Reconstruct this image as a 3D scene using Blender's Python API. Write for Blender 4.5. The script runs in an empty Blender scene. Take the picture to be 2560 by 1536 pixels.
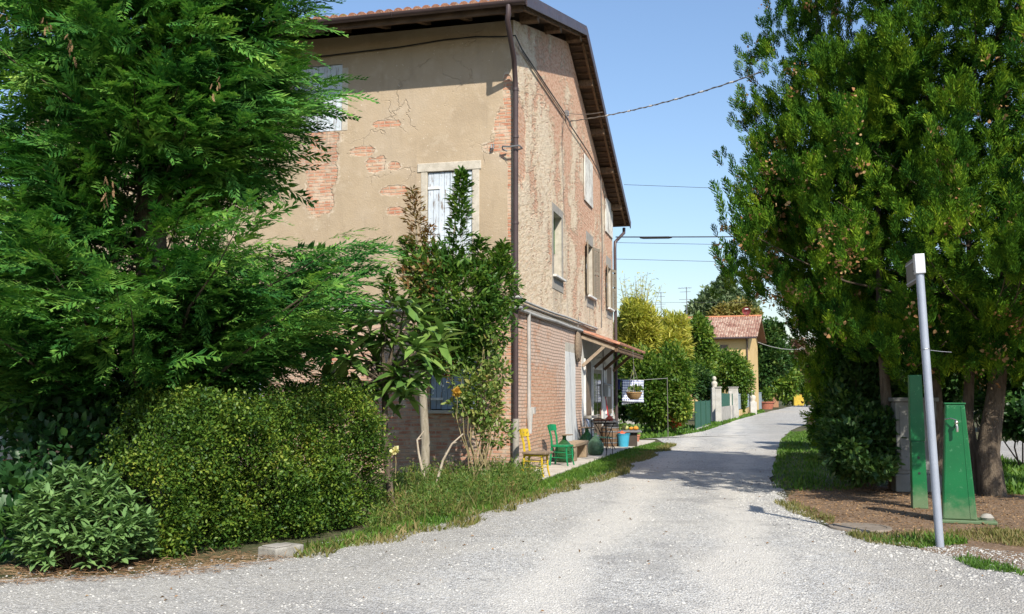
import bpy, math, random
import numpy as np
from mathutils import Vector, Matrix
RN = random.Random(11)
NP = np.random.default_rng(11)
rad = math.radians
SC = bpy.context.scene
COL = SC.collection
# ------------------------------------------------------------------ camera geometry
FPX, PITCH, EYE = 2434.0, rad(5.21), 1.6
CP, SP = math.cos(PITCH), math.sin(PITCH)
def ray(px, py):
    u = (px - 1280) / FPX; v = (768 - py) / FPX
    return u, CP - v * SP, SP + v * CP
def gp(px, py, z=0.0):
    x, y, dz = ray(px, py); t = (z - EYE) / dz
    return Vector((x * t, y * t, z))
def at(px, py, Y):
    x, y, dz = ray(px, py); t = Y / y
    return Vector((x * t, Y, EYE + dz * t))
# the farmhouse's own frame: +x out of the gable, +y along the gable away from the road corner
HROT = -rad(14.2)
HC = Vector((0.03, 19.8, 0.0))
NG = Vector((math.cos(HROT), math.sin(HROT), 0)); SD = Vector((-math.sin(HROT), math.cos(HROT), 0))
def h2w(x, y, z=0.0): return HC + NG * x + SD * y + Vector((0, 0, z))
def w2h(p): d = Vector(p) - HC; return d.dot(NG), d.dot(SD), p[2]
def _plane(px, py, n, off):
    d = Vector(ray(px, py)); o = Vector((0, 0, EYE))
    t = (off + n.dot(HC) - n.dot(o)) / n.dot(d)
    return o + d * t
def gab(px, py, o=0.0):
    q = w2h(_plane(px, py, NG, o)); return q[1], q[2]
def fac(px, py, o=0.0):
    q = w2h(_plane(px, py, SD, -o)); return q[0], q[2]
# ------------------------------------------------------------------ objects
def link(o, parent=None):
    COL.objects.link(o)
    if parent is not None: o.parent = parent
    return o
def tag(o, label=None, cat=None, group=None, kind=None):
    if label: o['label'] = label
    if cat: o['category'] = cat
    if group: o['group'] = group
    if kind: o['kind'] = kind
    return o
def empty(name, loc, label, cat, rz=0.0, group=None):
    o = bpy.data.objects.new(name, None); COL.objects.link(o)
    o.empty_display_size = .1
    o.location = loc; o.rotation_euler = (0, 0, rz)
    return tag(o, label, cat, group)
def copy_tree(o, parent=None):
    c = o.copy(); COL.objects.link(c)
    if parent is not None: c.parent = parent
    for ch in list(o.children): copy_tree(ch, c)
    return c
class MB:
    def __init__(s): s.v = []; s.f = []; s.m = []
    def add(s, vs, fs, mi=0):
        b = len(s.v); s.v += [tuple(p) for p in vs]
        for f in fs: s.f.append(tuple(i + b for i in f)); s.m.append(mi)
        return s
    def box(s, x0, x1, y0, y1, z0, z1, mi=0, M=None):
        vs = [Vector((x, y, z)) for z in (z0, z1) for x, y in ((x0, y0), (x1, y0), (x1, y1), (x0, y1))]
        if M is not None: vs = [M @ p for p in vs]
        return s.add(vs, [(3, 2, 1, 0), (4, 5, 6, 7), (0, 1, 5, 4), (1, 2, 6, 5), (2, 3, 7, 6), (3, 0, 4, 7)], mi)
    def beam(s, a, b, w, h, mi=0, up=(0, 0, 1)):
        a = Vector(a); b = Vector(b); d = b - a; L = d.length; d.normalize()
        x = d.cross(Vector(up))
        if x.length < 1e-4: x = d.cross(Vector((1, 0, 0)))
        x.normalize(); z = x.cross(d)
        M = Matrix((x, d, z)).transposed().to_4x4(); M.translation = a
        return s.box(-w / 2, w / 2, 0, L, -h / 2, h / 2, mi, M)
    def tube(s, pts, r, seg=8, mi=0, cap=True):
        pts = [Vector(p) for p in pts]; n = len(pts)
        rs = list(r) if hasattr(r, '__len__') else [r] * n
        b = len(s.v); prev = None
        for i, p in enumerate(pts):
            d = (pts[min(i + 1, n - 1)] - pts[max(i - 1, 0)]).normalized()
            if prev is None:
                x = d.cross(Vector((0, 0, 1)))
                if x.length < 1e-3: x = Vector((1, 0, 0))
            else: x = prev - d * prev.dot(d)
            x.normalize(); prev = x; y = d.cross(x)
            for k in range(seg):
                a = 2 * math.pi * k / seg
                s.v.append(tuple(p + (x * math.cos(a) + y * math.sin(a)) * rs[i]))
        for i in range(n - 1):
            for k in range(seg):
                k2 = (k + 1) % seg
                s.f.append((b + i * seg + k, b + i * seg + k2, b + (i + 1) * seg + k2, b + (i + 1) * seg + k)); s.m.append(mi)
        if cap:
            s.f.append(tuple(b + k for k in range(seg))[::-1]); s.m.append(mi)
            s.f.append(tuple(b + (n - 1) * seg + k for k in range(seg))); s.m.append(mi)
        return s
    def lathe(s, prof, seg=16, mi=0, c=(0, 0, 0), ax=None):
        b = len(s.v)
        for r, z in prof:
            for k in range(seg):
                a = 2 * math.pi * k / seg
                p = Vector((r * math.cos(a), r * math.sin(a), z))
                if ax is not None: p = ax @ p
                s.v.append(tuple(p + Vector(c)))
        for i in range(len(prof) - 1):
            for k in range(seg):
                k2 = (k + 1) % seg
                s.f.append((b + i * seg + k, b + i * seg + k2, b + (i + 1) * seg + k2, b + (i + 1) * seg + k)); s.m.append(mi)
        return s
    def prism(s, poly, ext, mi=0):
        n = len(poly); e = Vector(ext); P = [Vector(p) for p in poly]
        return s.add(P + [p + e for p in P], [tuple(range(n))[::-1], tuple(range(n, 2 * n))] + [(i, (i + 1) % n, n + (i + 1) % n, n + i) for i in range(n)], mi)
    def build(s, name, mats, parent=None, smooth=False, bevel=0.0, label=None):
        me = bpy.data.meshes.new(name); me.from_pydata(s.v, [], s.f)
        mats = mats if isinstance(mats, (list, tuple)) else [mats]
        for m in mats: me.materials.append(m)
        me.polygons.foreach_set('material_index', s.m)
        if smooth: me.polygons.foreach_set('use_smooth', [True] * len(s.f))
        me.update()
        o = link(bpy.data.objects.new(name, me), parent)
        if bevel:
            b = o.modifiers.new('bevel', 'BEVEL'); b.width = bevel; b.segments = 2; b.limit_method = 'ANGLE'; b.angle_limit = rad(40)
        if smooth:
            try: me.set_sharp_from_angle(angle=rad(45))
            except Exception: pass
        if label: o['label'] = label
        return o
def mesh_np(name, V, Fc, mats, parent=None, world=True, mi=None, smooth=False):
    """V (n,3), Fc (m,k) arrays -> ONE mesh object; V in world space unless world=False"""
    V = np.asarray(V, dtype=np.float32).reshape(-1, 3).copy(); Fc = np.asarray(Fc, dtype=np.int32)
    if parent is not None and world: V -= np.array(parent.location, dtype=np.float32)
    me = bpy.data.meshes.new(name); k = Fc.shape[1]
    me.vertices.add(len(V)); me.vertices.foreach_set('co', V.ravel())
    me.loops.add(Fc.size); me.loops.foreach_set('vertex_index', Fc.ravel())
    me.polygons.add(len(Fc)); me.polygons.foreach_set('loop_start', np.arange(0, Fc.size, k, dtype=np.int32))
    for m in (mats if isinstance(mats, (list, tuple)) else [mats]): me.materials.append(m)
    if mi is not None: me.polygons.foreach_set('material_index', np.asarray(mi, dtype=np.int32))
    if smooth: me.polygons.foreach_set('use_smooth', np.ones(len(Fc), dtype=bool))
    me.update(calc_edges=True)
    return link(bpy.data.objects.new(name, me), parent)
# ------------------------------------------------------------------ leaf scattering (numpy)
def unit(a): return a / np.maximum(np.linalg.norm(a, axis=-1, keepdims=True), 1e-9)
def frames(d, up=None, roll=0.0):
    """columns x,y,z with y along d; z near `up` (rolled at random by +-roll)"""
    d = unit(np.asarray(d, float)); n = len(d)
    if up is None: up = NP.normal(size=(n, 3))
    up = np.broadcast_to(np.asarray(up, float), (n, 3)) + NP.normal(size=(n, 3)) * .02
    x = unit(np.cross(d, up)); z = np.cross(x, d)
    if roll:
        a = NP.uniform(-roll, roll, n)[:, None]; x, z = x * np.cos(a) + z * np.sin(a), z * np.cos(a) - x * np.sin(a)
    return np.stack([x, d, z], axis=2)
def spread(T, pos, fr, sc):
    """template T=(verts,faces) copied to every position"""
    tv, tf = T; n = len(pos); sc = np.broadcast_to(np.asarray(sc, float), (n,))
    V = np.einsum('nij,kj->nki', fr, tv) * sc[:, None, None] + np.asarray(pos)[:, None, :]
    Fc = tf[None] + (np.arange(n) * len(tv))[:, None, None]
    return V.reshape(-1, 3), Fc.reshape(-1, tf.shape[1])
def join(parts):
    V = []; F_ = []; b = 0
    for v, f in parts:
        V.append(v); F_.append(f + b); b += len(v)
    return np.concatenate(V), np.concatenate(F_)
def T_leaf(w=.45, fold=.12, bend=.12):
    v = [(0, 0, 0), (w * .42, .3, fold * .5 - 0), (0, .36, 0), (-w * .42, .3, fold * .5), (w * .38, .68, fold * .4 - bend * .5), (0, .7, -bend * .5), (-w * .38, .68, fold * .4 - bend * .5), (0, 1, -bend)]
    f = [(0, 1, 2, 3), (2, 1, 4, 5), (3, 2, 5, 6), (5, 4, 7, 6)]
    return np.array(v, float), np.array(f)
def T_quad(w=.6, fold=.15):
    return np.array([(0, 0, 0), (w / 2, .5, fold), (0, 1, -.05), (-w / 2, .5, fold)], float), np.array([(0, 1, 2, 3)])
def T_blade(w=.05, bend=.3):
    return np.array([(-w, 0, 0), (w, 0, 0), (w * .8, .55, bend * .25), (-w * .8, .55, bend * .25), (w * .15, 1, bend), (-w * .15, 1, bend)], float), np.array([(0, 1, 2, 3), (3, 2, 4, 5)])
def T_spray(seed, pairs=11, side=.34, ang=38, w=.02, droop=.22, twigs=2, lift=.0):
    """flat feathery conifer spray, 1 long"""
    r = random.Random(seed); v = []; f = []
    def blade(a, b, w0, w1):
        a = Vector(a); b = Vector(b); d = b - a; n = Vector((-d.y, d.x, 0)); n = n.normalized() if n.length > 1e-6 else Vector((1, 0, 0))
        i = len(v); m = a.lerp(b, .5)
        for p in (a, m + n * w0, b, m - n * w0): v.append(tuple(p))
        f.append((i, i + 1, i + 2, i + 3))
    ax = lambda y: Vector((.03 * math.sin(y * 5 + seed), y, -droop * y * y + lift * y))
    for k in range(5): blade(ax(k / 5), ax((k + 1) / 5 + .03), .012, .01)
    for k in range(pairs):
        y = .1 + .86 * k / (pairs - 1)
        L = side * (math.sin(min(1, (y + .12) * 1.25) * math.pi * .5)) * (1.12 - y * .78)
        for sg in (-1, 1):
            a = rad(ang + r.uniform(-9, 9)); l = L * r.uniform(.75, 1.15); o = ax(y + r.uniform(-.02, .02))
            d = Vector((sg * math.sin(a), math.cos(a), r.uniform(-.3, .1)))
            t = o + d * l; t.z -= .25 * l * l / side; blade(o, t, w * 1.25, w)
            for q in range(twigs):
                e = o.lerp(t, .3 + .36 * q + r.uniform(-.05, .05)); a2 = a + r.choice((-1, 1)) * rad(r.uniform(24, 40)); l2 = l * r.uniform(.32, .5)
                blade(e, e + Vector((sg * math.sin(a2), math.cos(a2), r.uniform(-.35, .15))) * l2, w, w)
    return np.array(v, float), np.array(f)
def in_poly(P, poly):
    x, y = P[:, 0], P[:, 1]; inside = np.zeros(len(P), bool); n = len(poly)
    for i in range(n):
        x1, y1 = poly[i][:2]; x2, y2 = poly[(i + 1) % n][:2]
        c = ((y1 > y) != (y2 > y)) & (x < (x2 - x1) * (y - y1) / ((y2 - y1) if y2 != y1 else 1e-9) + x1)
        inside ^= c
    return inside
def poly_points(poly, n):
    a = np.array([p[:2] for p in poly]); lo = a.min(0); hi = a.max(0); out = []; k = 0; tot = 0
    while tot < n and k < 60:
        P = NP.uniform(lo, hi, (max(n, 200), 2)); P = P[in_poly(P, poly)]; out.append(P); tot += len(P); k += 1
    return np.concatenate(out)[:n]
# ------------------------------------------------------------------ materials
def nd(nt, typ, ins=None, **props):
    n = nt.nodes.new(typ)
    for k, v in props.items(): setattr(n, k, v)
    for k, v in (ins or {}).items():
        s = n.inputs[k]
        if isinstance(v, bpy.types.NodeSocket): nt.links.new(v, s)
        elif isinstance(v, (tuple, list)) and len(v) == 3 and s.type == 'RGBA': s.default_value = (*v, 1)
        else: s.default_value = v
    return n
def new_mat(name):
    m = bpy.data.materials.new(name); m.use_nodes = True; nt = m.node_tree; nt.nodes.clear()
    return m, nt, nt.nodes.new('ShaderNodeOutputMaterial')
def ramp(nt, fac, stops, interp='LINEAR'):
    r = nt.nodes.new('ShaderNodeValToRGB'); r.color_ramp.interpolation = interp; e = r.color_ramp.elements
    while len(e) < len(stops): e.new(.5)
    for el, (p, c) in zip(e, stops): el.position = p; el.color = (*c, 1) if len(c) == 3 else c
    nt.links.new(fac, r.inputs[0]); return r.outputs[0]
def noise(nt, vec, scale, detail=4, rough=.55, dist=0.0):
    n = nd(nt, 'ShaderNodeTexNoise', {'Scale': scale, 'Detail': detail, 'Roughness': rough, 'Distortion': dist})
    if vec is not None: nt.links.new(vec, n.inputs['Vector'])
    return n.outputs['Fac']
def mix(nt, fac, a, b, blend='MIX'):
    n = nd(nt, 'ShaderNodeMix', data_type='RGBA', blend_type=blend, clamp_factor=True)
    for s, v in (('Factor', fac), ('A', a), ('B', b)):
        i = [q for q in n.inputs if q.name == s and (s == 'Factor' and q.type == 'VALUE' or s != 'Factor' and q.type == 'RGBA')][0]
        if isinstance(v, bpy.types.NodeSocket): nt.links.new(v, i)
        elif s == 'Factor': i.default_value = v
        else: i.default_value = (*v, 1)
    return [q for q in n.outputs if q.type == 'RGBA'][0]
def math_(nt, op, a, b=0.0, c=None, clamp=False):
    n = nt.nodes.new('ShaderNodeMath'); n.operation = op; n.use_clamp = clamp
    for i, v in enumerate((a, b) if c is None else (a, b, c)):
        if isinstance(v, bpy.types.NodeSocket): nt.links.new(v, n.inputs[i])
        else: n.inputs[i].default_value = v
    return n.outputs[0]
def sstep(nt, v, lo, hi):
    n = nd(nt, 'ShaderNodeMapRange', interpolation_type='SMOOTHSTEP', clamp=True)
    for k, q in (('Value', v), ('From Min', lo), ('From Max', hi)):
        if isinstance(q, bpy.types.NodeSocket): nt.links.new(q, n.inputs[k])
        else: n.inputs[k].default_value = q
    return n.outputs[0]
def finish(nt, out, color, rough=.75, height=None, bump=.3, dist=.02, metal=0.0, spec=.3, **kw):
    b = nt.nodes.new('ShaderNodeBsdfPrincipled')
    for k, v in {'Base Color': color, 'Roughness': rough, 'Metallic': metal, 'Specular IOR Level': spec, **kw}.items():
        s = b.inputs[k]
        if isinstance(v, bpy.types.NodeSocket): nt.links.new(v, s)
        else: s.default_value = (*v, 1) if s.type == 'RGBA' and len(v) == 3 else v
    if height is not None:
        bp = nd(nt, 'ShaderNodeBump', {'Strength': bump, 'Distance': dist, 'Height': height}); nt.links.new(bp.outputs[0], b.inputs['Normal'])
    nt.links.new(b.outputs[0], out.inputs[0]); return b
def coords(nt): return nt.nodes.new('ShaderNodeTexCoord').outputs['Object']
def mapping(nt, vec, scale=(1, 1, 1), loc=(0, 0, 0)):
    m = nd(nt, 'ShaderNodeMapping', {'Scale': scale, 'Location': loc}); nt.links.new(vec, m.inputs['Vector']); return m.outputs[0]
_mc = {}
def plain(name, c1, c2=None, scale=8, rough=.6, bump=.15, dist=.01, metal=0.0, spec=.3, stretch=(1, 1, 1), wear=None, wear_amt=.62):
    if name in _mc: return _mc[name]
    m, nt, out = new_mat(name); v = mapping(nt, coords(nt), stretch)
    n1 = noise(nt, v, scale, 5, .6); n2 = noise(nt, v, scale * 6, 4)
    c2 = c2 or tuple(x * .72 for x in c1)
    col = mix(nt, sstep(nt, n1, .3, .7), c1, c2)
    if wear: col = mix(nt, sstep(nt, n2, wear_amt, wear_amt + .06), col, wear)
    finish(nt, out, col, math_(nt, 'MULTIPLY_ADD', n2, .25, rough - .12), n2, bump, dist, metal, spec)
    _mc[name] = m; return m
def leafmat(name, stops, trans=.35, rough=.5, nscale=1.2, dark=.55, tint=None, spec=.35, isl=.55):
    """stops colour each leaf by a random number; a large soft noise varies growth, and at low isl paints lit and shaded clumps"""
    if name in _mc: return _mc[name]
    m, nt, out = new_mat(name)
    g = nt.nodes.new('ShaderNodeNewGeometry'); v = coords(nt)
    n1 = noise(nt, v, nscale, 3)
    f = math_(nt, 'ADD', math_(nt, 'MULTIPLY', g.outputs['Random Per Island'], isl), math_(nt, 'MULTIPLY_ADD', n1, 1.1 + (.55 - isl) * 2.6, -.32 - (.55 - isl) * .8), clamp=True)
    col = ramp(nt, f, stops)
    if tint: col = mix(nt, sstep(nt, noise(nt, v, nscale * .45, 2), tint[1], tint[1] + .16), col, mix(nt, .8, col, tint[0]))
    p = nd(nt, 'ShaderNodeBsdfPrincipled', {'Base Color': col, 'Roughness': rough, 'Specular IOR Level': spec})
    t = nd(nt, 'ShaderNodeBsdfTranslucent', {'Color': mix(nt, .5, col, mix(nt, 1.0, col, (1.5, 1.6, .7), 'MULTIPLY'))})
    mx = nd(nt, 'ShaderNodeMixShader', {0: trans, 1: p.outputs[0], 2: t.outputs[0]})
    nt.links.new(mx.outputs[0], out.inputs[0]); _mc[name] = m; return m
# ================================================================== FARMHOUSE
def wall_mat(name, gable):
    m, nt, out = new_mat(name); o = coords(nt)
    sp = nd(nt, 'ShaderNodeSeparateXYZ', {0: o}); x, y, z = sp.outputs
    u = math_(nt, 'ADD', x, y)
    warp = noise(nt, o, 1.1, 3)
    zz = math_(nt, 'MULTIPLY_ADD', warp, .05, z)
    cv = nd(nt, 'ShaderNodeCombineXYZ', {0: math_(nt, 'MULTIPLY_ADD', noise(nt, o, 2.3, 2), .06, u), 1: zz}).outputs[0]
    br = nd(nt, 'ShaderNodeTexBrick', {'Vector': cv, 'Scale': 1.0, 'Mortar Size': .011, 'Mortar Smooth': .35, 'Bias': -.1, 'Brick Width': .27, 'Row Height': .076,
                                     'Color1': (.5, .22, .135), 'Color2': (.36, .15, .09), 'Mortar': (.45, .38, .29)})
    n_fine = noise(nt, o, 26, 5, .65); n_mid = noise(nt, o, 3.2, 5, .6); n_big = noise(nt, o, .55, 4, .55)
    # brick with weathering: each brick a little different, sandy film over some
    bcol = mix(nt, sstep(nt, noise(nt, nd(nt, 'ShaderNodeMapping', {'Vector': cv, 'Scale': (3.7, 13.1, 1)}).outputs[0], 1.0, 1), .38, .66), br.outputs['Color'], (.5, .33, .22))
    bcol = mix(nt, math_(nt, 'MULTIPLY', sstep(nt, n_fine, .48, .72), .5), bcol, (.56, .44, .34))
    mortar = br.outputs['Fac']
    bcol = mix(nt, mortar, bcol, (.44, .36, .27))
    # plaster
    pl = ramp(nt, n_big, [(.28, (.33, .258, .178)), (.5, (.41, .322, .222)), (.72, (.42, .342, .255))])
    pl = mix(nt, math_(nt, 'MULTIPLY', sstep(nt, n_mid, .5, .72), .45), pl, (.49, .4, .3))
    pl = mix(nt, math_(nt, 'MULTIPLY', sstep(nt, noise(nt, mapping(nt, o, (2.2, 2.2, .5)), 1.5, 5), .55, .75), .35), pl, (.26, .2, .13))
    pl = mix(nt, math_(nt, 'MULTIPLY', sstep(nt, noise(nt, mapping(nt, o, (1, 1, .3), (4, 0, 2)), .8, 6, .7), .48, .68), .5), pl, (.36, .28, .19))
    pl = mix(nt, math_(nt, 'MULTIPLY', sstep(nt, noise(nt, mapping(nt, o, (1, 1, 1), (9, 0, 5)), .9, 6, .75), .56, .64), .4), pl, (.5, .42, .32))
    pl = mix(nt, sstep(nt, noise(nt, o, 14, 3), .67, .7), pl, (.56, .48, .38))     # knocked flakes
    hp = math_(nt, 'ADD', math_(nt, 'MULTIPLY', n_mid, .6), math_(nt, 'MULTIPLY', n_fine, .35))
    hb = math_(nt, 'ADD', math_(nt, 'MULTIPLY', math_(nt, 'SUBTRACT', 1.0, mortar), .9), math_(nt, 'MULTIPLY', n_fine, .35))
    rag = math_(nt, 'ADD', math_(nt, 'MULTIPLY_ADD', n_mid, 1.5, -.75), math_(nt, 'MULTIPLY_ADD', noise(nt, cv, 9, 2), .6, -.3))
    def patch(cx, cz, rx, rz):
        dx = math_(nt, 'ABSOLUTE', math_(nt, 'DIVIDE', math_(nt, 'SUBTRACT', u, cx), rx)); dz = math_(nt, 'ABSOLUTE', math_(nt, 'DIVIDE', math_(nt, 'SUBTRACT', z, cz), rz))
        d = math_(nt, 'POWER', math_(nt, 'ADD', math_(nt, 'POWER', dx, 3.0), math_(nt, 'POWER', dz, 3.0)), .333)
        return math_(nt, 'SUBTRACT', 1.0, math_(nt, 'ADD', d, math_(nt, 'MULTIPLY', rag, .75)))
    if not gable:
        vc = nd(nt, 'ShaderNodeTexVoronoi', {'Vector': nd(nt, 'ShaderNodeVectorMath', {0: o, 1: nd(nt, 'ShaderNodeTexNoise', {'Vector': o, 'Scale': 1.7, 'Detail': 5}).outputs['Color']}, operation='ADD').outputs[0], 'Scale': .8}, feature='DISTANCE_TO_EDGE').outputs['Distance']
        crk = math_(nt, 'MULTIPLY', math_(nt, 'SUBTRACT', 1.0, sstep(nt, vc, .0, .012)), sstep(nt, n_big, .48, .6)); pl = mix(nt, math_(nt, 'MULTIPLY', crk, .2), pl, (.2, .15, .1))
        hp = math_(nt, 'SUBTRACT', hp, math_(nt, 'MULTIPLY', crk, .5))
        stn = math_(nt, 'MULTIPLY', sstep(nt, noise(nt, mapping(nt, o, (3, 3, .18), (1, 1, 4)), 1.0, 4, .6), .52, .7), sstep(nt, noise(nt, o, .7, 3), .42, .6)); pl = mix(nt, math_(nt, 'MULTIPLY', stn, .4), pl, (.25, .2, .15))
        mk = None
        P = [(*fac(806, 345), .45, .16), (*fac(805, 410), .36, .68), (*fac(770, 400), .3, .16), (*fac(800, 490), .32, .42), (*fac(905, 378), .3, .1), (*fac(940, 412), .22, .17), (*fac(985, 416), .15, .09),
             (*fac(968, 310), .3, .09), (*fac(985, 477), .3, .1), (*fac(990, 528), .2, .09), (*fac(1262, 330), .2, .5), (*fac(1246, 368), .3, .12), (*fac(1270, 230), .1, .4), (*fac(1274, 560), .04, 2.4)]
        for p in P:
            q = patch(*p); mk = q if mk is None else math_(nt, 'MAXIMUM', mk, q)
        flake = sstep(nt, math_(nt, 'ABSOLUTE', math_(nt, 'ADD', mk, .12)), .16, .02)
        pl = mix(nt, math_(nt, 'MULTIPLY', math_(nt, 'MULTIPLY', flake, sstep(nt, noise(nt, o, 5, 4, .7), .45, .62)), .6), pl, (.62, .53, .42))
        mk = sstep(nt, math_(nt, 'MULTIPLY_ADD', noise(nt, o, 22, 4, .7), .3, math_(nt, 'SUBTRACT', mk, .15)), -.05, .07)
        bcol = mix(nt, math_(nt, 'MULTIPLY', sstep(nt, noise(nt, o, 4.0, 3), .5, .62), .6), bcol, (.56, .47, .36))
    else:
        grad = math_(nt, 'ADD', math_(nt, 'MULTIPLY', z, .045), math_(nt, 'MULTIPLY', math_(nt, 'MINIMUM', y, 5.0), .05))
        sv = nd(nt, 'ShaderNodeCombineXYZ', {0: math_(nt, 'MULTIPLY', u, 1.0), 1: math_(nt, 'MULTIPLY_ADD', u, -.22, z)}).outputs[0]
        nn = noise(nt, mapping(nt, sv, (.8, .55, 1)), 1.0, 6, .62, .4); n2 = noise(nt, mapping(nt, sv, (3.2, 8.5, 1)), 1.0, 4, .7, .5); n4 = noise(nt, mapping(nt, sv, (5.5, 14, 1), (7, 3, 0)), 1.0, 3, .7, .3)
        mk = math_(nt, 'ADD', math_(nt, 'ADD', math_(nt, 'MULTIPLY', nn, 1.7), math_(nt, 'MULTIPLY', n2, .95)), grad)
        mk = math_(nt, 'MAXIMUM', math_(nt, 'SUBTRACT', mk, 1.86), -.4)
        for (px, py, ry, rz) in ((1440, 170, .5, .8), (1520, 600, .8, .5), (1480, 545, .5, .45), (1300, 350, .5, .9)):
            mk = math_(nt, 'MAXIMUM', mk, math_(nt, 'MULTIPLY', patch(*gab(px, py), ry, rz), .6))
        mk = sstep(nt, mk, -.08, .1)
        # thin worn render: sandy, pink and grey blotches the size of the stones behind it
        pl = ramp(nt, n2, [(.3, (.4, .29, .19)), (.43, (.62, .49, .34)), (.56, (.72, .61, .46)), (.7, (.64, .48, .35))])
        pl = mix(nt, math_(nt, 'MULTIPLY', sstep(nt, n4, .55, .63), .6), pl, (.56, .33, .22))
        pl = mix(nt, math_(nt, 'MULTIPLY', sstep(nt, n_big, .42, .62), .3), pl, (.62, .53, .41))
        bcol = mix(nt, math_(nt, 'MULTIPLY', sstep(nt, n4, .42, .56), .55), bcol, (.74, .58, .44))
        bcol = mix(nt, .3, bcol, (.66, .33, .2))
        hp = math_(nt, 'ADD', hp, math_(nt, 'MULTIPLY', math_(nt, 'ADD', n2, n4), .9))
    col = mix(nt, mk, pl, bcol)
    # ground floor: bare brick, thin pale lime wash left on most of it
    wash = sstep(nt, math_(nt, 'ADD', n_big, math_(nt, 'MULTIPLY_ADD', n_mid, .8, -.4)), .3, .52) if gable else sstep(nt, math_(nt, 'ADD', n_big, math_(nt, 'MULTIPLY_ADD', z, .1, -.22)), .42, .6)
    if gable: wash = math_(nt, 'MULTIPLY', wash, math_(nt, 'SUBTRACT', 1.0, sstep(nt, patch(2.9, 1.35, 1.9, 1.0), -.15, .2)))
    low = mix(nt, math_(nt, 'MULTIPLY', wash, .8), bcol, mix(nt, n_mid, (.62, .45, .36), (.68, .54, .44)) if gable else mix(nt, n_mid, (.5, .35, .26), (.56, .43, .34)))
    low = mix(nt, math_(nt, 'MULTIPLY', mortar, .75 if gable else .55), low, (.24, .18, .14) if gable else (.4, .33, .26))  # gable joints darkened: shadow lines in the mortar are put into the colour
    if gable: low = mix(nt, math_(nt, 'MULTIPLY', sstep(nt, math_(nt, 'ADD', patch(2.7, 1.5, 1.7, .85), math_(nt, 'MULTIPLY', noise(nt, cv, 6, 2), .5)), .2, .5), .75), low, bcol)
    damp = math_(nt, 'MULTIPLY', math_(nt, 'SUBTRACT', 1.0, sstep(nt, math_(nt, 'MULTIPLY_ADD', n_mid, .8, z), .2, 1.4)), .5)
    low = mix(nt, damp, low, (.3, .24, .19))
    for (ua, ub, zt_) in ([(fac(733, 250)[0], fac(855, 250)[0], fac(853, 327)[1]), (fac(1068, 500)[0], fac(1180, 500)[0], fac(1120, 640)[1])] if not gable else [(gab(1383, 600)[0], gab(1404, 600)[0], gab(1383, 690)[1]), (gab(1461, 660)[0], gab(1487, 660)[0], gab(1463, 740)[1]), (gab(1512, 700)[0], gab(1533, 700)[0], gab(1517, 772)[1])]):
        run = math_(nt, 'MULTIPLY', math_(nt, 'MULTIPLY', sstep(nt, u, ua - .15, ua + .1), math_(nt, 'SUBTRACT', 1.0, sstep(nt, u, ub - .1, ub + .15))), math_(nt, 'MULTIPLY', sstep(nt, z, zt_ - 1.5, zt_ - .1), math_(nt, 'SUBTRACT', 1.0, sstep(nt, z, zt_ - .02, zt_ + .02))))
        col = mix(nt, math_(nt, 'MULTIPLY', math_(nt, 'MULTIPLY', run, sstep(nt, noise(nt, mapping(nt, o, (7, 7, .35)), 1.0, 4, .6), .4, .62)), .5), col, (.2, .165, .13))
    isl = sstep(nt, z, 3.44, 3.47)
    col = mix(nt, isl, low, col)
    h = mix(nt, math_(nt, 'MULTIPLY', isl, math_(nt, 'SUBTRACT', 1.0, mk)), hb, math_(nt, 'ADD', hp, 1.1))
    finish(nt, out, col, .9, h, .75, .03, spec=.15)
    return m
M_FAC = wall_mat('facade_plaster', False); M_GAB = wall_mat('gable_brick_plaster', True)
M_WOOD = plain('old_rafter_wood', (.2, .125, .07), (.1, .06, .035), 3, .85, .4, .02, stretch=(6, 1, 6), wear=(.3, .22, .14))
M_BOARD = plain('roof_underside_boards', (.13, .085, .055), (.075, .048, .032), 3, .85, .3, .02, stretch=(1, 8, 1))
M_GUT = plain('brown_painted_metal', (.075, .05, .05), (.055, .036, .036), 2, .45, .03, spec=.5)
M_TILE = plain('terracotta_roof_tile', (.42, .19, .11), (.26, .12, .08), 5, .85, .3, .01, wear=(.45, .38, .28), wear_amt=.58)
M_STONE = plain('pale_cement', (.55, .5, .42), (.42, .38, .31), 6, .85, .35, .01, wear=(.33, .28, .22))
M_GREYC = plain('grey_cement', (.36, .33, .29), (.27, .25, .22), 6, .85, .3, .01)
M_WHITE = plain('old_white_paint', (.72, .72, .7), (.58, .57, .53), 4, .75, .3, .01, wear=(.42, .38, .33), wear_amt=.64, stretch=(3, 3, .6))
M_SILL = plain('white_sill_stone', (.74, .72, .68), (.6, .58, .55), 6, .6, .15, .005)
M_CONDUIT = plain('grey_plastic_conduit', (.44, .43, .41), (.34, .33, .31), 3, .5, .05)
M_TAUPE = plain('taupe_shutter_paint', (.27, .225, .165), (.2, .165, .12), 5, .6, .15, stretch=(6, 6, 1))
M_BROWNSH = plain('brown_shutter_paint', (.19, .14, .1), (.13, .095, .065), 5, .6, .15, stretch=(6, 6, 1))
M_CABLE = plain('black_cable', (.03, .03, .032), (.02, .02, .02), 5, .5, 0)
M_CABLEG = plain('weathered_grey_cable', (.24, .22, .2), (.14, .13, .12), 5, .6, .1)
M_GREENBL = plain('green_roller_blind', (.07, .2, .06), (.05, .15, .045), 4, .6, .3, .02, stretch=(1, 1, 12))
M_DARKGL = plain('dark_window_glass', (.02, .024, .026), (.015, .018, .02), 2, .1, 0, spec=.6)
M_IRON = plain('galvanised_iron', (.34, .35, .36), (.25, .26, .27), 8, .4, .05, metal=.7)
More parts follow.
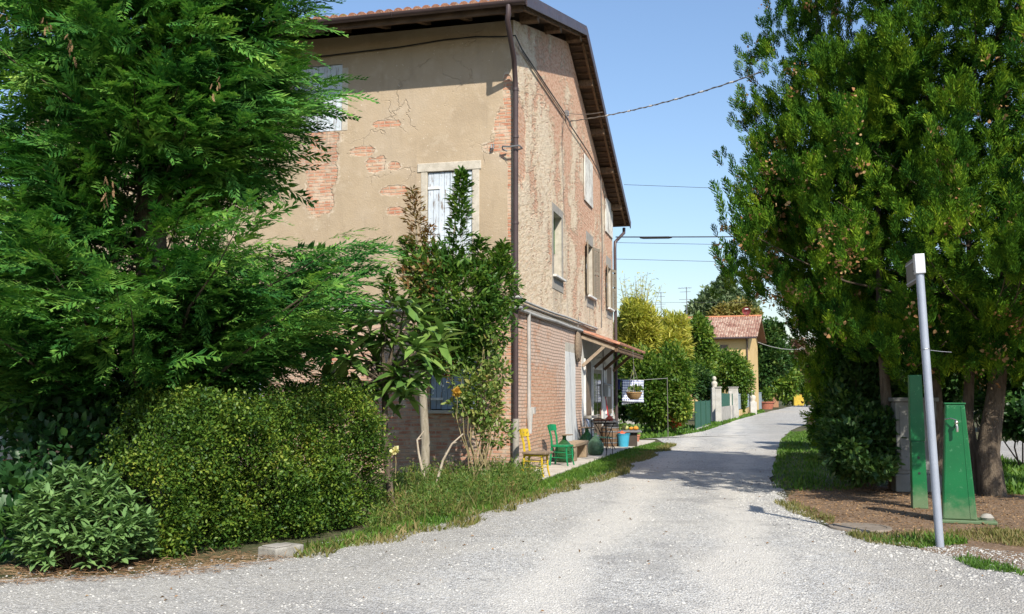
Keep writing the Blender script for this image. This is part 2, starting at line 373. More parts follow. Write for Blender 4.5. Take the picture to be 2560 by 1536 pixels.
def peel(name, base, under):
    m, nt, out = new_mat(name); o = coords(nt); v = mapping(nt, o, (9, 9, 1.1))
    n1 = noise(nt, v, 2.2, 6, .68); n2 = noise(nt, o, 2.2, 4); n3 = noise(nt, mapping(nt, o, (30, 30, 2)), 2, 4)
    col = mix(nt, sstep(nt, n2, .35, .65), base, tuple(c * .8 for c in base))
    col = mix(nt, sstep(nt, math_(nt, 'ADD', n1, math_(nt, 'MULTIPLY_ADD', n2, .35, -.17)), .555, .62), col, mix(nt, n3, under, tuple(c * .5 for c in under)))
    finish(nt, out, col, .7, math_(nt, 'ADD', n3, n1), .4, .008, spec=.25); return m
M_PEEL = peel('peeling_white_paint', (.6, .66, .72), (.33, .29, .26))
M_PEELW = peel('peeling_cream_paint', (.7, .68, .62), (.36, .28, .22))
M_PEELB = peel('peeling_blue_paint', (.34, .42, .5), (.3, .27, .24))

house = empty('farmhouse', HC, 'tall old farmhouse with flaking beige plaster, bare brick ground floor and white shutters', 'house', HROT)
OE, OV, WX = 1.05, .5, -12.0
zg = fac(1289, 18, OE)[1]                       # gutter underside
yP, zP = gab(1465, 78, OV); yR, zR = gab(1575, 563, OV)
ZE = zg + .16; YE = -OE + .1
YW = 14.1                                        # gable wall length
def roof_z(y): return ZE + (zP - ZE) * (y - YE) / (yP - YE) if y < yP else zP + (zR - zP) * (y - yP) / (yR - yP)
ZT = roof_z(0) - .26
def grid_wall(mb, plane, u0, u1, z0, z1, holes, depth, mi=0):
    us = sorted({u0, u1, *[h[0] for h in holes], *[h[1] for h in holes]}); zs = sorted({z0, z1, *[h[2] for h in holes], *[h[3] for h in holes]})
    pt = (lambda u, o, z: (u, -o, z)) if plane == 'f' else (lambda u, o, z: (o, u, z))
    for a, b in zip(us, us[1:]):
        for c, d in zip(zs, zs[1:]):
            if any(h[0] <= a + 1e-6 and b <= h[1] + 1e-6 and h[2] <= c + 1e-6 and d <= h[3] + 1e-6 for h in holes): continue
            mb.add([pt(a, 0, c), pt(b, 0, c), pt(b, 0, d), pt(a, 0, d)], [(0, 1, 2, 3)], mi)
    for a, b, c, d in holes:
        q = [pt(a, 0, c), pt(b, 0, c), pt(b, 0, d), pt(a, 0, d), pt(a, -depth, c), pt(b, -depth, c), pt(b, -depth, d), pt(a, -depth, d)]
        mb.add(q, [(0, 4, 5, 1), (1, 5, 6, 2), (2, 6, 7, 3), (3, 7, 4, 0)], 1)
def pbox(mb, plane, u0, u1, o0, o1, z0, z1, mi=0):
    if plane == 'f': return mb.box(u0, u1, -o1, -o0, z0, z1, mi)
    return mb.box(o0, o1, u0, u1, z0, z1, mi)
# --- openings from the photograph
W1 = (*sorted((gab(1383, 600)[0], gab(1404, 600)[0])), gab(1383, 686)[1], gab(1383, 528)[1])
y2a, y2b = gab(1461, 660)[0], gab(1487, 660)[0]; z2a, z2b = gab(1463, 735)[1], gab(1466, 606)[1]
y3a, y3b = gab(1512, 700)[0], gab(1533, 700)[0]; z3a, z3b = gab(1517, 769)[1], gab(1513, 662)[1]
W2, W3 = (y2a + .42, y2b - .45, z2a, z2b), (y3a + .42, y3b - .6, z3a, z3b)
G = MB(); ZL = min(ZT, roof_z(YW) - .3) - .05
grid_wall(G, 'g', 0, YW, 0, ZL, [W1, W2, W3], .22)
top = [(0, 0, ZL), (0, YW, ZL), (0, YW, roof_z(YW) - .26), (0, yP, zP - .26), (0, 0, ZT)]
G.add(top, [(0, 1, 2, 3, 4)])
G.add([(0, YW, 0), (WX, YW, 0), (WX, YW, roof_z(YW) - .26), (0, YW, roof_z(YW) - .26), (WX, 0, 0), (WX, 0, ZT), (WX, yP, zP - .26)], [(0, 1, 2, 3), (1, 4, 5, 6, 2)])
G.build('gable_wall', [M_GAB, M_STONE], house, label='gable wall where plaster has worn off the brick')
f1 = fac(1124, 500); FW2 = (fac(1068, 500)[0], fac(1180, 500)[0], fac(1120, 640)[1], fac(1120, 428)[1])
FW1 = (fac(733, 250)[0], fac(855, 250)[0], fac(853, 327)[1], fac(853, 160)[1])
FW3 = (fac(1075, 950)[0], fac(1192, 950)[0], fac(1130, 1026)[1], fac(1130, 880)[1])
FW0 = (fac(560, 500)[0], fac(650, 500)[0], FW2[2], FW2[3])
FW4 = (fac(560, 950)[0], fac(660, 950)[0], FW3[2], FW3[3])
FD = (fac(282, 1050)[0], fac(352, 1050)[0], .0, 2.15)
Fm = MB(); grid_wall(Fm, 'f', WX, 0, 0, ZT, [FW1, FW2, FW3, FW4, FD], .12)
Fm.build('front_wall', [M_FAC, M_STONE], house, label='sunlit front wall of beige plaster')
# --- closed plank shutters
def plank_shutter(win, plane, u0, u1, z0, z1, o, mat, n=4, battens=True):
    b = MB(); w = (u1 - u0) / n
    for i in range(n): pbox(b, plane, u0 + i * w + .004, u0 + (i + 1) * w - .004, o, o + .03 + RN.uniform(-.003, .003), z0 + RN.uniform(0, .015), z1 - RN.uniform(0, .01))
    s = b.build('shutter', mat, win, bevel=.003)
    for z in (z1 - .18 * (z1 - z0), z0 + .2 * (z1 - z0)) if battens else ():
        h = MB(); pbox(h, plane, u0, u0 + .55 * (u1 - u0), o + .034, o + .049, z - .04, z + .01); h.build('strap_hinge', M_WHITE, s)
    return s
def fwindow(w, mat, lintel=False, sill=True, frame=True):
    u0, u1, z0, z1 = w; um = (u0 + u1) / 2
    b = MB(); pbox(b, 'f', u0, u1, -.115, -.1, z0, z1); win = b.build('window', M_DARKGL, house)
    plank_shutter(win, 'f', u0 + .01, um - .004, z0 + .01, z1 - .01, -.06, mat); plank_shutter(win, 'f', um + .004, u1 - .01, z0 + .01, z1 - .01, -.06, mat, battens=False)
    if lintel:
        b = MB(); pbox(b, 'f', u0 - .22, u1 + .2, -.01, .022, z1 + .003, z1 + .19); b.build('lintel', M_STONE, win, bevel=.012)
        b = MB(); pbox(b, 'f', u1 + .003, u1 + .16, -.01, .012, z0, z1); b.build('plaster_surround', M_STONE, win, bevel=.01); b = MB(); pbox(b, 'f', u0 - .14, u0 - .003, -.01, .011, z0 + .4, z1); b.build('plaster_surround', M_STONE, win, bevel=.01)
    if frame:
        b = MB(); pbox(b, 'f', u1 + .003, u1 + .14, -.01, .008, z0, z1 - .1); b.build('plaster_surround', M_STONE, win, bevel=.006)
    if sill:
        b = MB(); pbox(b, 'f', u0 - .1, u1 + .1, -.05, .09, z0 - .07, z0); b.build('sill', M_STONE, win, bevel=.01)
    return win
fwindow(FW1, M_PEEL, sill=False); fwindow(FW2, M_PEEL, lintel=True, frame=False); fwindow(FW3, M_PEELB, frame=False); fwindow(FW4, M_PEELB, frame=False)
M_TURQ = plain('turquoise_painted_wood', (.1, .42, .27), (.07, .32, .2), 4, .5, .15)
b = MB(); pbox(b, 'f', FD[0] + .02, FD[1] - .02, -.1, -.06, .02, FD[3] - .02); dr = b.build('door', M_TURQ, house, bevel=.006, label='turquoise green wooden door')
b = MB()
for k in range(3): pbox(b, 'f', FD[0] + .12, FD[1] - .12, -.06, -.045, .15 + k * .64, .66 + k * .64)
b.build('door_panel', M_TURQ, dr, bevel=.008)
# --- gable windows
u0, u1, z0, z1 = W1
b = MB()
pbox(b, 'g', u0 - .16, u0, -.01, .012, z0 - .35, z1 + .2); pbox(b, 'g', u1, u1 + .16, -.01, .012, z0 - .35, z1 + .2); pbox(b, 'g', u0, u1, -.01, .012, z1, z1 + .2); pbox(b, 'g', u0, u1, -.01, .012, z0 - .35, z0 - .065)
w1 = b.build('window', M_GREYC, house, bevel=.004, label='narrow window with grey cement surround and green roller blind')
b = MB(); pbox(b, 'g', u0 - .1, u1 + .1, -.2, .1, z0 - .06, z0 - .004); b.build('sill', M_SILL, w1, bevel=.006)
b = MB(); pbox(b, 'g', u0, u1, -.215, -.2, z0, z0 + .45 * (z1 - z0)); b.build('pane', M_DARKGL, w1)
b = MB()
for k in range(14):
    za = z0 + .42 * (z1 - z0) + k * .041 * (z1 - z0); pbox(b, 'g', u0 + .01, u1 - .01, -.2, -.178, za, za + .036 * (z1 - z0))
b.build('roller_blind', M_GREENBL, w1)
for (u0, u1, z0, z1) in (W2, W3):
    b = MB(); pbox(b, 'g', u0 - .12, u1 + .12, -.01, .01, z1, z1 + .34)
    w = b.build('window', M_GREYC, house, bevel=.004, label='window with taupe shutters standing ajar')
    b = MB(); pbox(b, 'g', u0 - .1, u1 + .1, -.01, .01, z0 - .34, z0 - .063); b.build('cement_apron', M_GREYC, w, bevel=.004)
    b = MB(); pbox(b, 'g', u0 - .12, u1 + .12, -.2, .12, z0 - .06, z0 - .003); b.build('sill', M_SILL, w, bevel=.006)
    b = MB(); pbox(b, 'g', u0, u1, -.215, -.2, z0, z1); b.build('pane', M_DARKGL, w)
    for hinge, sg, ang in ((u0, 1, 170), (u1, -1, 166)):
        lw = (u1 - u0) / 2 - .01
        M = Matrix.Translation((.045, hinge, 0)) @ Matrix.Rotation(-sg * rad(ang), 4, 'Z')
        b = MB()
        for (ya, yb) in ((0, .07), (lw - .07, lw)): b.box(0, .035, min(sg * ya, sg * yb), max(sg * ya, sg * yb), z0, z1, 0, M)
        for (za, zb) in ((z0, z0 + .09), (z1 - .09, z1), ((z0 + z1) / 2 - .05, (z0 + z1) / 2 + .05)): b.box(.002, .033, min(sg * .07, sg * (lw - .07)), max(sg * .07, sg * (lw - .07)), za, zb, 0, M)
        n = int((z1 - z0 - .2) / .05)
        for k in range(n):
            za = z0 + .1 + k * .05
            if abs(za + .02 - (z0 + z1) / 2) < .075: continue
            b.box(.008, .027, min(sg * .07, sg * (lw - .07)), max(sg * .07, sg * (lw - .07)), za, za + .038, 0, M)
        sh = b.build('shutter', M_TAUPE, w)
        b = MB(); b.box(.035, .06, sg * (lw - .03) - .012, sg * (lw - .03) + .012, (z0 + z1) / 2 - .07, (z0 + z1) / 2 + .07, 0, M); b.build('catch', M_IRON, sh)
for (pxa, pxb, pya, pyb, pxz) in ((1459, 1479, 385, 500, 1459), (1511, 1528, 492, 578, 1511)):
    u0, u1 = gab(pxa, 450)[0], gab(pxb, 450)[0]; z1, z0 = gab(pxz, pya)[1], gab(pxz, pyb)[1]
    b = MB(); pbox(b, 'g', u0, u1, .003, .012, z0, z1); w = b.build('window', M_DARKGL, house, label='attic window closed by peeling white shutters')
    um = (u0 + u1) / 2
    plank_shutter(w, 'g', u0, um - .003, z0, z1, .013, M_PEELW, 3, False); plank_shutter(w, 'g', um + .003, u1, z0, z1, .013, M_PEELW, 3, False)
# --- roof
L0 = Vector((0, YE, ZE)); PK = Vector((0, yP, zP)); RE = Vector((0, yR, zR))
b = MB(); X0, X1 = WX - .6, OV
sec = [(YE, ZE), (yP, zP), (yR, zR), (yR, zR - .05), (yP, zP - .06), (YE, ZE - .05)]
b.prism([(X0, y, z) for y, z in sec], (X1 - X0, 0, 0))
roof = b.build('roof', M_BOARD, house)
def tile_field(parent, x0, x1, ya, za, yb, zb, r=.095, step=.2, seg=6, name='tile_covering', mat=None, drop=.02):
    mb = MB(); n = int((x1 - x0) / step); L = Vector((0, yb - ya, zb - za)); ln = L.length; rows = max(1, int(ln / .36)); d = L / ln; up = Vector((1, 0, 0)).cross(d)
    if up.z < 0: up = -up
    for i in range(n + 1):
        x = x0 + i * (x1 - x0) / n
        for j in range(rows if rows < 30 else 30):
            a = Vector((x + RN.uniform(-.008, .008), ya, za)) + d * (j * ln / rows) + up * (.025 + RN.uniform(0, .008)); c = a + d * (ln / rows + .05) - up * .018
            vs = []
            for q, rr in ((a, r), (c, r * .82)):
                for k in range(seg + 1):
                    t = math.pi * k / seg; vs.append(q + Vector((math.cos(t) * rr, 0, 0)) + up * (math.sin(t) * rr * .75))
            o = seg + 1
            fs = [(k, k + 1, o + k + 1, o + k) for k in range(seg)]
            mb.add(vs, fs)
            if j == 0: mb.add(vs[:o], [tuple(range(o))[::-1]])
    mb.box(x0, x1, 0, 0, 0, 0) if False else None
    s = [(ya, za), (yb, zb)]
    mb.add([(x0, ya, za + .012), (x1, ya, za + .012), (x1, yb, zb + .012), (x0, yb, zb + .012)], [(0, 1, 2, 3)])
    return mb.build(name, mat or M_TILE, parent, smooth=True)
tile_field(roof, X0 + .1, X1 - .06, YE - .06, ZE - .015, yP, zP)
b = MB()
for (A, B) in ((L0, PK), (PK, RE)):
    d = (B - A).normalized(); up = Vector((1, 0, 0)).cross(d); up = -up if up.z < 0 else up
    e0 = A - d * (.06 if A is L0 else 0); e1 = B + d * (.05 if B is RE else 0)
    for dx0, dx1, h0, h1 in ((.0, .03, -.12, .13), (-.16, .0, .09, .13)):
        P = [e0 + up * h0, e1 + up * h0, e1 + up * h1, e0 + up * h1]
        b.prism([(OV + dx0, p.y, p.z) for p in P], (dx1 - dx0, 0, 0))
b.build('verge_flashing', M_GUT, roof, bevel=.008)
b = MB()                                           # half-round gutter
prof = [(YE - .09 + .085 * math.cos(t), ZE - .03 + .085 * math.sin(t)) for t in [math.pi + math.pi * k / 8 for k in range(9)]]
prof += [(YE - .09 + .075 * math.cos(t), ZE - .03 + .075 * math.sin(t)) for t in [2 * math.pi - math.pi * k / 8 for k in range(9)]]
b.prism([(X0, y, z) for y, z in prof], (X1 - X0 + .02, 0, 0))
g = b.build('gutter', M_GUT, house, smooth=True)
for i in range(7):
    b = MB(); x = X1 - .9 - i * 1.9; b.tube([(x, YE - .09 + .09 * math.cos(t), ZE - .03 + .09 * math.sin(t)) for t in [math.pi + math.pi * k / 8 for k in range(9)]], .011, 5); b.build('gutter_joint', M_GUT, g)
slope = (zP - ZE) / (yP - YE); k = 0
x = -.05
while x > WX - .3:
    b = MB(); b.beam((x, YE + .12, roof_z(YE + .12) - .125), (x, .02, roof_z(.02) - .125), .13, .13)
    b.build('rafter_tail', M_WOOD, house, bevel=.01); x -= .92
b = MB(); b.prism([(WX - .5, YE + .04, ZE - .06), (WX - .5, YE + .1, ZE - .06), (WX - .5, YE + .1, ZE - .2), (WX - .5, YE + .04, ZE - .2)], (X1 - WX + .4, 0, 0)); b.build('fascia_board', M_BOARD, house)
for (px, py) in ((1330, 62), (1388, 85), (1440, 108), (1470, 233), (1499, 353), (1522, 445), (1544, 535)):
    y = gab(px, py, .25)[0]; zc = roof_z(y) - .175
    b = MB(); w = .2 if px not in (1440,) else .24
    b.beam((-.02, y, zc), (OV - .07 - RN.uniform(0, .06), y, zc), w, .2, 0); b.build('purlin', M_WOOD, house, bevel=.02)
b = MB()
for A, B in ((L0, PK), (PK, RE)):
    d = B - A; up = Vector((0, 0, -1)); n = int(d.length / .3)
    b.beam(Vector((OV - .14, 0, -.11)) + A + d * .03, Vector((OV - .14, 0, -.11)) + B - d * .02, .07, .09)
b.build('verge_batten', M_WOOD, house, bevel=.006)
b = MB(); d = RE - PK
for k in range(34):
    p = PK + d * ((k + .5) / 34); b.box(.01, OV - .02, p.y - .035, p.y + .035, p.z - .095, p.z - .062)
b.build('roof_lath', M_WOOD, roof)
# --- downpipes
def pipe(pts, r, mat, name='downpipe', par=None, seg=12):
    b = MB(); b.tube(pts, r, seg); return b.build(name, mat, par or house, smooth=True)
zt = ZE - .1
dp = pipe([(.16, YE - .09, zt), (.16, YE - .09, zt - .16), (.13, YE - .06, zt - .3), (.1, -.35, zt - .85), (.07, -.13, zt - 1.2), (.07, -.09, zt - 1.45), (.07, -.09, 1.12)], .055, M_GUT)
pipe([(.07, -.09, 1.14), (.07, -.09, 0)], .068, M_GREYC, 'pipe_foot', dp)
for z in (3.05, 6.9, 5.1, 7.9): b = MB(); b.lathe([(.055, z), (.066, z), (.066, z + .05), (.055, z + .05)], 12, 0, (.07, -.09, 0)); b.build('pipe_collar', M_GUT, dp)
yq = YW - .05; dp2 = pipe([(.3, yR - .12, zR - .12), (.3, yR - .15, zR - .3), (.1, yq, zR - .75), (.09, yq, zR - 1.0), (.09, yq, .05)], .055, M_GUT)
# --- iron hooks and the cables along the wall
def fp(px, py, o=.05): x, z = fac(px, py, o); return (x, -o, z)
def gpt(px, py, o=.05): y, z = gab(px, py, o); return (o, y, z)
b = MB(); b.tube([fp(1226, 378, .03), fp(1233, 372, .06), fp(1235, 362, .06), fp(1229, 362, .06), fp(1228, 371, .06)], .016, 6); b.build('wall_hook', M_IRON, house)
b = MB(); b.tube([fp(1268, 378, .05), fp(1256, 374, .1), fp(1256, 366, .14), fp(1275, 367, .2), (.17, -.2, fac(1290, 371)[1]), (.19, -.02, fac(1290, 373)[1]), (.1, .05, fac(1290, 373)[1])], .018, 6); b.build('pipe_hook', M_IRON, house)
b = MB(); b.tube([fp(640, 165), fp(760, 147), fp(880, 132), fp(1000, 118), (fp(1110, 100)), fp(1190, 92), fp(1255, 92), (.09, -.2, gab(1290, 108)[1]), gpt(1305, 124), gpt(1411, 283), gpt(1425, 312), gpt(1470, 380), gpt(1502, 440)], .015, 6); b.build('wall_cable', M_CABLE, house)
b = MB(); b.tube([gpt(1305, 130, .04), gpt(1409, 288, .04)], .014, 6); b.build('wall_cable', M_CABLEG, house); b = MB(); b.tube([gpt(1502, 440, .03), gpt(1506, 620, .03), gpt(1504, 820, .03)], .016, 6); b.build('wall_cable', M_CABLEG, house)
b = MB(); b.box(0, .1, gab(1412, 285)[0] - .06, gab(1412, 285)[0] + .06, gab(1412, 290)[1], gab(1412, 278)[1]); b.tube([gpt(1412, 283, .05), gpt(1424, 304, .3)], .02, 6); b.tube([gpt(1424, 304, .3), gpt(1426, 316, .3)], .03, 6); b.build('cable_bracket', M_IRON, house)
zc = 3.5
def conduit(zf, zg_, o, r, yend, mat, nm='conduit'):
    b = MB(); pts = [(-11.5, -o, zf)]
    for i in range(10): pts.append((-11 + i * 1.2, -o, zf + RN.uniform(-.012, .012)))
    pts += [(-.06, -o - .06, zf), (.16, -.22, zf + .01), (.17, -.02, zf + .01), (o + .03, .12, zf)]
    n = 8
    for i in range(1, n + 1): pts.append((o, .12 + (yend - .12) * i / n, zf + (zg_ - zf) * i / n + RN.uniform(-.015, .015)))
    b.tube(pts, r, 8); b.build(nm, mat, house, smooth=True)
zA = gab(1296, 752)[1]; zB = gab(1488, 823)[1]; yB = gab(1488, 823)[0]
conduit(zA, zB, .06, .03, yB, M_CONDUIT); conduit(zA - .07, zB - .05, .055, .018, yB, M_CABLEG)
zA2 = gab(1304, 779)[1]; zB2 = gab(1452, 828)[1]; yB2 = gab(1452, 828)[0]
conduit(zA2, zB2, .05, .036, yB2, M_CONDUIT)
b = MB(); pbox(b, 'f', WX, -.004, -.01, .05, 3.40, 3.47); b.build('string_course', M_GREYC, house, bevel=.01)
b = MB(); pbox(b, 'g', -.05, gab(1455, 840)[0], -.01, .045, 3.36, 3.47); b.build('string_course', M_GREYC, house, bevel=.01)
yv = gab(1317, 900)[0]
b = MB(); b.tube([(.05, yv, zA2), (.05, yv, 1.2)], .04, 8); cv = b.build('conduit', M_CONDUIT, house, smooth=True)
b = MB(); b.tube([(.06, yv, 1.35), (.06, yv, 1.2), (.06, yv, 1.05), (.06, yv, .8)], [.06, .075, .06, .05], 10); b.box(.03, .16, yv + .02, yv + .15, 1.22, 1.36); b.build('pipe_valve', M_CONDUIT, cv, smooth=True)
# --- painted panels and the door zone under the canopy
pA, pB = gab(1413, 950)[0], gab(1438, 950)[0]
def ragged_panel(y0, y1, z0, z1, seed, o=.006, bulge=0):
    r = random.Random(seed); pts = [(0, y0, z0)]
    for i in range(1, 4): pts.append((0, y0 + (y1 - y0) * i / 4, z0 + r.uniform(-.0, .1)))
    pts += [(0, y1 + bulge, z0)]
    for i in range(1, 12): z = z0 + (z1 - z0) * i / 12; pts.append((0, y1 + (bulge * max(0, 1 - i / 5)) + r.uniform(-.05, .04), z))
    pts += [(0, y1, z1), (0, y0, z1)]
    for i in range(1, 12): pts.append((0, y0 + r.uniform(-.04, .03), z1 + (z0 - z1) * i / 12))
    b = MB(); b.prism([(o, p[1], p[2]) for p in pts], (-o - .004, 0, 0)); return b
ragged_panel(pA, pB, .0, gab(1413, 878)[1], 3, bulge=.9).build('white_patch', M_WHITE, house, label='tall white painted patch where a doorway was walled up')
b = MB(); pbox(b, 'g', pA, pB, -.003, .003, gab(1413, 878)[1] + .002, gab(1413, 855)[1]); b.build('plaster_patch', M_STONE, house)
yD0, yD1 = gab(1454, 950)[0], YW - .15
ragged_panel(yD0, yD1, .0, 3.3, 5).build('white_door_surround', M_WHITE, house)
def gwin(px0, px1, pyt, pyb, mat, name, floor=False):
    u0, u1 = gab(px0, 980)[0], gab(px1, 980)[0]; z1 = gab(px0, pyt)[1]; z0 = 0.02 if floor else gab(px0, pyb)[1]
    b = MB(); pbox(b, 'g', u0 - .07, u0, -.004, .05, z0, z1 + .07); pbox(b, 'g', u1, u1 + .07, -.004, .05, z0, z1 + .07); pbox(b, 'g', u0, u1, -.004, .05, z1, z1 + .07)
    w = b.build(name, M_SILL, house, bevel=.004); return w, u0, u1, z0, z1
w, u0, u1, z0, z1 = gwin(1461, 1475, 903, 1040, M_BROWNSH, 'window')
plank_shutter(w, 'g', u0, (u0 + u1) / 2, z0, z1, .012, M_BROWNSH, 3, False); plank_shutter(w, 'g', (u0 + u1) / 2, u1, z0, z1, .012, M_BROWNSH, 3, False)
b = MB(); pbox(b, 'g', u0 - .2, u1 + .15, .007, .2, z0 - .07, z0 - .003); b.build('sill', M_STONE, w, bevel=.006)
d, u0, u1, z0, z1 = gwin(1480, 1502, 923, 1080, M_TAUPE, 'door', True)
b = MB(); pbox(b, 'g', u0, u1, .007, .02, z0, z1); b.build('door_leaf', M_TAUPE, d)
um = (u0 + u1) / 2
for a, c in ((u0 + .1, um - .06), (um + .06, u1 - .1)):
    b = MB(); pbox(b, 'g', a, c, .021, .026, 1.0, z1 - .12); b.build('pane', M_DARKGL, d)
    b = MB(); pbox(b, 'g', a, c, .021, .034, .15, .85); b.build('door_panel', M_BROWNSH, d, bevel=.006)
b = MB(); b.tube([(.02, um + .04, 1.02), (.07, um + .04, 1.02), (.07, um + .15, 1.02)], .011, 6); b.build('handle', M_IRON, d)
w, u0, u1, z0, z1 = gwin(1514, 1526, 917, 1035, M_BROWNSH, 'window')
plank_shutter(w, 'g', u0, (u0 + u1) / 2, z0, z1, .012, M_BROWNSH, 3, False); plank_shutter(w, 'g', (u0 + u1) / 2, u1, z0, z1, .012, M_BROWNSH, 3, False)
# wall lamp and wires by the door
b = MB(); yl = gab(1492, 905)[0]; b.tube([(.02, yl, 2.75), (.13, yl, 2.78), (.2, yl, 2.7)], .012, 6); lm = b.build('wall_lamp', M_IRON, house)
b = MB(); b.lathe([(.02, 0), (.05, -.03), (.1, -.12), (.095, -.12), (.04, -.02)], 12, 0, (.2, yl, 2.7)); b.build('lamp_shade', M_SILL, lm, smooth=True)
b = MB(); yl2 = gab(1506, 930)[0]; b.tube([(.03, yl2, 3.1), (.03, yl2, 1.9), (.04, yl2 + .02, 1.6)], .015, 6); b.build('wall_cable', M_CABLEG, house)
# --- canopy over the door
CY0, CY1 = gab(1453, 850)[0], YW - .2
zi, zo, OC = gab(1455, 832)[1], 0, 1.05
zo = zi - .42
can = MB()
can.prism([(.0, CY0, zi), (OC, CY0, zo), (OC, CY0, zo - .045), (.0, CY0, zi - .045)], (0, CY1 - CY0, 0))
canopy = can.build('door_canopy', M_WOOD, house, label='tiled lean-to canopy over the side door')
mb = MB(); n = int((CY1 - CY0) / .2)
dd = Vector((OC + .08, 0, zo - zi)).normalized(); up = Vector((-dd.z, 0, dd.x))
for i in range(n + 1):
    y = CY0 + (CY1 - CY0) * i / n
    for j in range(3):
        a = Vector((.02, y, zi + .02)) + dd * (j * .36) - up * .0; c = a + dd * .42 + up * .012; vs = []
        for q, rr in ((a, .075), (c, .095)):
            for kk in range(7):
                t = math.pi * kk / 6; vs.append(q + Vector((0, math.cos(t) * rr, 0)) + up * math.sin(t) * rr * .8)
        mb.add(vs, [(kk + 1, kk, 7 + kk, 8 + kk) for kk in range(6)]); mb.add(vs[7:], [tuple(range(7))])
mb.build('tile_covering', plain('orange_canopy_tile', (.42, .19, .115), (.28, .13, .085), 5, .8, .3, .01, wear=(.5, .4, .3)), canopy, smooth=True)
b = MB(); b.prism([(.0, CY0 - .03, zi + .1), (OC + .02, CY0 - .03, zo + .1), (OC + .02, CY0 - .03, zo + .03), (.0, CY0 - .03, zi + .03)], (0, .03, 0)); b.build('edge_board', plain('orange_red_board', (.32, .14, .085), (.24, .1, .06), 4, .7), canopy)
b = MB()
b.beam((OC - .06, CY0, zo - .09), (OC - .06, CY1, zo - .09), .09, .1); b.build('front_beam', M_WOOD, canopy, bevel=.006)
M_PALEW = plain('pale_weathered_wood', (.38, .3, .22), (.26, .2, .14), 3, .8, .3, stretch=(6, 1, 6))
for i in range(4):
    y = CY0 + .06 + (CY1 - CY0 - .12) * i / 3
    b = MB(); b.beam((.0, y, zi - .11), (OC - .1, y, zo - .04), .1, .12); br = b.build('bracket', M_PALEW if i == 0 else M_WOOD, canopy, bevel=.008)
    b = MB(); b.beam((.02, y, zi - .95), (OC * .62, y, zo + .02), .08, .09); b.build('brace', M_PALEW if i == 0 else M_WOOD, br, bevel=.008)
# aerial on the roof ridge
xr = fac(1135, 5, -3.0)[0]
b = MB(); b.tube([(xr, yP, zP), (xr, yP, zP + 2.2)], .02, 6)
for z in (1.5, 1.75, 2.0): b.tube([(xr - .45, yP, zP + z), (xr + .45, yP, zP + z)], .008, 5)
b.tube([(xr, yP - .5, zP + 1.9), (xr, yP + .4, zP + 1.9)], .01, 5)
b.build('roof_aerial', M_IRON, house)
print('HOUSE', 'ZE', round(ZE, 2), 'peak', round(yP, 2), round(zP, 2), 'rear', round(yR, 2), round(zR, 2), 'W1', [round(q, 2) for q in W1], 'W2', [round(q, 2) for q in W2], 'W3', [round(q, 2) for q in W3], 'FW1', [round(q, 2) for q in FW1], 'FW2', [round(q, 2) for q in FW2], 'FW3', [round(q, 2) for q in FW3], 'FD', [round(q, 2) for q in FD], 'can', round(CY0, 2), round(zi, 2))
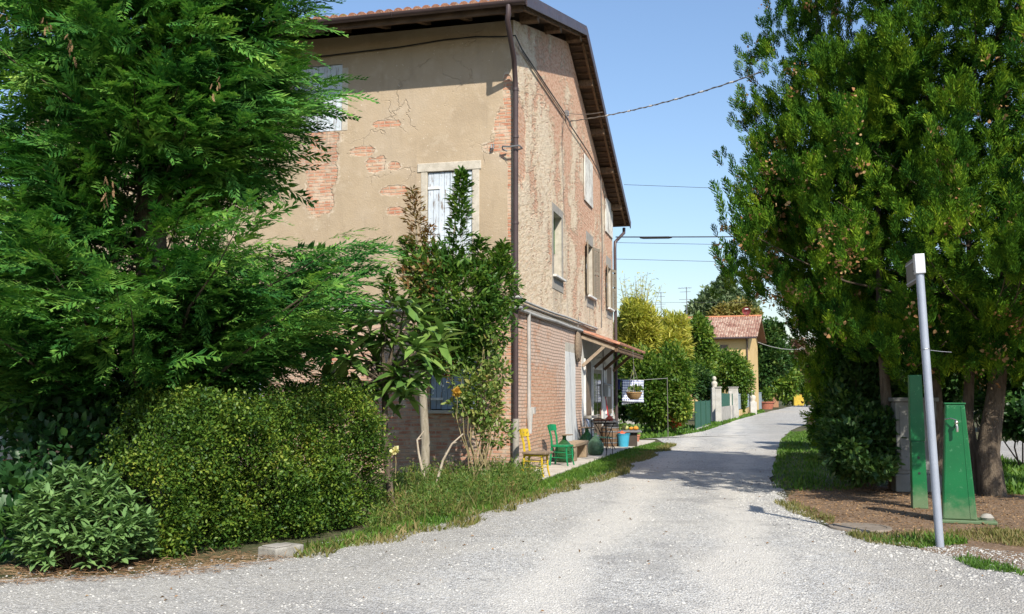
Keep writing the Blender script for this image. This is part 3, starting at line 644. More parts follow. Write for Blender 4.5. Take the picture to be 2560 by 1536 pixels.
# ================================================================== GROUND, ROAD, VERGES
def ground_mat():
    m, nt, out = new_mat('dry_soil_and_grass'); o = coords(nt)
    n1 = noise(nt, o, .35, 5); n2 = noise(nt, o, 9, 5, .65); n3 = noise(nt, o, 60, 4)
    c = mix(nt, sstep(nt, n1, .38, .62), (.1, .09, .05), (.055, .075, .028)); c = mix(nt, sstep(nt, n2, .45, .7), c, (.16, .13, .08)); c = mix(nt, math_(nt, 'MULTIPLY', n3, .4), c, (.05, .045, .03))
    finish(nt, out, c, .95, math_(nt, 'ADD', n2, n3), .5, .02, spec=.1); return m
def gravel_mat():
    m, nt, out = new_mat('pale_gravel'); o = coords(nt)
    def vor(sc): return nd(nt, 'ShaderNodeTexVoronoi', {'Vector': o, 'Scale': sc}, feature='F1')
    a, b = vor(52), vor(115); big = noise(nt, o, .45, 5, .6); mid = noise(nt, o, 3.5, 5, .65)
    sa = nd(nt, 'ShaderNodeSeparateColor', {0: a.outputs['Color']}).outputs[0]; sb = nd(nt, 'ShaderNodeSeparateColor', {0: b.outputs['Color']}).outputs[1]
    st = ramp(nt, math_(nt, 'MULTIPLY_ADD', sa, .55, math_(nt, 'MULTIPLY', sb, .45)), [(.15, (.16, .155, .15)), (.38, (.4, .39, .37)), (.58, (.57, .56, .53)), (.8, (.76, .75, .72))])
    st = mix(nt, math_(nt, 'MULTIPLY', sstep(nt, a.outputs['Distance'], .35, .75), .45), st, (.3, .275, .24))
    dust = mix(nt, mid, (.56, .525, .455), (.68, .645, .575))
    f = sstep(nt, math_(nt, 'ADD', big, math_(nt, 'MULTIPLY_ADD', mid, .7, -.35)), .4, .66)
    c = mix(nt, math_(nt, 'MULTIPLY', f, .42), st, dust)
    wet = sstep(nt, noise(nt, mapping(nt, o, (.9, .18, 1), (3, 1, 0)), 1.0, 4), .52, .7); c = mix(nt, math_(nt, 'MULTIPLY', wet, .35), c, (.36, .335, .3))
    sx = nd(nt, 'ShaderNodeSeparateXYZ', {0: o}); wv = math_(nt, 'ADD', math_(nt, 'MULTIPLY_ADD', sx.outputs[1], -.225, sx.outputs[0]), math_(nt, 'MULTIPLY_ADD', noise(nt, o, .3, 3), 1.6, .0))
    tr = math_(nt, 'ABSOLUTE', math_(nt, 'SUBTRACT', math_(nt, 'ABSOLUTE', wv), .78)); trk = math_(nt, 'SUBTRACT', 1.0, sstep(nt, math_(nt, 'ADD', tr, math_(nt, 'MULTIPLY_ADD', mid, .5, -.25)), .12, .5))
    c = mix(nt, math_(nt, 'MULTIPLY', trk, .6), c, (.67, .63, .56))
    edge = sstep(nt, math_(nt, 'ADD', math_(nt, 'ABSOLUTE', wv), math_(nt, 'MULTIPLY_ADD', mid, 1.2, -.6)), 1.5, 2.6)
    c = mix(nt, math_(nt, 'MULTIPLY', edge, .4), c, (.3, .275, .235))
    dk = sstep(nt, noise(nt, mapping(nt, o, (.5, .5, 1), (5, 2, 0)), 1.0, 6, .7), .53, .66); c = mix(nt, math_(nt, 'MULTIPLY', dk, .5), c, (.27, .26, .25))
    h = math_(nt, 'ADD', math_(nt, 'ADD', math_(nt, 'SUBTRACT', 1.0, a.outputs['Distance']), math_(nt, 'MULTIPLY', sb, .5)), math_(nt, 'MULTIPLY', mid, 1.4))
    finish(nt, out, c, .92, h, .8, .022, spec=.2); return m
M_GROUND, M_GRAVEL = ground_mat(), gravel_mat()
def sheet(name, poly, z, mat, kind='structure'):
    b = MB(); b.add([(p[0], p[1], z) for p in poly], [tuple(range(len(poly)))]); o = b.build(name, mat); o['kind'] = kind; return o
def wob(pts, amp, step=.5, seed=1):
    r = random.Random(seed); out = []
    P = [Vector((p[0], p[1])) for p in pts]
    for a, b in zip(P, P[1:]):
        L = (b - a).length; n = max(1, int(L / max(step, .04 * (a.y + b.y) / 2))); nn = Vector((-(b - a).y, (b - a).x)).normalized()
        for i in range(n):
            q = a.lerp(b, i / n) + nn * (r.uniform(-amp, amp) if i else r.uniform(-amp, amp) * .5); out.append((q.x, q.y))
    out.append((P[-1].x, P[-1].y)); return out
sheet('ground', [(-700, -60), (700, -60), (700, 1200), (-700, 1200)], -.012, M_GROUND)
G2 = lambda L: [gp(*q) for q in L]
ROAD_L = G2([(-560, 1500), (0, 1452), (330, 1437), (724, 1395), (930, 1350), (1140, 1300), (1310, 1245), (1450, 1205), (1530, 1175), (1590, 1146), (1668, 1112)])
BACK_L = G2([(1640, 1098), (1575, 1096), (1400, 1110)])          # the lane's branch running in behind the house
BRANCH_T = G2([(1400, 1098), (1545, 1090), (1600, 1097), (1680, 1091), (1760, 1078), (1840, 1050), (1920, 1030), (1990, 1014), (2021, 1004)])
ROAD_R = G2([(2036, 1004), (2044, 1020), (2046, 1040), (2020, 1058), (1975, 1080), (1953, 1100), (1950, 1120), (1940, 1160), (1934, 1205), (1960, 1260), (2070, 1320), (2160, 1345), (2300, 1378), (2420, 1402), (2560, 1440), (2760, 1490)])
road = wob(ROAD_L, .1, .35, 2) + wob(BACK_L, .1, .5, 3) + wob(BRANCH_T, .15, .5, 4) + wob(ROAD_R, .1, .35, 5) + [(9, 6), (9, -20), (-9, -20), (-9, 6.8)]
sheet('gravel_road', road, .004, M_GRAVEL)
sheet('side_road', wob(G2([(2440, 1190), (2600, 1178), (3400, 1172), (3400, 1098), (2600, 1098), (2440, 1106)]), .1, .8, 6), -.006, M_GRAVEL)
# concrete apron in front of the side door
M_SLAB = plain('worn_concrete_apron', (.5, .46, .4), (.4, .36, .3), 2.2, .9, .4, .01, wear=(.56, .52, .46))
PE = [w2h(gp(*q))[:2] for q in ((1352, 1204), (1420, 1179), (1500, 1150), (1575, 1123), (1625, 1110))]
ap = [(0.02, PE[0][1] - .2)] + [(x, y) for x, y in PE] + [(PE[-1][0], 15.5), (.02, 15.5)]
b = MB(); b.prism([tuple(h2w(x, y, 0)) for x, y in ap], (0, 0, .045)); o = b.build('patio', M_SLAB, bevel=.012); o['kind'] = 'structure'
# ---- grass, weeds, litter
M_GRASS = leafmat('lawn_blades', [(0, (.035, .085, .01)), (.45, (.075, .17, .018)), (.8, (.14, .24, .03)), (1, (.27, .29, .07))], .3, .55, .9)
M_GRASSD = leafmat('dry_grass_blades', [(0, (.07, .1, .02)), (.4, (.14, .15, .035)), (.75, (.25, .2, .08)), (1, (.36, .28, .14))], .3, .6, 1.2)
M_WEED = leafmat('weed_leaves', [(0, (.035, .085, .014)), (.4, (.085, .165, .025)), (.7, (.17, .22, .045)), (.9, (.28, .22, .08)), (1, (.32, .2, .1))], .35, .55, 1.0)
M_LITTER = leafmat('brown_leaf_litter', [(0, (.11, .065, .03)), (.35, (.22, .13, .065)), (.65, (.34, .21, .11)), (.9, (.36, .25, .14)), (1, (.42, .33, .2))], .1, .8, 1.5, spec=.1)
M_STRAW = leafmat('fallen_orange_needles', [(0, (.14, .08, .04)), (.5, (.27, .16, .085)), (1, (.42, .29, .17))], .1, .8, 1.2, spec=.1)
def grass(name, poly, n, h, mat, kind='stuff', w=.011, tilt=.45, far=1.0, z=0.0, parent=None):
    P = poly_points(poly, n); n = len(P); d = P[:, 1]
    hh = NP.uniform(h[0], h[1], n) * (.55 + .9 * NP.random(n) ** 2)
    cl = np.sin(P[:, 0] * 5.1 + P[:, 1] * 2.3) * np.sin(P[:, 1] * 4.7 - P[:, 0] * 1.9); hh *= 1 + .35 * cl
    dr = np.stack([NP.normal(0, tilt, n), NP.normal(0, tilt, n), np.ones(n)], 1)
    T = T_blade(w / .1, .28); a, f = spread(T, np.column_stack([P, np.full(n, z)]), frames(dr), hh)
    o = mesh_np(name, a, f, mat, parent); o['kind'] = kind; return o
def offset_in(line, d): # shift a polyline to its left
    P = [Vector((p[0], p[1])) for p in line]; out = []
    for i, p in enumerate(P):
        t = (P[min(i + 1, len(P) - 1)] - P[max(i - 1, 0)]).normalized(); out.append(p + Vector((-t.y, t.x)) * d)
    return out
vl = ROAD_L[3:]
tongue = [*offset_in(vl, -.1), *[Vector(p[:2]) for p in [h2w(PE[4][0] + .05, PE[4][1] + .5), h2w(PE[4][0] + .1, PE[4][1]), h2w(PE[3][0], PE[3][1]), h2w(PE[2][0], PE[2][1]), h2w(PE[1][0], PE[1][1]), h2w(PE[0][0], PE[0][1])]], gp(1300, 1220).xy, gp(1180, 1255).xy, gp(1000, 1300).xy, gp(900, 1330).xy, gp(760, 1372).xy]
sheet('lawn_soil', tongue, -.008, plain('mossy_soil', (.07, .085, .03), (.1, .09, .05), 3, .95, .5))
grass('verge_grass', tongue, 46000, (.02, .065), M_GRASS)
e = wob(vl, .25, .5, 8); edge = [Vector(p) for p in offset_in(e, .05)] + [Vector(p) for p in offset_in(e, -.32)][::-1]
grass('verge_edge_grass', edge, 9000, (.03, .1), M_GRASSD)
v2 = [gp(*q).xy for q in ((1500, 1092), (1545, 1091), (1600, 1098), (1680, 1092), (1760, 1079), (1840, 1051), (1912, 1031), (1905, 1026), (1840, 1040), (1790, 1058), (1740, 1070), (1640, 1066), (1560, 1062), (1500, 1070))]
sheet('lawn_soil', v2, -.004, bpy.data.materials['mossy_soil']); grass('far_verge_grass', v2, 30000, (.06, .15), M_GRASS, w=.03)
v3 = [gp(*q).xy for q in ((1932, 1222), (1931, 1180), (1944, 1130), (1950, 1105), (1975, 1082), (2080, 1075), (2240, 1090), (2230, 1160), (2200, 1215), (2100, 1228), (2000, 1228))]
sheet('lawn_soil', v3, -.004, bpy.data.materials['mossy_soil']); grass('shaded_lawn_grass', v3, 34000, (.03, .085), M_GRASS, w=.014)
v4 = [gp(*q).xy for q in ((2430, 1235), (2620, 1240), (2800, 1200), (2620, 1172), (2500, 1160), (2440, 1150))]
grass('right_lawn_grass', v4, 14000, (.06, .16), M_GRASS, w=.014)
for i, (q, n, mt) in enumerate((([(2110, 1338), (2180, 1362), (2300, 1370), (2420, 1352), (2580, 1372), (2700, 1350), (2480, 1322), (2380, 1332), (2200, 1335)], 7000, M_GRASSD), ([(2380, 1398), (2440, 1425), (2560, 1440), (2520, 1415), (2430, 1396)], 1500, M_GRASS), ([(1930, 1255), (1980, 1285), (2080, 1315), (2090, 1300), (2000, 1262)], 1500, M_GRASSD))):
    grass('patchy_grass', [gp(*p).xy for p in q], n, (.02, .07), mt, w=.009)
grass('patchy_green_grass', [gp(*p).xy for p in ((2160, 1352), (2300, 1372), (2420, 1360), (2400, 1345), (2250, 1352))], 1800, (.03, .08), M_GRASS, w=.009)
# leaf litter under the right-hand trees
LT = [gp(*q).xy for q in ((1960, 1250), (1985, 1222), (2200, 1215), (2440, 1226), (3300, 1235), (3500, 1330), (3300, 1560), (2560, 1438), (2420, 1400), (2300, 1376), (2160, 1344), (2070, 1318))]
M_EARTH = plain('brown_earth', (.2, .13, .08), (.12, .08, .05), 4, .95, .6, .02, wear=(.34, .26, .18), wear_amt=.6)
sheet('bare_earth', wob(LT + [LT[0]], .12, .4, 9), .001, M_EARTH)
P = poly_points(LT, 24000); P = P[(P[:, 1] > 10.9 + NP.normal(0, .35, len(P)))]; n = len(P)
a, f = spread(T_quad(.34, .16), np.column_stack([P, NP.uniform(.004, .016, n)]), frames(np.column_stack([NP.normal(size=(n, 2)), NP.normal(0, .22, n)]), (0, 0, 1), .9), NP.uniform(.012, .05, n))
o = mesh_np('leaf_litter', a, f, M_LITTER); o['kind'] = 'stuff'
# dry needles along the hedge foot
ST = [gp(*q).xy for q in ((-400, 1490), (0, 1468), (330, 1450), (560, 1432), (720, 1402), (700, 1385), (560, 1385), (330, 1410), (0, 1420), (-400, 1440))]
P = poly_points(ST, 4200); n = len(P)
a, f = spread(T_quad(.05, .03), np.column_stack([P, NP.uniform(.006, .03, n)]), frames(np.column_stack([NP.normal(0, 1, n), NP.normal(0, .5, n), NP.normal(0, .12, n)]), (0, 0, 1), .6), NP.uniform(.05, .16, n))
o = mesh_np('dry_needle_litter', a, f, M_STRAW); o['kind'] = 'stuff'
# loose stones of the lane: one mass
def rocks(name, P, size, mat, zf=.25):
    n = len(P); t = np.array([(1, 0, 0), (0, 1, 0), (-1, 0, 0), (0, -1, 0), (0, 0, .75), (.55, .55, .5), (-.6, .5, .45), (-.5, -.6, .5), (.55, -.5, .45)], float)
    f = np.array([(0, 1, 5, 5), (0, 5, 8, 3), (1, 2, 6, 6), (2, 3, 7, 7), (5, 1, 6, 4), (4, 6, 2, 7), (4, 7, 3, 8), (4, 8, 5, 5)])
    tri = np.array([(0, 1, 5), (1, 6, 5), (1, 2, 6), (2, 7, 6), (2, 3, 7), (3, 8, 7), (3, 0, 8), (0, 5, 8), (5, 6, 4), (6, 7, 4), (7, 8, 4), (8, 5, 4)])
    fr = frames(np.column_stack([NP.normal(size=(n, 2)), np.zeros(n)]), (0, 0, 1), .5); s = NP.uniform(size[0], size[1], n) * (.5 + NP.random(n) ** 3)
    fr = fr * np.stack([NP.uniform(.6, 1.2, n), NP.uniform(.7, 1.4, n), NP.uniform(.4, 1, n)], 1)[:, None, :]
    a, b = spread((t * .5, tri), np.column_stack([P, np.full(n, .003)]), fr, s); o = mesh_np(name, a, b, mat); o['kind'] = 'stuff'; return o
M_STONES = leafmat('loose_gravel_stones', [(0, (.13, .13, .125)), (.3, (.3, .29, .28)), (.6, (.44, .425, .39)), (1, (.58, .56, .51))], 0.0, .85, 2.0, spec=.2)
near = [(p[0], p[1]) for p in road if p[1] < 30 and p[1] > 5]; near = near + [(9, 6), (-9, 6)]
P = poly_points(near, 60000); keep = NP.random(len(P)) < np.clip((16.0 / np.maximum(P[:, 1], 6)) ** 1.6 * .5, .06, 1)
rocks('gravel', P[keep], (.008, .026), M_STONES)
rocks('edge_gravel', poly_points([gp(*q).xy for q in ((2070, 1318), (2160, 1344), (2300, 1376), (2420, 1402), (2560, 1440), (2700, 1470), (2700, 1400), (2480, 1375), (2300, 1350), (2150, 1322))], 3200), (.008, .026), M_STONES)
P = poly_points(near, 260); n = len(P); a, f = spread(T_quad(.5, .22), np.column_stack([P, NP.uniform(.008, .015, n)]), frames(np.column_stack([NP.normal(size=(n, 2)), NP.normal(0, .15, n)]), (0, 0, 1), .7), NP.uniform(.02, .05, n)); o = mesh_np('fallen_leaves', a, f, M_LITTER); o['kind'] = 'stuff'
fr_ = [Vector(p[:2]) for p in ROAD_R[8:]]; ed = offset_in(fr_, .1)[::1] + offset_in(fr_, -.7)[::-1]
rocks('edge_gravel', poly_points(ed, 5000), (.012, .04), M_STONES)
fl = [Vector(p[:2]) for p in ROAD_L]; ed = offset_in(fl, .35) + offset_in(fl, -.1)[::-1]
rocks('edge_gravel', poly_points(ed, 4500), (.012, .035), M_STONES)
# ================================================================== TREES AND SHRUBS
M_BARK = plain('grey_brown_bark', (.2, .155, .11), (.1, .075, .055), 4, .95, .9, .05, stretch=(5, 5, .8))
M_BARKL = plain('pale_smooth_bark', (.34, .3, .24), (.22, .19, .14), 6, .9, .4, .02, stretch=(3, 3, .7), wear=(.16, .15, .1))
M_TWIG = plain('dark_twig_bark', (.1, .075, .05), (.06, .045, .03), 4, .9, .3)
M_CYP = leafmat('dark_cypress_spray', [(0, (.008, .038, .01)), (.35, (.034, .13, .025)), (.65, (.11, .26, .042)), (1, (.3, .45, .08))], .25, .65, 1.4, spec=.14, isl=.35)  # low isl: lit and shaded fronds are put into the colour by clump
M_THU = leafmat('olive_thuja_spray', [(0, (.006, .026, .005)), (.3, (.022, .075, .009)), (.6, (.085, .18, .013)), (1, (.3, .4, .028))], .22, .75, 1.8, spec=.08, isl=.25)  # bright and dark clumps paint sunlit and shaded foliage into the colour
M_CONE = leafmat('brown_seed_cones', [(0, (.1, .045, .02)), (.45, (.3, .16, .07)), (.8, (.42, .29, .14)), (1, (.38, .38, .25))], .15, .8, 2.0, spec=.1)
M_LAUR = leafmat('glossy_laurel_leaves', [(0, (.016, .055, .01)), (.35, (.045, .12, .018)), (.7, (.11, .2, .03)), (1, (.3, .38, .06))], .3, .4, 1.6, spec=.3)
M_LAURR = leafmat('reddened_laurel_leaves', [(0, (.12, .06, .02)), (.4, (.22, .11, .04)), (.7, (.2, .17, .05)), (1, (.34, .18, .07))], .25, .5, 1.3)
M_LOQ = leafmat('big_loquat_leaves', [(0, (.025, .08, .018)), (.4, (.09, .18, .038)), (.75, (.18, .29, .065)), (1, (.34, .4, .14))], .2, .4, 1.0, spec=.3)
M_HEDGE = leafmat('small_hedge_leaves', [(0, (.012, .035, .008)), (.3, (.038, .095, .013)), (.6, (.095, .17, .02)), (.85, (.22, .28, .035)), (1, (.4, .33, .06))], .25, .5, 1.6, spec=.3)
M_SAGE = leafmat('grey_green_sage_leaves', [(0, (.07, .14, .045)), (.5, (.14, .25, .08)), (.85, (.22, .35, .11)), (1, (.34, .44, .18))], .25, .6, 1.5, spec=.25)
M_ROSE = leafmat('rose_leaves', [(0, (.05, .1, .02)), (.4, (.12, .2, .04)), (.7, (.23, .28, .07)), (.88, (.32, .25, .07)), (1, (.2, .09, .05))], .3, .5, 1.8)
M_VINE = leafmat('dark_creeper_leaves', [(0, (.012, .04, .014)), (.5, (.03, .09, .025)), (.85, (.08, .17, .03)), (1, (.25, .24, .04))], .3, .4, 1.2, spec=.4)
M_YELB = leafmat('yellow_bamboo_leaves', [(0, (.13, .18, .02)), (.35, (.3, .33, .045)), (.75, (.52, .47, .08)), (1, (.62, .56, .2))], .35, .55, .5)
M_GRNS = leafmat('mid_green_shrub_leaves', [(0, (.025, .075, .012)), (.35, (.075, .16, .02)), (.7, (.17, .25, .035)), (1, (.42, .4, .06))], .35, .5, .6)
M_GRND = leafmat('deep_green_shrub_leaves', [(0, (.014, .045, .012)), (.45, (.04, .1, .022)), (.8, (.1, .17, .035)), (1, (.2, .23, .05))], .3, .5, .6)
M_BLUE = leafmat('grey_green_poplar_leaves', [(0, (.06, .11, .05)), (.5, (.13, .19, .09)), (1, (.26, .3, .15))], .3, .55, .4)
M_AUT = leafmat('autumn_brown_green_leaves', [(0, (.07, .09, .02)), (.4, (.17, .17, .04)), (.75, (.3, .23, .06)), (1, (.38, .26, .1))], .3, .6, .5)
SPR = [T_spray(s, 11, .38, 34, .02, .36, 1) for s in (1, 2, 3)]
SPRF = [T_spray(s, 10, .44, 36, .02, .2, 1) for s in (7, 8)]
def T_flame(seed, n=26):
    r = random.Random(seed); v = []; f = []
    def q(a, b, w):
        a = np.array(a); b = np.array(b); d = b - a; s_ = np.cross(d, [r.gauss(0, 1), r.gauss(0, .3), r.gauss(0, 1)]); s_ /= max(np.linalg.norm(s_), 1e-6); m = a + d * .55; i = len(v)
        for p_ in (a, m + s_ * w, b, m - s_ * w): v.append(tuple(p_))
        f.append((i, i + 1, i + 2, i + 3))
    for k in range(n):
        y = .04 + .8 * k / n; az = k * 2.4 + r.uniform(-.4, .4); L = (.36 * math.sin(min(1, (y + .15) * 1.7) * 1.57) * (1.12 - y)) * r.uniform(.8, 1.2) + .06
        o = (0, y, 0); t = (math.cos(az) * L * .62, y + L * .85, math.sin(az) * L * .62); q(o, t, .03)
        for e in (.45, .75):
            m = [o[i] + (t[i] - o[i]) * e for i in range(3)]; a2 = az + r.choice((-1, 1)) * r.uniform(.6, 1.1); l2 = L * r.uniform(.4, .6)
            q(m, (m[0] + math.cos(a2) * l2 * .55, m[1] + l2 * .85, m[2] + math.sin(a2) * l2 * .55), .026)
    q((0, .7, 0), (0, 1.02, 0), .03)
    return np.array(v), np.array(f)
SPRL = [T_flame(s) for s in (4, 5, 6)]
def rnd_unit(n): return unit(NP.normal(size=(n, 3)))
def multi(Ts, pos, fr, sc):
    idx = NP.integers(0, len(Ts), len(pos)); sc = np.broadcast_to(np.asarray(sc, float), (len(pos),))
    return join([spread(T, pos[idx == i], fr[idx == i], sc[idx == i]) for i, T in enumerate(Ts)])
def limb(a, b, r0, r1, n=5, sag=.0, wob_=.06):
    a = Vector(a); b = Vector(b); L = (b - a).length; pts = []
    for i in range(n + 1):
        t = i / n; p = a.lerp(b, t); p.z += sag * math.sin(t * math.pi) * L
        if 0 < i < n: p += Vector((RN.uniform(-1, 1), RN.uniform(-1, 1), RN.uniform(-.5, .5))) * wob_ * L * .3
        pts.append(p)
    return pts, [r0 + (r1 - r0) * i / n for i in range(n + 1)]
# ---- the big cypress on the left
TB = Vector((-4.75, 12.5, 0))
cyp = empty('cypress_tree', TB, 'huge dark green feathery cypress filling the upper left beside the farmhouse', 'tree')
def rad_cyp(z, az):        # crown radius at height z; az 0 = +x
    prof = [(1.2, 1.2), (1.7, 2.2), (2.15, 2.35), (2.8, 2.55), (3.5, 2.6), (3.8, 1.6), (4.1, 1.5), (4.36, 1.8), (5.0, 2.05), (5.5, 2.15), (6.2, 1.95), (6.8, 1.9), (8, 1.75), (9.5, 1.5), (11, .7), (12, .1)]
    for (a, ra), (b_, rb) in zip(prof, prof[1:]):
        if a <= z <= b_: return ra + (rb - ra) * (z - a) / (b_ - a)
    return .1
boughs = []
for i in range(340):
    z = 1.75 + 9.8 * (i / 340) ** 1.15; az = NP.uniform(-math.pi, math.pi); c = math.cos(az)
    if 3.62 < z < 4.4 and c > .05 and RN.random() < .95: continue
    if z < 2.0 and RN.random() < .45: continue
    if math.sin(az) > .5 and RN.random() < .35: continue
    r = .94 * rad_cyp(z, az) * RN.uniform(.74, 1.02) * (1 + .32 * max(0, -c))
    boughs.append((az, z, r))
for az, z, r in ((.0, 3.3, 2.65), (-.12, 2.95, 2.55), (.1, 2.75, 2.5), (-.3, 3.45, 2.8), (-.5, 3.1, 3.3), (-.15, 2.4, 2.3), (-.7, 2.7, 3.4), (-.95, 3.3, 3.4), (-1.25, 2.6, 3.2), (-1.5, 3.0, 3.3), (-1.8, 2.5, 3.1), (-2.1, 3.1, 3.2), (0, 5.5, 2.2), (-.2, 5.2, 2.1), (.15, 5.75, 2.1), (-.1, 6.4, 1.95), (.05, 6.8, 1.9), (-.1, 7.1, 1.95)):
    boughs.append((az, z, r))
tb = MB(); pts, rs = limb(TB, TB + Vector((.15, .1, 11.8)), .27, .03, 12, 0, .03); 
tb.tube([p - TB for p in pts], rs, 10)
for k in range(5):
    a = RN.uniform(0, 6.28); q, r2 = limb((0, 0, .2), (math.cos(a) * .5, math.sin(a) * .5, -.1), .16, .04, 3); tb.tube(q, r2, 6)
tb.build('trunk', M_BARK, cyp, smooth=True)
bl = MB(); pos = []; dirs = []; ups = []; scs = []
for az, z, r in boughs:
    c, s = math.cos(az), math.sin(az)
    base = TB + Vector((.02, .02, max(.9, z - .42 * r))); tip = TB + Vector((c * r, s * r, z))
    pp, rr = limb(base, tip, .008 + .008 * r, .004, 5, -.04, .05); bl.tube([p - TB for p in pp], rr, 5, cap=False)
    od = Vector((c, s, .22)).normalized(); lat = Vector((-s, c, 0)); n = int(14 + 15 * r)
    for k in range(n):
        t = .22 + .82 * (k + RN.random()) / n; tt = min(t, 1.0); p = base.lerp(tip, tt); p.z -= .04 * r * math.sin(tt * math.pi)
        wd = .3 * math.sin(min(1, (1.15 - t) * 1.3) * math.pi / 2) * r * .45
        sgn = RN.uniform(-1, 1)
        p = p + lat * sgn * wd + Vector((RN.uniform(-.08, .08), RN.uniform(-.08, .08), RN.uniform(-.16, .14)))
        d = od * 1.0 + lat * (sgn * .62 + RN.uniform(-.22, .22)) + Vector((0, 0, RN.uniform(-.15, .42)))
        pos.append(p[:]); dirs.append(d[:]); ups.append((RN.uniform(-.5, .5) - c * .1, RN.uniform(-.5, .5) - .35, 1)); scs.append(RN.uniform(.34, .66) * (.8 + .1 * r))
bl.build('branches', M_TWIG, cyp)
pos = np.array(pos); a, f = multi(SPR, pos, frames(np.array(dirs), np.array(ups), .5), np.array(scs))
nf = 5200; zf = 1.9 + 9.4 * NP.random(nf) ** 1.2; af = NP.uniform(-math.pi, math.pi, nf); rf = np.array([rad_cyp(z_, 0) for z_ in zf]) * NP.uniform(.12, .8, nf)
kf = ~((zf > 3.55) & (zf < 4.3) & (np.cos(af) > -.1) & (rf > .35)); zf, af, rf = zf[kf], af[kf], rf[kf]
pf = np.column_stack([TB.x + np.cos(af) * rf, TB.y + np.sin(af) * rf, zf]); df = np.column_stack([np.cos(af), np.sin(af), NP.uniform(-.4, .3, len(af))]) + NP.normal(0, .35, (len(af), 3))
a, f = join([(a, f), multi(SPRF, pf, frames(df, np.array((0, 0, 1.)) + NP.normal(0, .5, (len(af), 3)), .5), NP.uniform(.45, .8, len(af)))])
mesh_np('crown', a, f, M_CYP, cyp)
print('CYP sprays', len(pos), 'faces', len(f))
# dead brown sprays and cones hanging in the top
spots = [at(15, 40, 10.6), at(120, 30, 10.4), at(182, 90, 10.3), at(268, 470, 9.9), at(540, 190, 10.4)]
P = []; D = []
for q in spots:
    for k in range(7): P.append((q + Vector((RN.gauss(0, .03), RN.gauss(0, .05), RN.uniform(-.22, .12))))[:]); D.append((RN.gauss(0, .15), RN.gauss(0, .15), -1))
a, f = multi(SPR, np.array(P), frames(np.array(D)), NP.uniform(.06, .12, len(P))); mesh_np('dead_spray', a, f, M_STRAW, cyp)
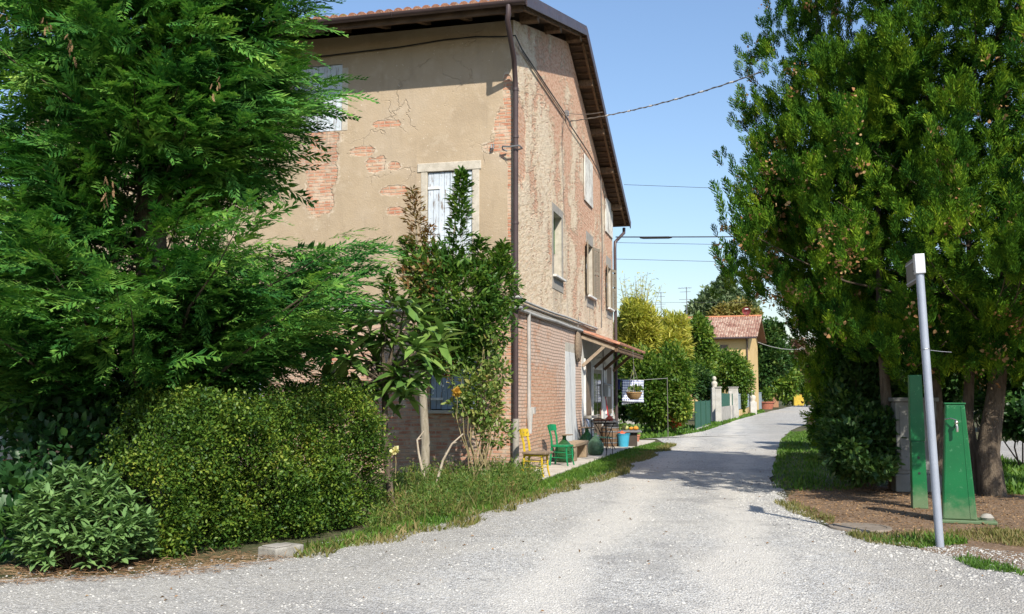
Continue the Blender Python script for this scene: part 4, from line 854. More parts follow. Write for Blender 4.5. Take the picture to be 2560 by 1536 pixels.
# ---- thujas on the right
def thuja(base, stems, prof, nb, label, seed, zlo, lobes=(), sc=(.3, .5), thin=None, flare=0.0):
    base = Vector(base); t = empty('thuja_tree', base, label, 'tree', group='thuja trees over the lane')
    tr = MB()
    for p, r in stems: 
        L = sum(((Vector(p[i + 1]) - Vector(p[i])).length for i in range(len(p) - 1)))
        tr.tube(p, [r * (1 - .8 * i / (len(p) - 1)) for i in range(len(p))], 9)
    tr.build('trunk', M_BARK, t, smooth=True)
    br = MB()
    z0, z1 = prof[0][0], prof[-1][0]; ph = NP.uniform(0, 6.28, 8)
    def lump(az, z): return 1 + .11 * np.sin(3 * az + 1.3 * z + ph[0]) + .09 * np.sin(5 * az - 2.1 * z + ph[1]) + .07 * np.sin(7 * az + 3.7 * z + ph[2]) + .06 * np.sin(2.2 * z + ph[3])
    zz = z0 + (z1 - z0) * NP.random(nb); aa = NP.uniform(-math.pi, math.pi, nb); dep = NP.random(nb) ** 1.5 * .55
    zs = np.array([q[0] for q in prof]); rs_ = np.array([q[1] for q in prof])
    rr = np.interp(zz, zs, rs_) * lump(aa, zz) * (1.0 - dep)
    nc = nb // 27; cz = z0 + (z1 - z0) * NP.random(nc); ca = NP.uniform(-math.pi, math.pi, nc); cd = 1.0 - .4 * NP.random(nc) ** 1.3; idx = NP.integers(0, nc, nb); csz = NP.uniform(.1, .27, nc)[idx]
    zz = cz[idx] + np.clip(NP.normal(0, 1, nb), -1.7, 1.7) * csz * 1.25; br_ = np.interp(zz, zs, rs_); aa = ca[idx] + np.clip(NP.normal(0, 1, nb), -1.7, 1.7) * csz * 1.15 / np.maximum(br_, .5)
    fl = 1 + flare * np.maximum(0, np.cos(aa + 1.85)) * np.clip((6.5 - zz) / 3.5, 0, 1)
    rr = np.maximum(.1, br_ * lump(aa, zz) * fl * cd[idx] + np.clip(NP.normal(0, 1, nb), -1.7, 1.5) * csz * .9)
    if thin is not None:
        keep = NP.random(nb) > thin(aa, zz, base.x + np.cos(aa) * rr); zz, aa, rr = zz[keep], aa[keep], rr[keep]
    P = np.column_stack([base.x + np.cos(aa) * rr, base.y + np.sin(aa) * rr, zz]); m = len(P)
    D = np.column_stack([np.cos(aa) * .38, np.sin(aa) * .38, np.ones(m) * 1.0]) + NP.normal(0, .22, (m, 3)); S = NP.uniform(sc[0], sc[1], m)
    for az, z, r in lobes:
        q = np.array((base.x + math.cos(az) * r, base.y + math.sin(az) * r, z)); k = 26
        P = np.concatenate([P, q + NP.normal(0, .17, (k, 3))]); D = np.concatenate([D, np.array((math.cos(az) * .6, math.sin(az) * .6, .8)) + NP.normal(0, .3, (k, 3))]); S = np.concatenate([S, NP.uniform(sc[0] * .8, sc[1] * .8, k)])
    a, f = multi(SPRL, P, frames(D), S)
    for i in RN.sample(range(m), 70):
        if rr[i] < .6: continue
        c, s_ = math.cos(aa[i]), math.sin(aa[i]); st = Vector((c * rr[i] * .12, s_ * rr[i] * .12, max(zlo * RN.uniform(.9, 1.5), zz[i] - .6 * rr[i]))); tip = Vector(P[i]) - base
        pp, r_ = limb(st, tip, .008 + .006 * rr[i], .004, 4, -.05, .06); br.tube(pp, r_, 5, cap=False)
    for az, z, r in lobes:
        pp, r_ = limb(Vector((0, 0, z - .6)), Vector((math.cos(az) * r, math.sin(az) * r, z)), .015, .005, 4, -.05, .06); br.tube(pp, r_, 5, cap=False)
    br.build('branches', M_TWIG, t)
    nf = int(nb * .5); zf = z0 + .2 + (z1 - z0) * NP.random(nf); af = NP.uniform(-math.pi, math.pi, nf); rf = np.interp(zf, zs, rs_) * NP.uniform(.1, .7, nf)
    if thin is not None:
        keep = NP.random(nf) > thin(af, zf, base.x + np.cos(af) * rf) * 1.1; zf, af, rf = zf[keep], af[keep], rf[keep]
    pf = np.column_stack([base.x + np.cos(af) * rf, base.y + np.sin(af) * rf, zf]); mf = len(pf)
    a2, f2 = multi(SPRL, pf, frames(rnd_unit(mf) + np.array((0, 0, .6))), NP.uniform(.3, .48, mf)); a, f = join([(a, f), (a2, f2)])
    mesh_np('crown', a, f, M_THU, t)
    cones = []
    for i in RN.sample(range(m), int(m * .15)):
        if rr[i] < np.interp(zz[i], zs, rs_) * .82: continue
        q = Vector(P[i]) + Vector(D[i]).normalized() * .15
        g = RN.choice((.05, .07, .1))
        for k in range(RN.randint(6, 22)): cones.append((q + Vector((RN.gauss(0, g), RN.gauss(0, g), RN.gauss(-.03, g))))[:])
    cones = np.array(cones); a, f = spread(T_leaf(.9, .3, .3), cones, frames(rnd_unit(len(cones))), NP.uniform(.03, .075, len(cones))); mesh_np('seed_cones', a, f, M_CONE, t)
    print('THUJA', label[:20], m, len(f)); return t
t1b = Vector((7.75, 15.9, 0))
st1 = [([(0, 0, -.1), (-.06, 0, .7), (.12, .05, 1.5), (.3, .1, 2.4), (.5, .2, 4.2), (.6, .3, 8.5)], .22), ([(-.55, .55, -.1), (-.62, .6, 1.2), (-.6, .7, 2.6), (-.5, .8, 5), (-.4, .8, 8)], .17), ([(-.1, .3, 0), (-.2, .35, 1.2), (.0, .5, 2.6), (.2, .8, 6)], .13), ([(-1.2, .9, 0), (-1.3, .95, 1.5), (-1.35, 1.0, 3.0), (-1.2, 1.2, 6)], .13)]
thuja(t1b + Vector((0, 0, 0)), st1, [(1.9, 1.2), (2.4, 2.3), (2.85, 2.9), (3.3, 3.3), (4.2, 3.7), (5.5, 3.6), (7, 3.2), (8.5, 2.8), (10, 2.2), (12, .5)], 9000, 'tall olive green thuja with brown cones leaning over the green standpipe', 1, 2.6,
      lobes=[(-1.9, 3.2, 3.7), (-1.5, 3.35, 4.0), (-1.2, 3.3, 4.0), (-2.2, 3.4, 3.6), (-1.7, 3.8, 4.0), (-1.35, 4.2, 4.1), (-1.86, 3.05, 4.1), (-1.86, 3.4, 4.25), (-1.86, 3.75, 4.25), (-1.95, 3.3, 4.1), (-1.78, 3.3, 4.25), (-1.9, 3.6, 4.1), (-1.82, 3.9, 4.2)], sc=(.24, .46), flare=.24, thin=lambda a, z, x: np.where((z > 7.3) & (x < 6.15 + .15 * np.sin(z * 5)), .97, .0))  # later front lobes hang out of view, added to shade the green post
t2b = Vector((6.3, 18.4, 0))
st2 = [([(0, 0, -.1), (.0, .05, 1.2), (-.1, .1, 3), (-.3, .0, 5.5), (-.35, .0, 9.4)], .17), ([(.35, .2, -.1), (.4, .2, 1.5), (.5, .2, 3.5), (.6, .2, 7)], .13)]
thuja(t2b, st2, [(.8, .4), (1.6, .55), (2.5, .6), (3.1, .9), (3.8, 1.1), (4.4, 1.45), (4.8, 1.8), (5.6, 2.0), (7.2, 1.65), (8.5, 1.5), (10.3, .9)], 5600, 'thuja with brown cones whose ragged crown edge stands against the blue sky over the lane', 2, 1.4,
      lobes=[(3.0, 3.75, 1.75), (2.95, 3.8, 1.95), (3.05, 3.95, 1.6), (3.0, 4.0, 1.3)], sc=(.22, .42), thin=lambda a, z, x: np.where((z > 7.9) & (x > 6.35), .97, np.where((z > 5.6) & (np.cos(a) < .3), .3 + .12 * np.clip(z - 5.6, 0, 3), .03)))
# ---- leaf clouds on free forms
def cloud(n, centre, rad_, T, size, up_bias=.35, shell=.55, gaps=None, droop=0.0):
    d = rnd_unit(n); r = (shell + (1 - shell) * NP.random(n)) ** .7
    k = NP.normal(size=(6, 3)) * 2.2; ph = NP.uniform(0, 6.28, 6)
    lump = .93 + .17 * np.sin(d @ k.T + ph).sum(1) / 2.0 + .09 * np.sin(d @ (k * 2.6).T + ph * 2).sum(1) / 2 + .07 * NP.normal(size=n)
    p = d * (r * lump)[:, None] * np.array(rad_) + np.array(centre)[:3]
    dirs = d * .8 + NP.normal(size=(n, 3)) * .6 + np.array((0, 0, up_bias))
    return spread(T, p, frames(dirs, np.array((0, 0, 1.)) + NP.normal(size=(n, 3)) * .6, .6), NP.uniform(size * .6, size * 1.25, n))
def spire(n, base, top, r, T, size, up=.6, gap=0.0):
    """column of leaves round a rising shoot"""
    b0 = np.array(base); t0 = np.array(top); t = NP.random(n) ** .85; a = NP.uniform(0, 6.28, n); rr = r * np.sqrt(NP.random(n)) * (1.05 - t) ** .7 * (1 + .45 * np.sin(a * 2 + t * 9) + .35 * np.sin(t * 23 + a))
    p = b0 + (t0 - b0) * t[:, None] + np.column_stack([np.cos(a) * rr, np.sin(a) * rr, NP.normal(0, .04, n)])
    d = np.column_stack([np.cos(a), np.sin(a), np.full(n, up)]) + NP.normal(size=(n, 3)) * .35
    return spread(T, p, frames(d, np.array((0, 0, 1.)) + NP.normal(size=(n, 3)) * .4, .4), NP.uniform(size * .7, size * 1.2, n))
L8 = T_leaf(.34, .1, .16); LW = T_leaf(.55, .12, .12); LR = T_leaf(.72, .16, .1); LQ = T_quad(.5, .14)
# laurel before the facade
LB = gp(1062, 1196); LB = at(1062, 990, 18.4); LB.z = 0
lau = empty('laurel_tree', LB, 'small glossy laurel tree with a reddened shoot standing before the facade', 'tree')
A = lambda px, py, dy=0: at(px, py, 18.4 + dy)
tr = MB()
tr.tube([Vector((0, 0, -.05)), Vector((.02, 0, .7)), A(1060, 1040) - LB, A(1056, 960) - LB, A(1075, 890) - LB], [.1, .085, .08, .075, .06], 9)
for q in ((1035, 500), (1155, 460), (1255, 640), (1080, 760), (1200, 800), (1010, 790), (1120, 700)):
    p, r = limb(A(1072, 900) - LB, A(*q) - LB, .04, .008, 5, 0, .08); tr.tube(p, r, 6)
for k in range(3): p, r = limb((0, 0, .05), (RN.uniform(-.3, .3), RN.uniform(-.2, .2), -.05), .05, .02, 2); tr.tube(p, r, 6)
tr.build('trunk', M_BARKL, lau, smooth=True)
parts = [cloud(900, A(1135, 885), (.62, .5, .36), L8, .145), cloud(420, A(1190, 900), (.4, .4, .3), L8, .14), cloud(2637, A(1155, 735), (.78, .75, .75), L8, .15), cloud(1934, A(1190, 820), (.62, .6, .5), L8, .145), cloud(1582, A(1075, 700, -.1), (.55, .55, .85), L8, .145), cloud(1142, A(1235, 720, .1), (.42, .4, .7), L8, .145), cloud(1229, A(1110, 850), (.62, .6, .42), L8, .145),
         spire(1104, A(1140, 690)[:], A(1155, 432)[:], .3, L8, .15), spire(587, A(1248, 720)[:], A(1258, 612)[:], .26, L8, .145), spire(355, A(1195, 700)[:], A(1200, 600)[:], .25, L8, .145), spire(355, A(985, 780)[:], A(965, 690)[:], .2, L8, .145), spire(463, A(1040, 720)[:], A(1012, 600)[:], .3, L8, .145)]
a, f = join(parts); mesh_np('crown', a, f, M_LAUR, lau)
parts = [spire(765, A(1060, 720)[:], A(1032, 478)[:], .38, L8, .11), spire(355, A(1075, 700)[:], A(1072, 560)[:], .3, L8, .09), cloud(350, A(1110, 905), (.35, .35, .25), L8, .145), cloud(227, A(1060, 700, -.4), (.4, .3, .4), L8, .145)]
a, f = join(parts); mesh_np('withered_shoot', a, f, M_LAURR, lau, ); bpy.context.view_layer.update()
# loquat behind the hedge
QB = at(985, 990, 13.4); QB.z = 0
loq = empty('loquat_tree', QB, 'loquat with big ribbed drooping leaves between hedge and laurel', 'tree')
A2 = lambda px, py, dy=0: at(px, py, 13.4 + dy)
tips = [(870, 830), (905, 790), (960, 800), (1010, 770), (1040, 800), (1085, 830), (920, 860), (980, 850), (1040, 870), (870, 900), (940, 920), (990, 940), (850, 950), (900, 980), (1010, 990), (1100, 860), (830, 880), (960, 980), (800, 870), (820, 950), (1060, 905), (1085, 935), (1020, 900), (950, 850), (1030, 960)]
tr = MB(); P = []; D = []; S = []
tr.tube([Vector((0, 0, 0)), Vector((-.1, 0, .8)), A2(960, 960) - QB], [.05, .045, .035], 8)
for q in tips:
    c = A2(*q, RN.uniform(-.5, .5)); p, r = limb(A2(960, 960) - QB, c - QB, .025, .01, 4, 0, .1); tr.tube(p, r, 6)
    for k in range(24):
        az = RN.uniform(0, 6.28); el = RN.uniform(-.5, .95); P.append((c + Vector((RN.gauss(0, .03), RN.gauss(0, .03), RN.gauss(0, .06))))[:]); D.append((math.cos(az) * math.cos(el), math.sin(az) * math.cos(el), math.sin(el))); S.append(RN.uniform(.24, .42))
tr.build('trunk', M_BARK, loq, smooth=True)
a, f = spread(T_leaf(.34, .14, .28), np.array(P), frames(np.array(D), (0, 0, 1.), .5), np.array(S)); mesh_np('crown', a, f, M_LOQ, loq, smooth=False)
# ---- hedge along the road
HB = gp(640, 1415); HB.z = 0
hed = empty('hedge', HB, 'bushy clipped hedge with tiny yellow-green leaves along the roadside', 'hedge')
h0, h1 = Vector((-3.4, 9.7, 0)), Vector((-1.75, 12.2, 0)); hd = (h1 - h0).normalized(); hn = Vector((hd.y, -hd.x, 0)); HL = (h1 - h0).length; HW = 1.25
def hedge_pts(n):
    s = NP.uniform(.05, HL + .3, n); sel = NP.random(n); z = NP.random(n); wv = NP.random(n)
    H = 1.56 + .1 * np.sin(s * 2.3 + 1) + .07 * np.sin(s * 5.1) - .8 * np.clip((.6 - s) / .6, 0, 1) ** 1.1 - .5 * np.clip((s - HL + .25) / .6, 0, 1) ** 2
    dep = NP.random(n) ** 2.2 * .38
    front = sel < .62; topm = (sel >= .62) & (sel < .86)
    off = np.where(front, -dep, np.where(topm, -wv * HW, -HW * wv)); hz = np.where(front, .04 + z * (H - .04), np.where(topm, H - dep, z * H))
    bul = .13 * np.sin(s * 3.1 + 2) * np.sin(hz * 3.3) + .07 * np.sin(s * 13 + hz * 9) * np.sin(hz * 11 - s * 4) + .05 * np.sin(s * 23 - hz * 17) + .07 * np.sin(s * 7.3 + hz * 5) + .05 * NP.normal(size=n) - .22 * np.clip((hz - H + .4) / .4, 0, 1) ** 2 - .12 * np.clip((.35 - hz) / .35, 0, 1)
    off = off + np.where(front, bul, 0); endm = sel > .94
    p = np.array(h0)[None, :] + np.outer(s, np.array(hd)) + np.outer(off, np.array(hn)); p[:, 2] = hz + .04 * NP.normal(size=n)
    dr = np.outer(np.where(front, 1.0, .2), np.array(hn)) + NP.normal(size=(n, 3)) * .65 + np.array((0, 0, .45)); return p, dr
p, d = hedge_pts(3600); k_ = 22; rp = NP.uniform(.03, .075, len(p))
p = np.repeat(p, k_, 0) + NP.normal(0, 1, (len(p) * k_, 3)) * np.repeat(rp, k_)[:, None]; d = np.repeat(d, k_, 0) * .8 + NP.normal(0, .55, (len(p), 3)); p[:, 2] = np.maximum(p[:, 2], .02)
p2, d2 = hedge_pts(16000); p2 = p2 - np.array(hn) * .12; p = np.concatenate([p, p2]); d = np.concatenate([d, d2]); a, f = spread(T_leaf(.6, .14, .1), p, frames(d, np.array((0, 0, 1.)) + NP.normal(size=(len(p), 3)) * .5, .6), NP.uniform(.026, .052, len(p)))
hv, hf = a, f
tw = MB()
for k in range(60):
    s = RN.uniform(.8, HL); o = -RN.uniform(.35, .9); b_ = h0 + hd * s + hn * o; e_ = b_ + hd * RN.uniform(-.4, .4) + hn * RN.uniform(-.1, .5) + Vector((0, 0, RN.uniform(.7, 1.5)))
    e_.z = min(e_.z, 1.5); p_, r_ = limb(b_ - HB, e_ - HB, .014, .004, 4, 0, .2); tw.tube(p_, r_, 5)
tw.build('stems', M_TWIG, hed)
for i in range(9):
    p_, d_ = hedge_pts(1)
P = []; D = []
for k in range(42):
    s = RN.uniform(1.0, HL); b_ = h0 + hd * s + hn * RN.uniform(-.5, .06) + Vector((0, 0, RN.uniform(1.35, 1.62))); dv = Vector((RN.gauss(0, .3), RN.gauss(0, .3), 1)).normalized(); L = RN.uniform(.1, .3)
    for j in range(12): q = b_ + dv * L * j / 12; P.append(q[:]); az = RN.uniform(0, 6.28); D.append((math.cos(az), math.sin(az), .6))
a, f = spread(T_leaf(.6, .14, .1), np.array(P), frames(np.array(D)), NP.uniform(.022, .036, len(P))); ns = len(f); a, f = join([(hv, hf), (a, f)]); mesh_np('foliage', a, f, [M_HEDGE, M_GRNS], hed, mi=np.concatenate([np.zeros(len(f) - ns), np.ones(ns)]))
# ---- sage bush, creeper, rose, weeds
SB = gp(168, 1424); SB.z = 0
sage = empty('sage_bush', SB, 'grey-green sage bush with long soft leaves at the left roadside corner', 'shrub')
P = []; D = []; S = []; st = MB()
for k in range(380):
    th = RN.uniform(0, 6.28); rr = math.sqrt(RN.random()); x = math.cos(th) * rr * .58; y = math.sin(th) * rr * .5; h = .98 * math.sqrt(max(0, 1 - rr * rr * .8)) * RN.uniform(.12, 1.0) ** .55 + .04
    x += .0 if h > .55 else .1
    h = max(.05, h - .06); c = SB + Vector((x, y + .2, h)); p_, r_ = limb((x * .25, .2 + y * .25, 0), c - SB, .008, .004, 3, 0, .15); st.tube(p_, r_, 4, cap=False)
    for j in range(20):
        az = RN.uniform(0, 6.28); el = RN.uniform(-.25, 1.25); P.append((c - Vector((0, 0, RN.uniform(0, .12))))[:]); D.append((math.cos(az) * math.cos(el) + x * .3, math.sin(az) * math.cos(el) - .15, math.sin(el))); S.append(RN.uniform(.085, .15))
st.build('stems', M_TWIG, sage); a, f = spread(T_leaf(.36, .1, .22), np.array(P), frames(np.array(D), (0, 0, 1.), .4), np.array(S)); mesh_np('foliage', a, f, M_SAGE, sage)
def leafy_shrub(name, label, cat, base, blobs, mat, T, size, stems=6, group=None, sm=M_TWIG, up=.3, shell=.4, smooth=False):
    base = Vector(base); o = empty(name, base, label, cat, group=group); pr = []; st = MB()
    for c, r, n in blobs:
        pr.append(cloud(int(n * 1.8), c, r, T, size * 1.15, up, shell))
        for k in range(max(1, stems // len(blobs))):
            p_, r_ = limb((RN.uniform(-.15, .15), RN.uniform(-.1, .1), 0), Vector(c) - base + Vector((RN.uniform(-.4, .4) * r[0], RN.uniform(-.4, .4) * r[1], RN.uniform(0, .4) * r[2])), .012 + .008 * max(r), .006, 5, 0, .12); st.tube(p_, r_, 5)
    st.build('stems', sm, o, smooth=True); a, f = join(pr); mesh_np('foliage', a, f, mat, o); return o
VB = at(120, 990, 10.9); VB.z = 0
leafy_shrub('creeper', 'dark round-leaved creeper in the shade under the cypress', 'plant', VB, [(at(150, 1150, 10.9), (.75, .4, .5), 420), (at(50, 1240, 10.4), (.55, .4, .4), 330), (at(255, 1090, 11.2), (.42, .3, .55), 170), (at(60, 1330, 9.6), (.45, .3, .3), 240), (at(300, 1020, 11.6), (.35, .3, .4), 90), (at(60, 1060, 11.2), (.5, .4, .4), 200), (at(120, 1030, 13.2), (1.0, .5, .55), 420), (at(235, 1160, 12.2), (.5, .4, .4), 200)], M_VINE, LR, .105, 14)
RB = at(1205, 990, 17.9); RB.z = 0
leafy_shrub('rose_bush', 'leggy rose bush with yellowing leaves by the corner downpipe', 'shrub', RB, [(at(1200, 1000, 17.9), (.55, .4, .48), 520), (at(1245, 940, 17.9), (.3, .3, .35), 170), (at(1170, 960, 17.9), (.32, .3, .35), 120), (at(1235, 1080, 17.9), (.35, .3, .3), 170), (at(1215, 880, 18), (.22, .2, .3), 60), (at(1145, 1010, 17.7), (.2, .2, .25), 60)], M_ROSE, LW, .09, 20, sm=plain('pale_rose_stem', (.3, .24, .13), (.2, .17, .08), 5, .8))
def bloom(px, py, Y, r, mat, label, cat='flower', n=26):
    c = at(px, py, Y); o = empty('rose_bloom', c, label, cat)
    d = rnd_unit(n) + np.array((0, -.2, .3)); a, f = spread(T_leaf(.9, .3, -.2), np.repeat(np.array([c[:]]), n, 0), frames(d), NP.uniform(r * .6, r, n)); mesh_np('petals', a, f, mat, o)
    b = MB(); b.tube([(0, 0, 0), (.01, .01, -.15), (.0, .03, -.4)], [.006, .006, .005], 5); b.build('stem', bpy.data.materials['pale_rose_stem'], o)
M_CREAM = leafmat('cream_petals', [(0, (.6, .52, .22)), (1, (.8, .74, .42))], .3, .6, 2); M_ORNG = leafmat('orange_yellow_petals', [(0, (.45, .24, .04)), (1, (.7, .46, .08))], .3, .6, 2)
bloom(988, 1128, 12.8, .085, M_CREAM, 'cream rose bloom at the end of the hedge'); bloom(1142, 982, 17.5, .13, M_ORNG, 'withered orange-yellow rose head above the rose bush', n=34)
M_DEADW = plain('bleached_dead_branch', (.5, .43, .34), (.34, .28, .21), 5, .9, .4)
for j, pts in enumerate(([(1158, 1085), (1130, 1110), (1108, 1150), (1092, 1205)], [(1060, 1078), (1043, 1100), (1046, 1130), (1052, 1160), (1062, 1200)])):
    w_ = [at(px, py, 17.2) for px, py in pts]; o = empty('dead_branch', (w_[-1].x, w_[-1].y, 0), ('bare bleached stick slanting to the right beside the laurel trunk', 'bare bleached stick with a kink at the left of the laurel trunk')[j], 'branch')
    b = MB(); b.tube([p - o.location for p in w_] + [Vector((.03, 0, -.02))], [.012 + .018 * i / len(w_) for i in range(len(w_) + 1)], 7); b.build('stick', M_DEADW, o, smooth=True)
    b = MB(); m = w_[1] - o.location; b.tube([m, m + Vector((.09, -.02, .03))], [.012, .005], 5); b.build('side_twig', M_DEADW, o, smooth=True)
# weeds between hedge and corner
WP = [gp(*q).xy for q in ((905, 1345), (1000, 1318), (1140, 1292), (1260, 1258), (1345, 1225), (1355, 1200), (1290, 1190), (1150, 1195), (1020, 1210), (960, 1240), (930, 1300))]
P = poly_points(WP, 1100); prts = []; 
for (x, y) in P:
    h = RN.uniform(.1, .42) * (1.0 if y > 14 else .8); n = int(14 + h * 26); lean = np.array((RN.gauss(0, .14), RN.gauss(0, .14), 1.0)); t = NP.random(n)
    pp = np.array((x, y, 0)) + lean * (t * h)[:, None] + NP.normal(0, .018, (n, 3)); dd = NP.normal(size=(n, 3)) * .6 + np.array((0, 0, .6)); prts.append(spread(T_leaf(.28, .1, .12), pp, frames(dd), NP.uniform(.03, .08, n)))
a, f = join(prts); o = mesh_np('weeds', a, f, M_WEED); o['kind'] = 'stuff'
grass('weed_grass', WP, 5200, (.08, .28), M_GRASSD, w=.0016, tilt=.35)
o = grass('weed_grass', [gp(*q).xy for q in ((1190, 1262), (1330, 1232), (1352, 1205), (1310, 1180), (1240, 1190))], 2600, (.08, .24), M_GRASS, w=.002, tilt=.3)
# ================================================================== BACKGROUND: FENCES, YELLOW HOUSE, SHRUBS, FAR TREES
def pole_px(px, py_base): p = gp(px, py_base); return Vector((p.x, p.y, 0))
def seg_box(mb, p, q, th, z0, z1, mi=0):
    p = Vector((p[0], p[1], 0)); q = Vector((q[0], q[1], 0)); d = (q - p).normalized(); n = Vector((-d.y, d.x, 0)) * th / 2
    vs = [p - n, q - n, q + n, p + n]; return mb.add([(v.x, v.y, z0) for v in vs] + [(v.x, v.y, z1) for v in vs], [(3, 2, 1, 0), (4, 5, 6, 7), (0, 1, 5, 4), (1, 2, 6, 5), (2, 3, 7, 6), (3, 0, 4, 7)], mi)
M_GMESH = plain('green_shade_netting', (.03, .12, .08), (.02, .085, .055), 6, .7, .2, stretch=(1, 1, 8))
M_GPOST = plain('dark_green_post', (.02, .07, .04), None, 4, .5)
M_PWALL = plain('pale_concrete_wall', (.42, .4, .36), (.3, .28, .25), 2.5, .9, .3, wear=(.2, .18, .15), wear_amt=.64)
M_PIER = plain('white_rendered_pier', (.5, .48, .44), (.38, .36, .32), 2.5, .85, .2, wear=(.36, .33, .28), wear_amt=.66)
M_YELW = plain('ochre_yellow_render', (.58, .42, .2), (.54, .38, .17), .8, .9, .1)
M_RAIL = plain('pale_blue_grey_metal', (.3, .36, .39), (.24, .29, .32), 3, .5, .05)
M_NAVY = plain('dark_grey_screen', (.03, .036, .045), (.022, .026, .032), 1.5, .6)
M_BRK = plain('small_brick_pier', (.36, .2, .11), (.27, .14, .08), 12, .9, .4)
# green netting fence with low wall running behind the house
def mesh_fence(p, q, label, hw=.3, ht=1.35, n=3, group=None):
    p = Vector((p[0], p[1], 0)); q = Vector((q[0], q[1], 0)); o = empty('mesh_fence', p, label, 'fence', group=group); e = q - p
    b = MB(); seg_box(b, (0, 0), e, .2, 0, hw); b.build('base_wall', M_PWALL, o, bevel=.01)
    b = MB(); seg_box(b, (0, 0), e, .012, hw, ht); b.build('netting', M_GMESH, o)
    for i in range(n + 1):
        c = e * i / n; b = MB(); b.tube([(c.x, c.y - .03, hw - .02), (c.x, c.y - .03, ht + .05)], .03, 8); b.build('post', M_GPOST, o)
    return o
f0 = gp(1738, 1079); f1 = gp(1776, 1066)
mesh_fence(f0, f1, 'short length of green netting fence beside the white gate piers', .12, 1.35, 3)
fa = gp(1500, 1066); fb = gp(1700, 1066)
mesh_fence(fa, fb, 'netting fence on a stained low concrete wall behind the washing line', .62, 1.55, 6)
# white gate piers and panels
def pier(px, py, w, h, label, cap=True):
    p = pole_px(px, py); o = empty('gate_pier', p, label, 'gate pier', HROT); b = MB(); b.box(-w / 2, w / 2, -w / 2, w / 2, 0, h); b.build('shaft', M_PIER, o, bevel=.02)
    if cap: b = MB(); b.box(-w / 2 - .05, w / 2 + .05, -w / 2 - .05, w / 2 + .05, h + .002, h + .07); b.build('cap', M_PWALL, o, bevel=.015)
    return p
pA_ = pier(1797, 1060, .34, 2.05, 'slim white pier nearest the green netting fence'); pB_ = pier(1835, 1048, .62, 2.15, 'broad white pier at the end of the low wall')
o = empty('front_wall', pA_, 'low grey wall topped with green netting between two white piers', 'wall'); e = pB_ - pA_ 
b = MB(); seg_box(b, e * .05, e * .93, .15, 0, .95); b.build('panel', M_PWALL, o, bevel=.01); b = MB(); seg_box(b, e * .05, e * .93, .02, .955, 1.75); b.build('netting', M_GMESH, o)
b = MB(); c = e * .72; b.box(c.x - .1, c.x + .1, c.y - .1, c.y + .1, 0, 1.9); b.build('post', M_PIER, o)
# far low wall with pale railing and gate
pr0, pr1, pr2, pr3 = pole_px(1845, 1045), pole_px(1873, 1034), pole_px(1893, 1027), pole_px(1910, 1022)
def railing(p, q, label, hw, ht, mat, n, nb, name='railing', cat='railing'):
    o = empty(name, p, label, cat); e = q - p
    if hw: b = MB(); seg_box(b, (0, 0), e, .25, 0, hw); b.build('base_wall', M_YELW if hw > .3 else M_PWALL, o, bevel=.01)
    b = MB(); seg_box(b, (0, 0), e, .07, ht - .1, ht); seg_box(b, (0, 0), e, .06, hw + .06, hw + .14); b.build('rail', mat, o)
    b = MB()
    for i in range(nb): c = e * ((i + .5) / nb); d = e.normalized() * (e.length / nb * .31); seg_box(b, c - d, c + d, .03, hw + .14, ht - .1)
    b.build('bars', mat, o)
    for i in range(n + 1): c = e * (i / n); b = MB(); b.box(c.x - .06, c.x + .06, c.y - .06, c.y + .06, 0, ht + .1); b.build('post', mat, o)
railing(pr0, pr1, 'pale blue-grey railing on an ochre plinth before the yellow house', .55, 1.75, M_RAIL, 2, 30)
railing(pr1, pr2, 'solid grey gate panel between pale railings by the yellow house', 0, 1.95, plain('mid_grey_panel', (.16, .16, .16), None, 2, .6), 2, 16, 'gate', 'gate')
railing(pr2, pr3, 'light blue-grey gate leaf closest to the terracotta tub', 0, 2.0, M_RAIL, 1, 14, 'gate', 'gate')
pp = pole_px(1915, 1023.5); o = empty('flower_tub', pp, 'terracotta tub holding a spindly green plant beside the far gate', 'flowerpot')
b = MB(); b.lathe([(.01, 0), (.75, 0), (.95, .75), (1.05, .78), (1.05, .9), (.9, .9), (.88, .8), (.01, .8)], 20); b.build('tub', plain('tub_terracotta', (.42, .15, .09), (.34, .12, .08), 6, .8), o, smooth=True)
a, f = cloud(600, pp + Vector((0, 0, 1.7)), (.7, .7, 1.1), LW, .3, .6, .1); mesh_np('plant', a, f, M_GRNS, o)
pp = pole_px(1938, 1019); o = empty('ball_pier', pp, 'brick gate pier crowned by a white stone ball at the end of the lane', 'gate pier')
b = MB(); b.box(-.38, .38, -.38, .38, 0, 2.1); b.build('shaft', M_BRK, o, bevel=.03); b = MB(); b.box(-.5, .5, -.5, .5, 2.102, 2.25); b.build('cap', M_PIER, o, bevel=.03)
b = MB(); b.lathe([(.001, 2.25), (.22, 2.25), (.2, 2.4), (.36, 2.55), (.47, 2.78), (.48, 2.95), (.38, 3.22), (.2, 3.36), (.001, 3.4)], 18); b.build('ball', M_SILL, o, smooth=True)
o = empty('privacy_screen', pole_px(1897, 1021), 'dark grey solid screen standing behind the far gate', 'screen'); e = pole_px(1936, 1019.5) - o.location
b = MB(); seg_box(b, (0, 1.5), Vector((e.x, e.y + 1.5)), .08, 0, 3.1); b.build('panel', M_NAVY, o)
for k in range(4): c = e * k / 3; b = MB(); b.box(c.x - .06, c.x + .06, c.y + 1.55, c.y + 1.67, 0, 3.2); b.build('post', M_NAVY, o)
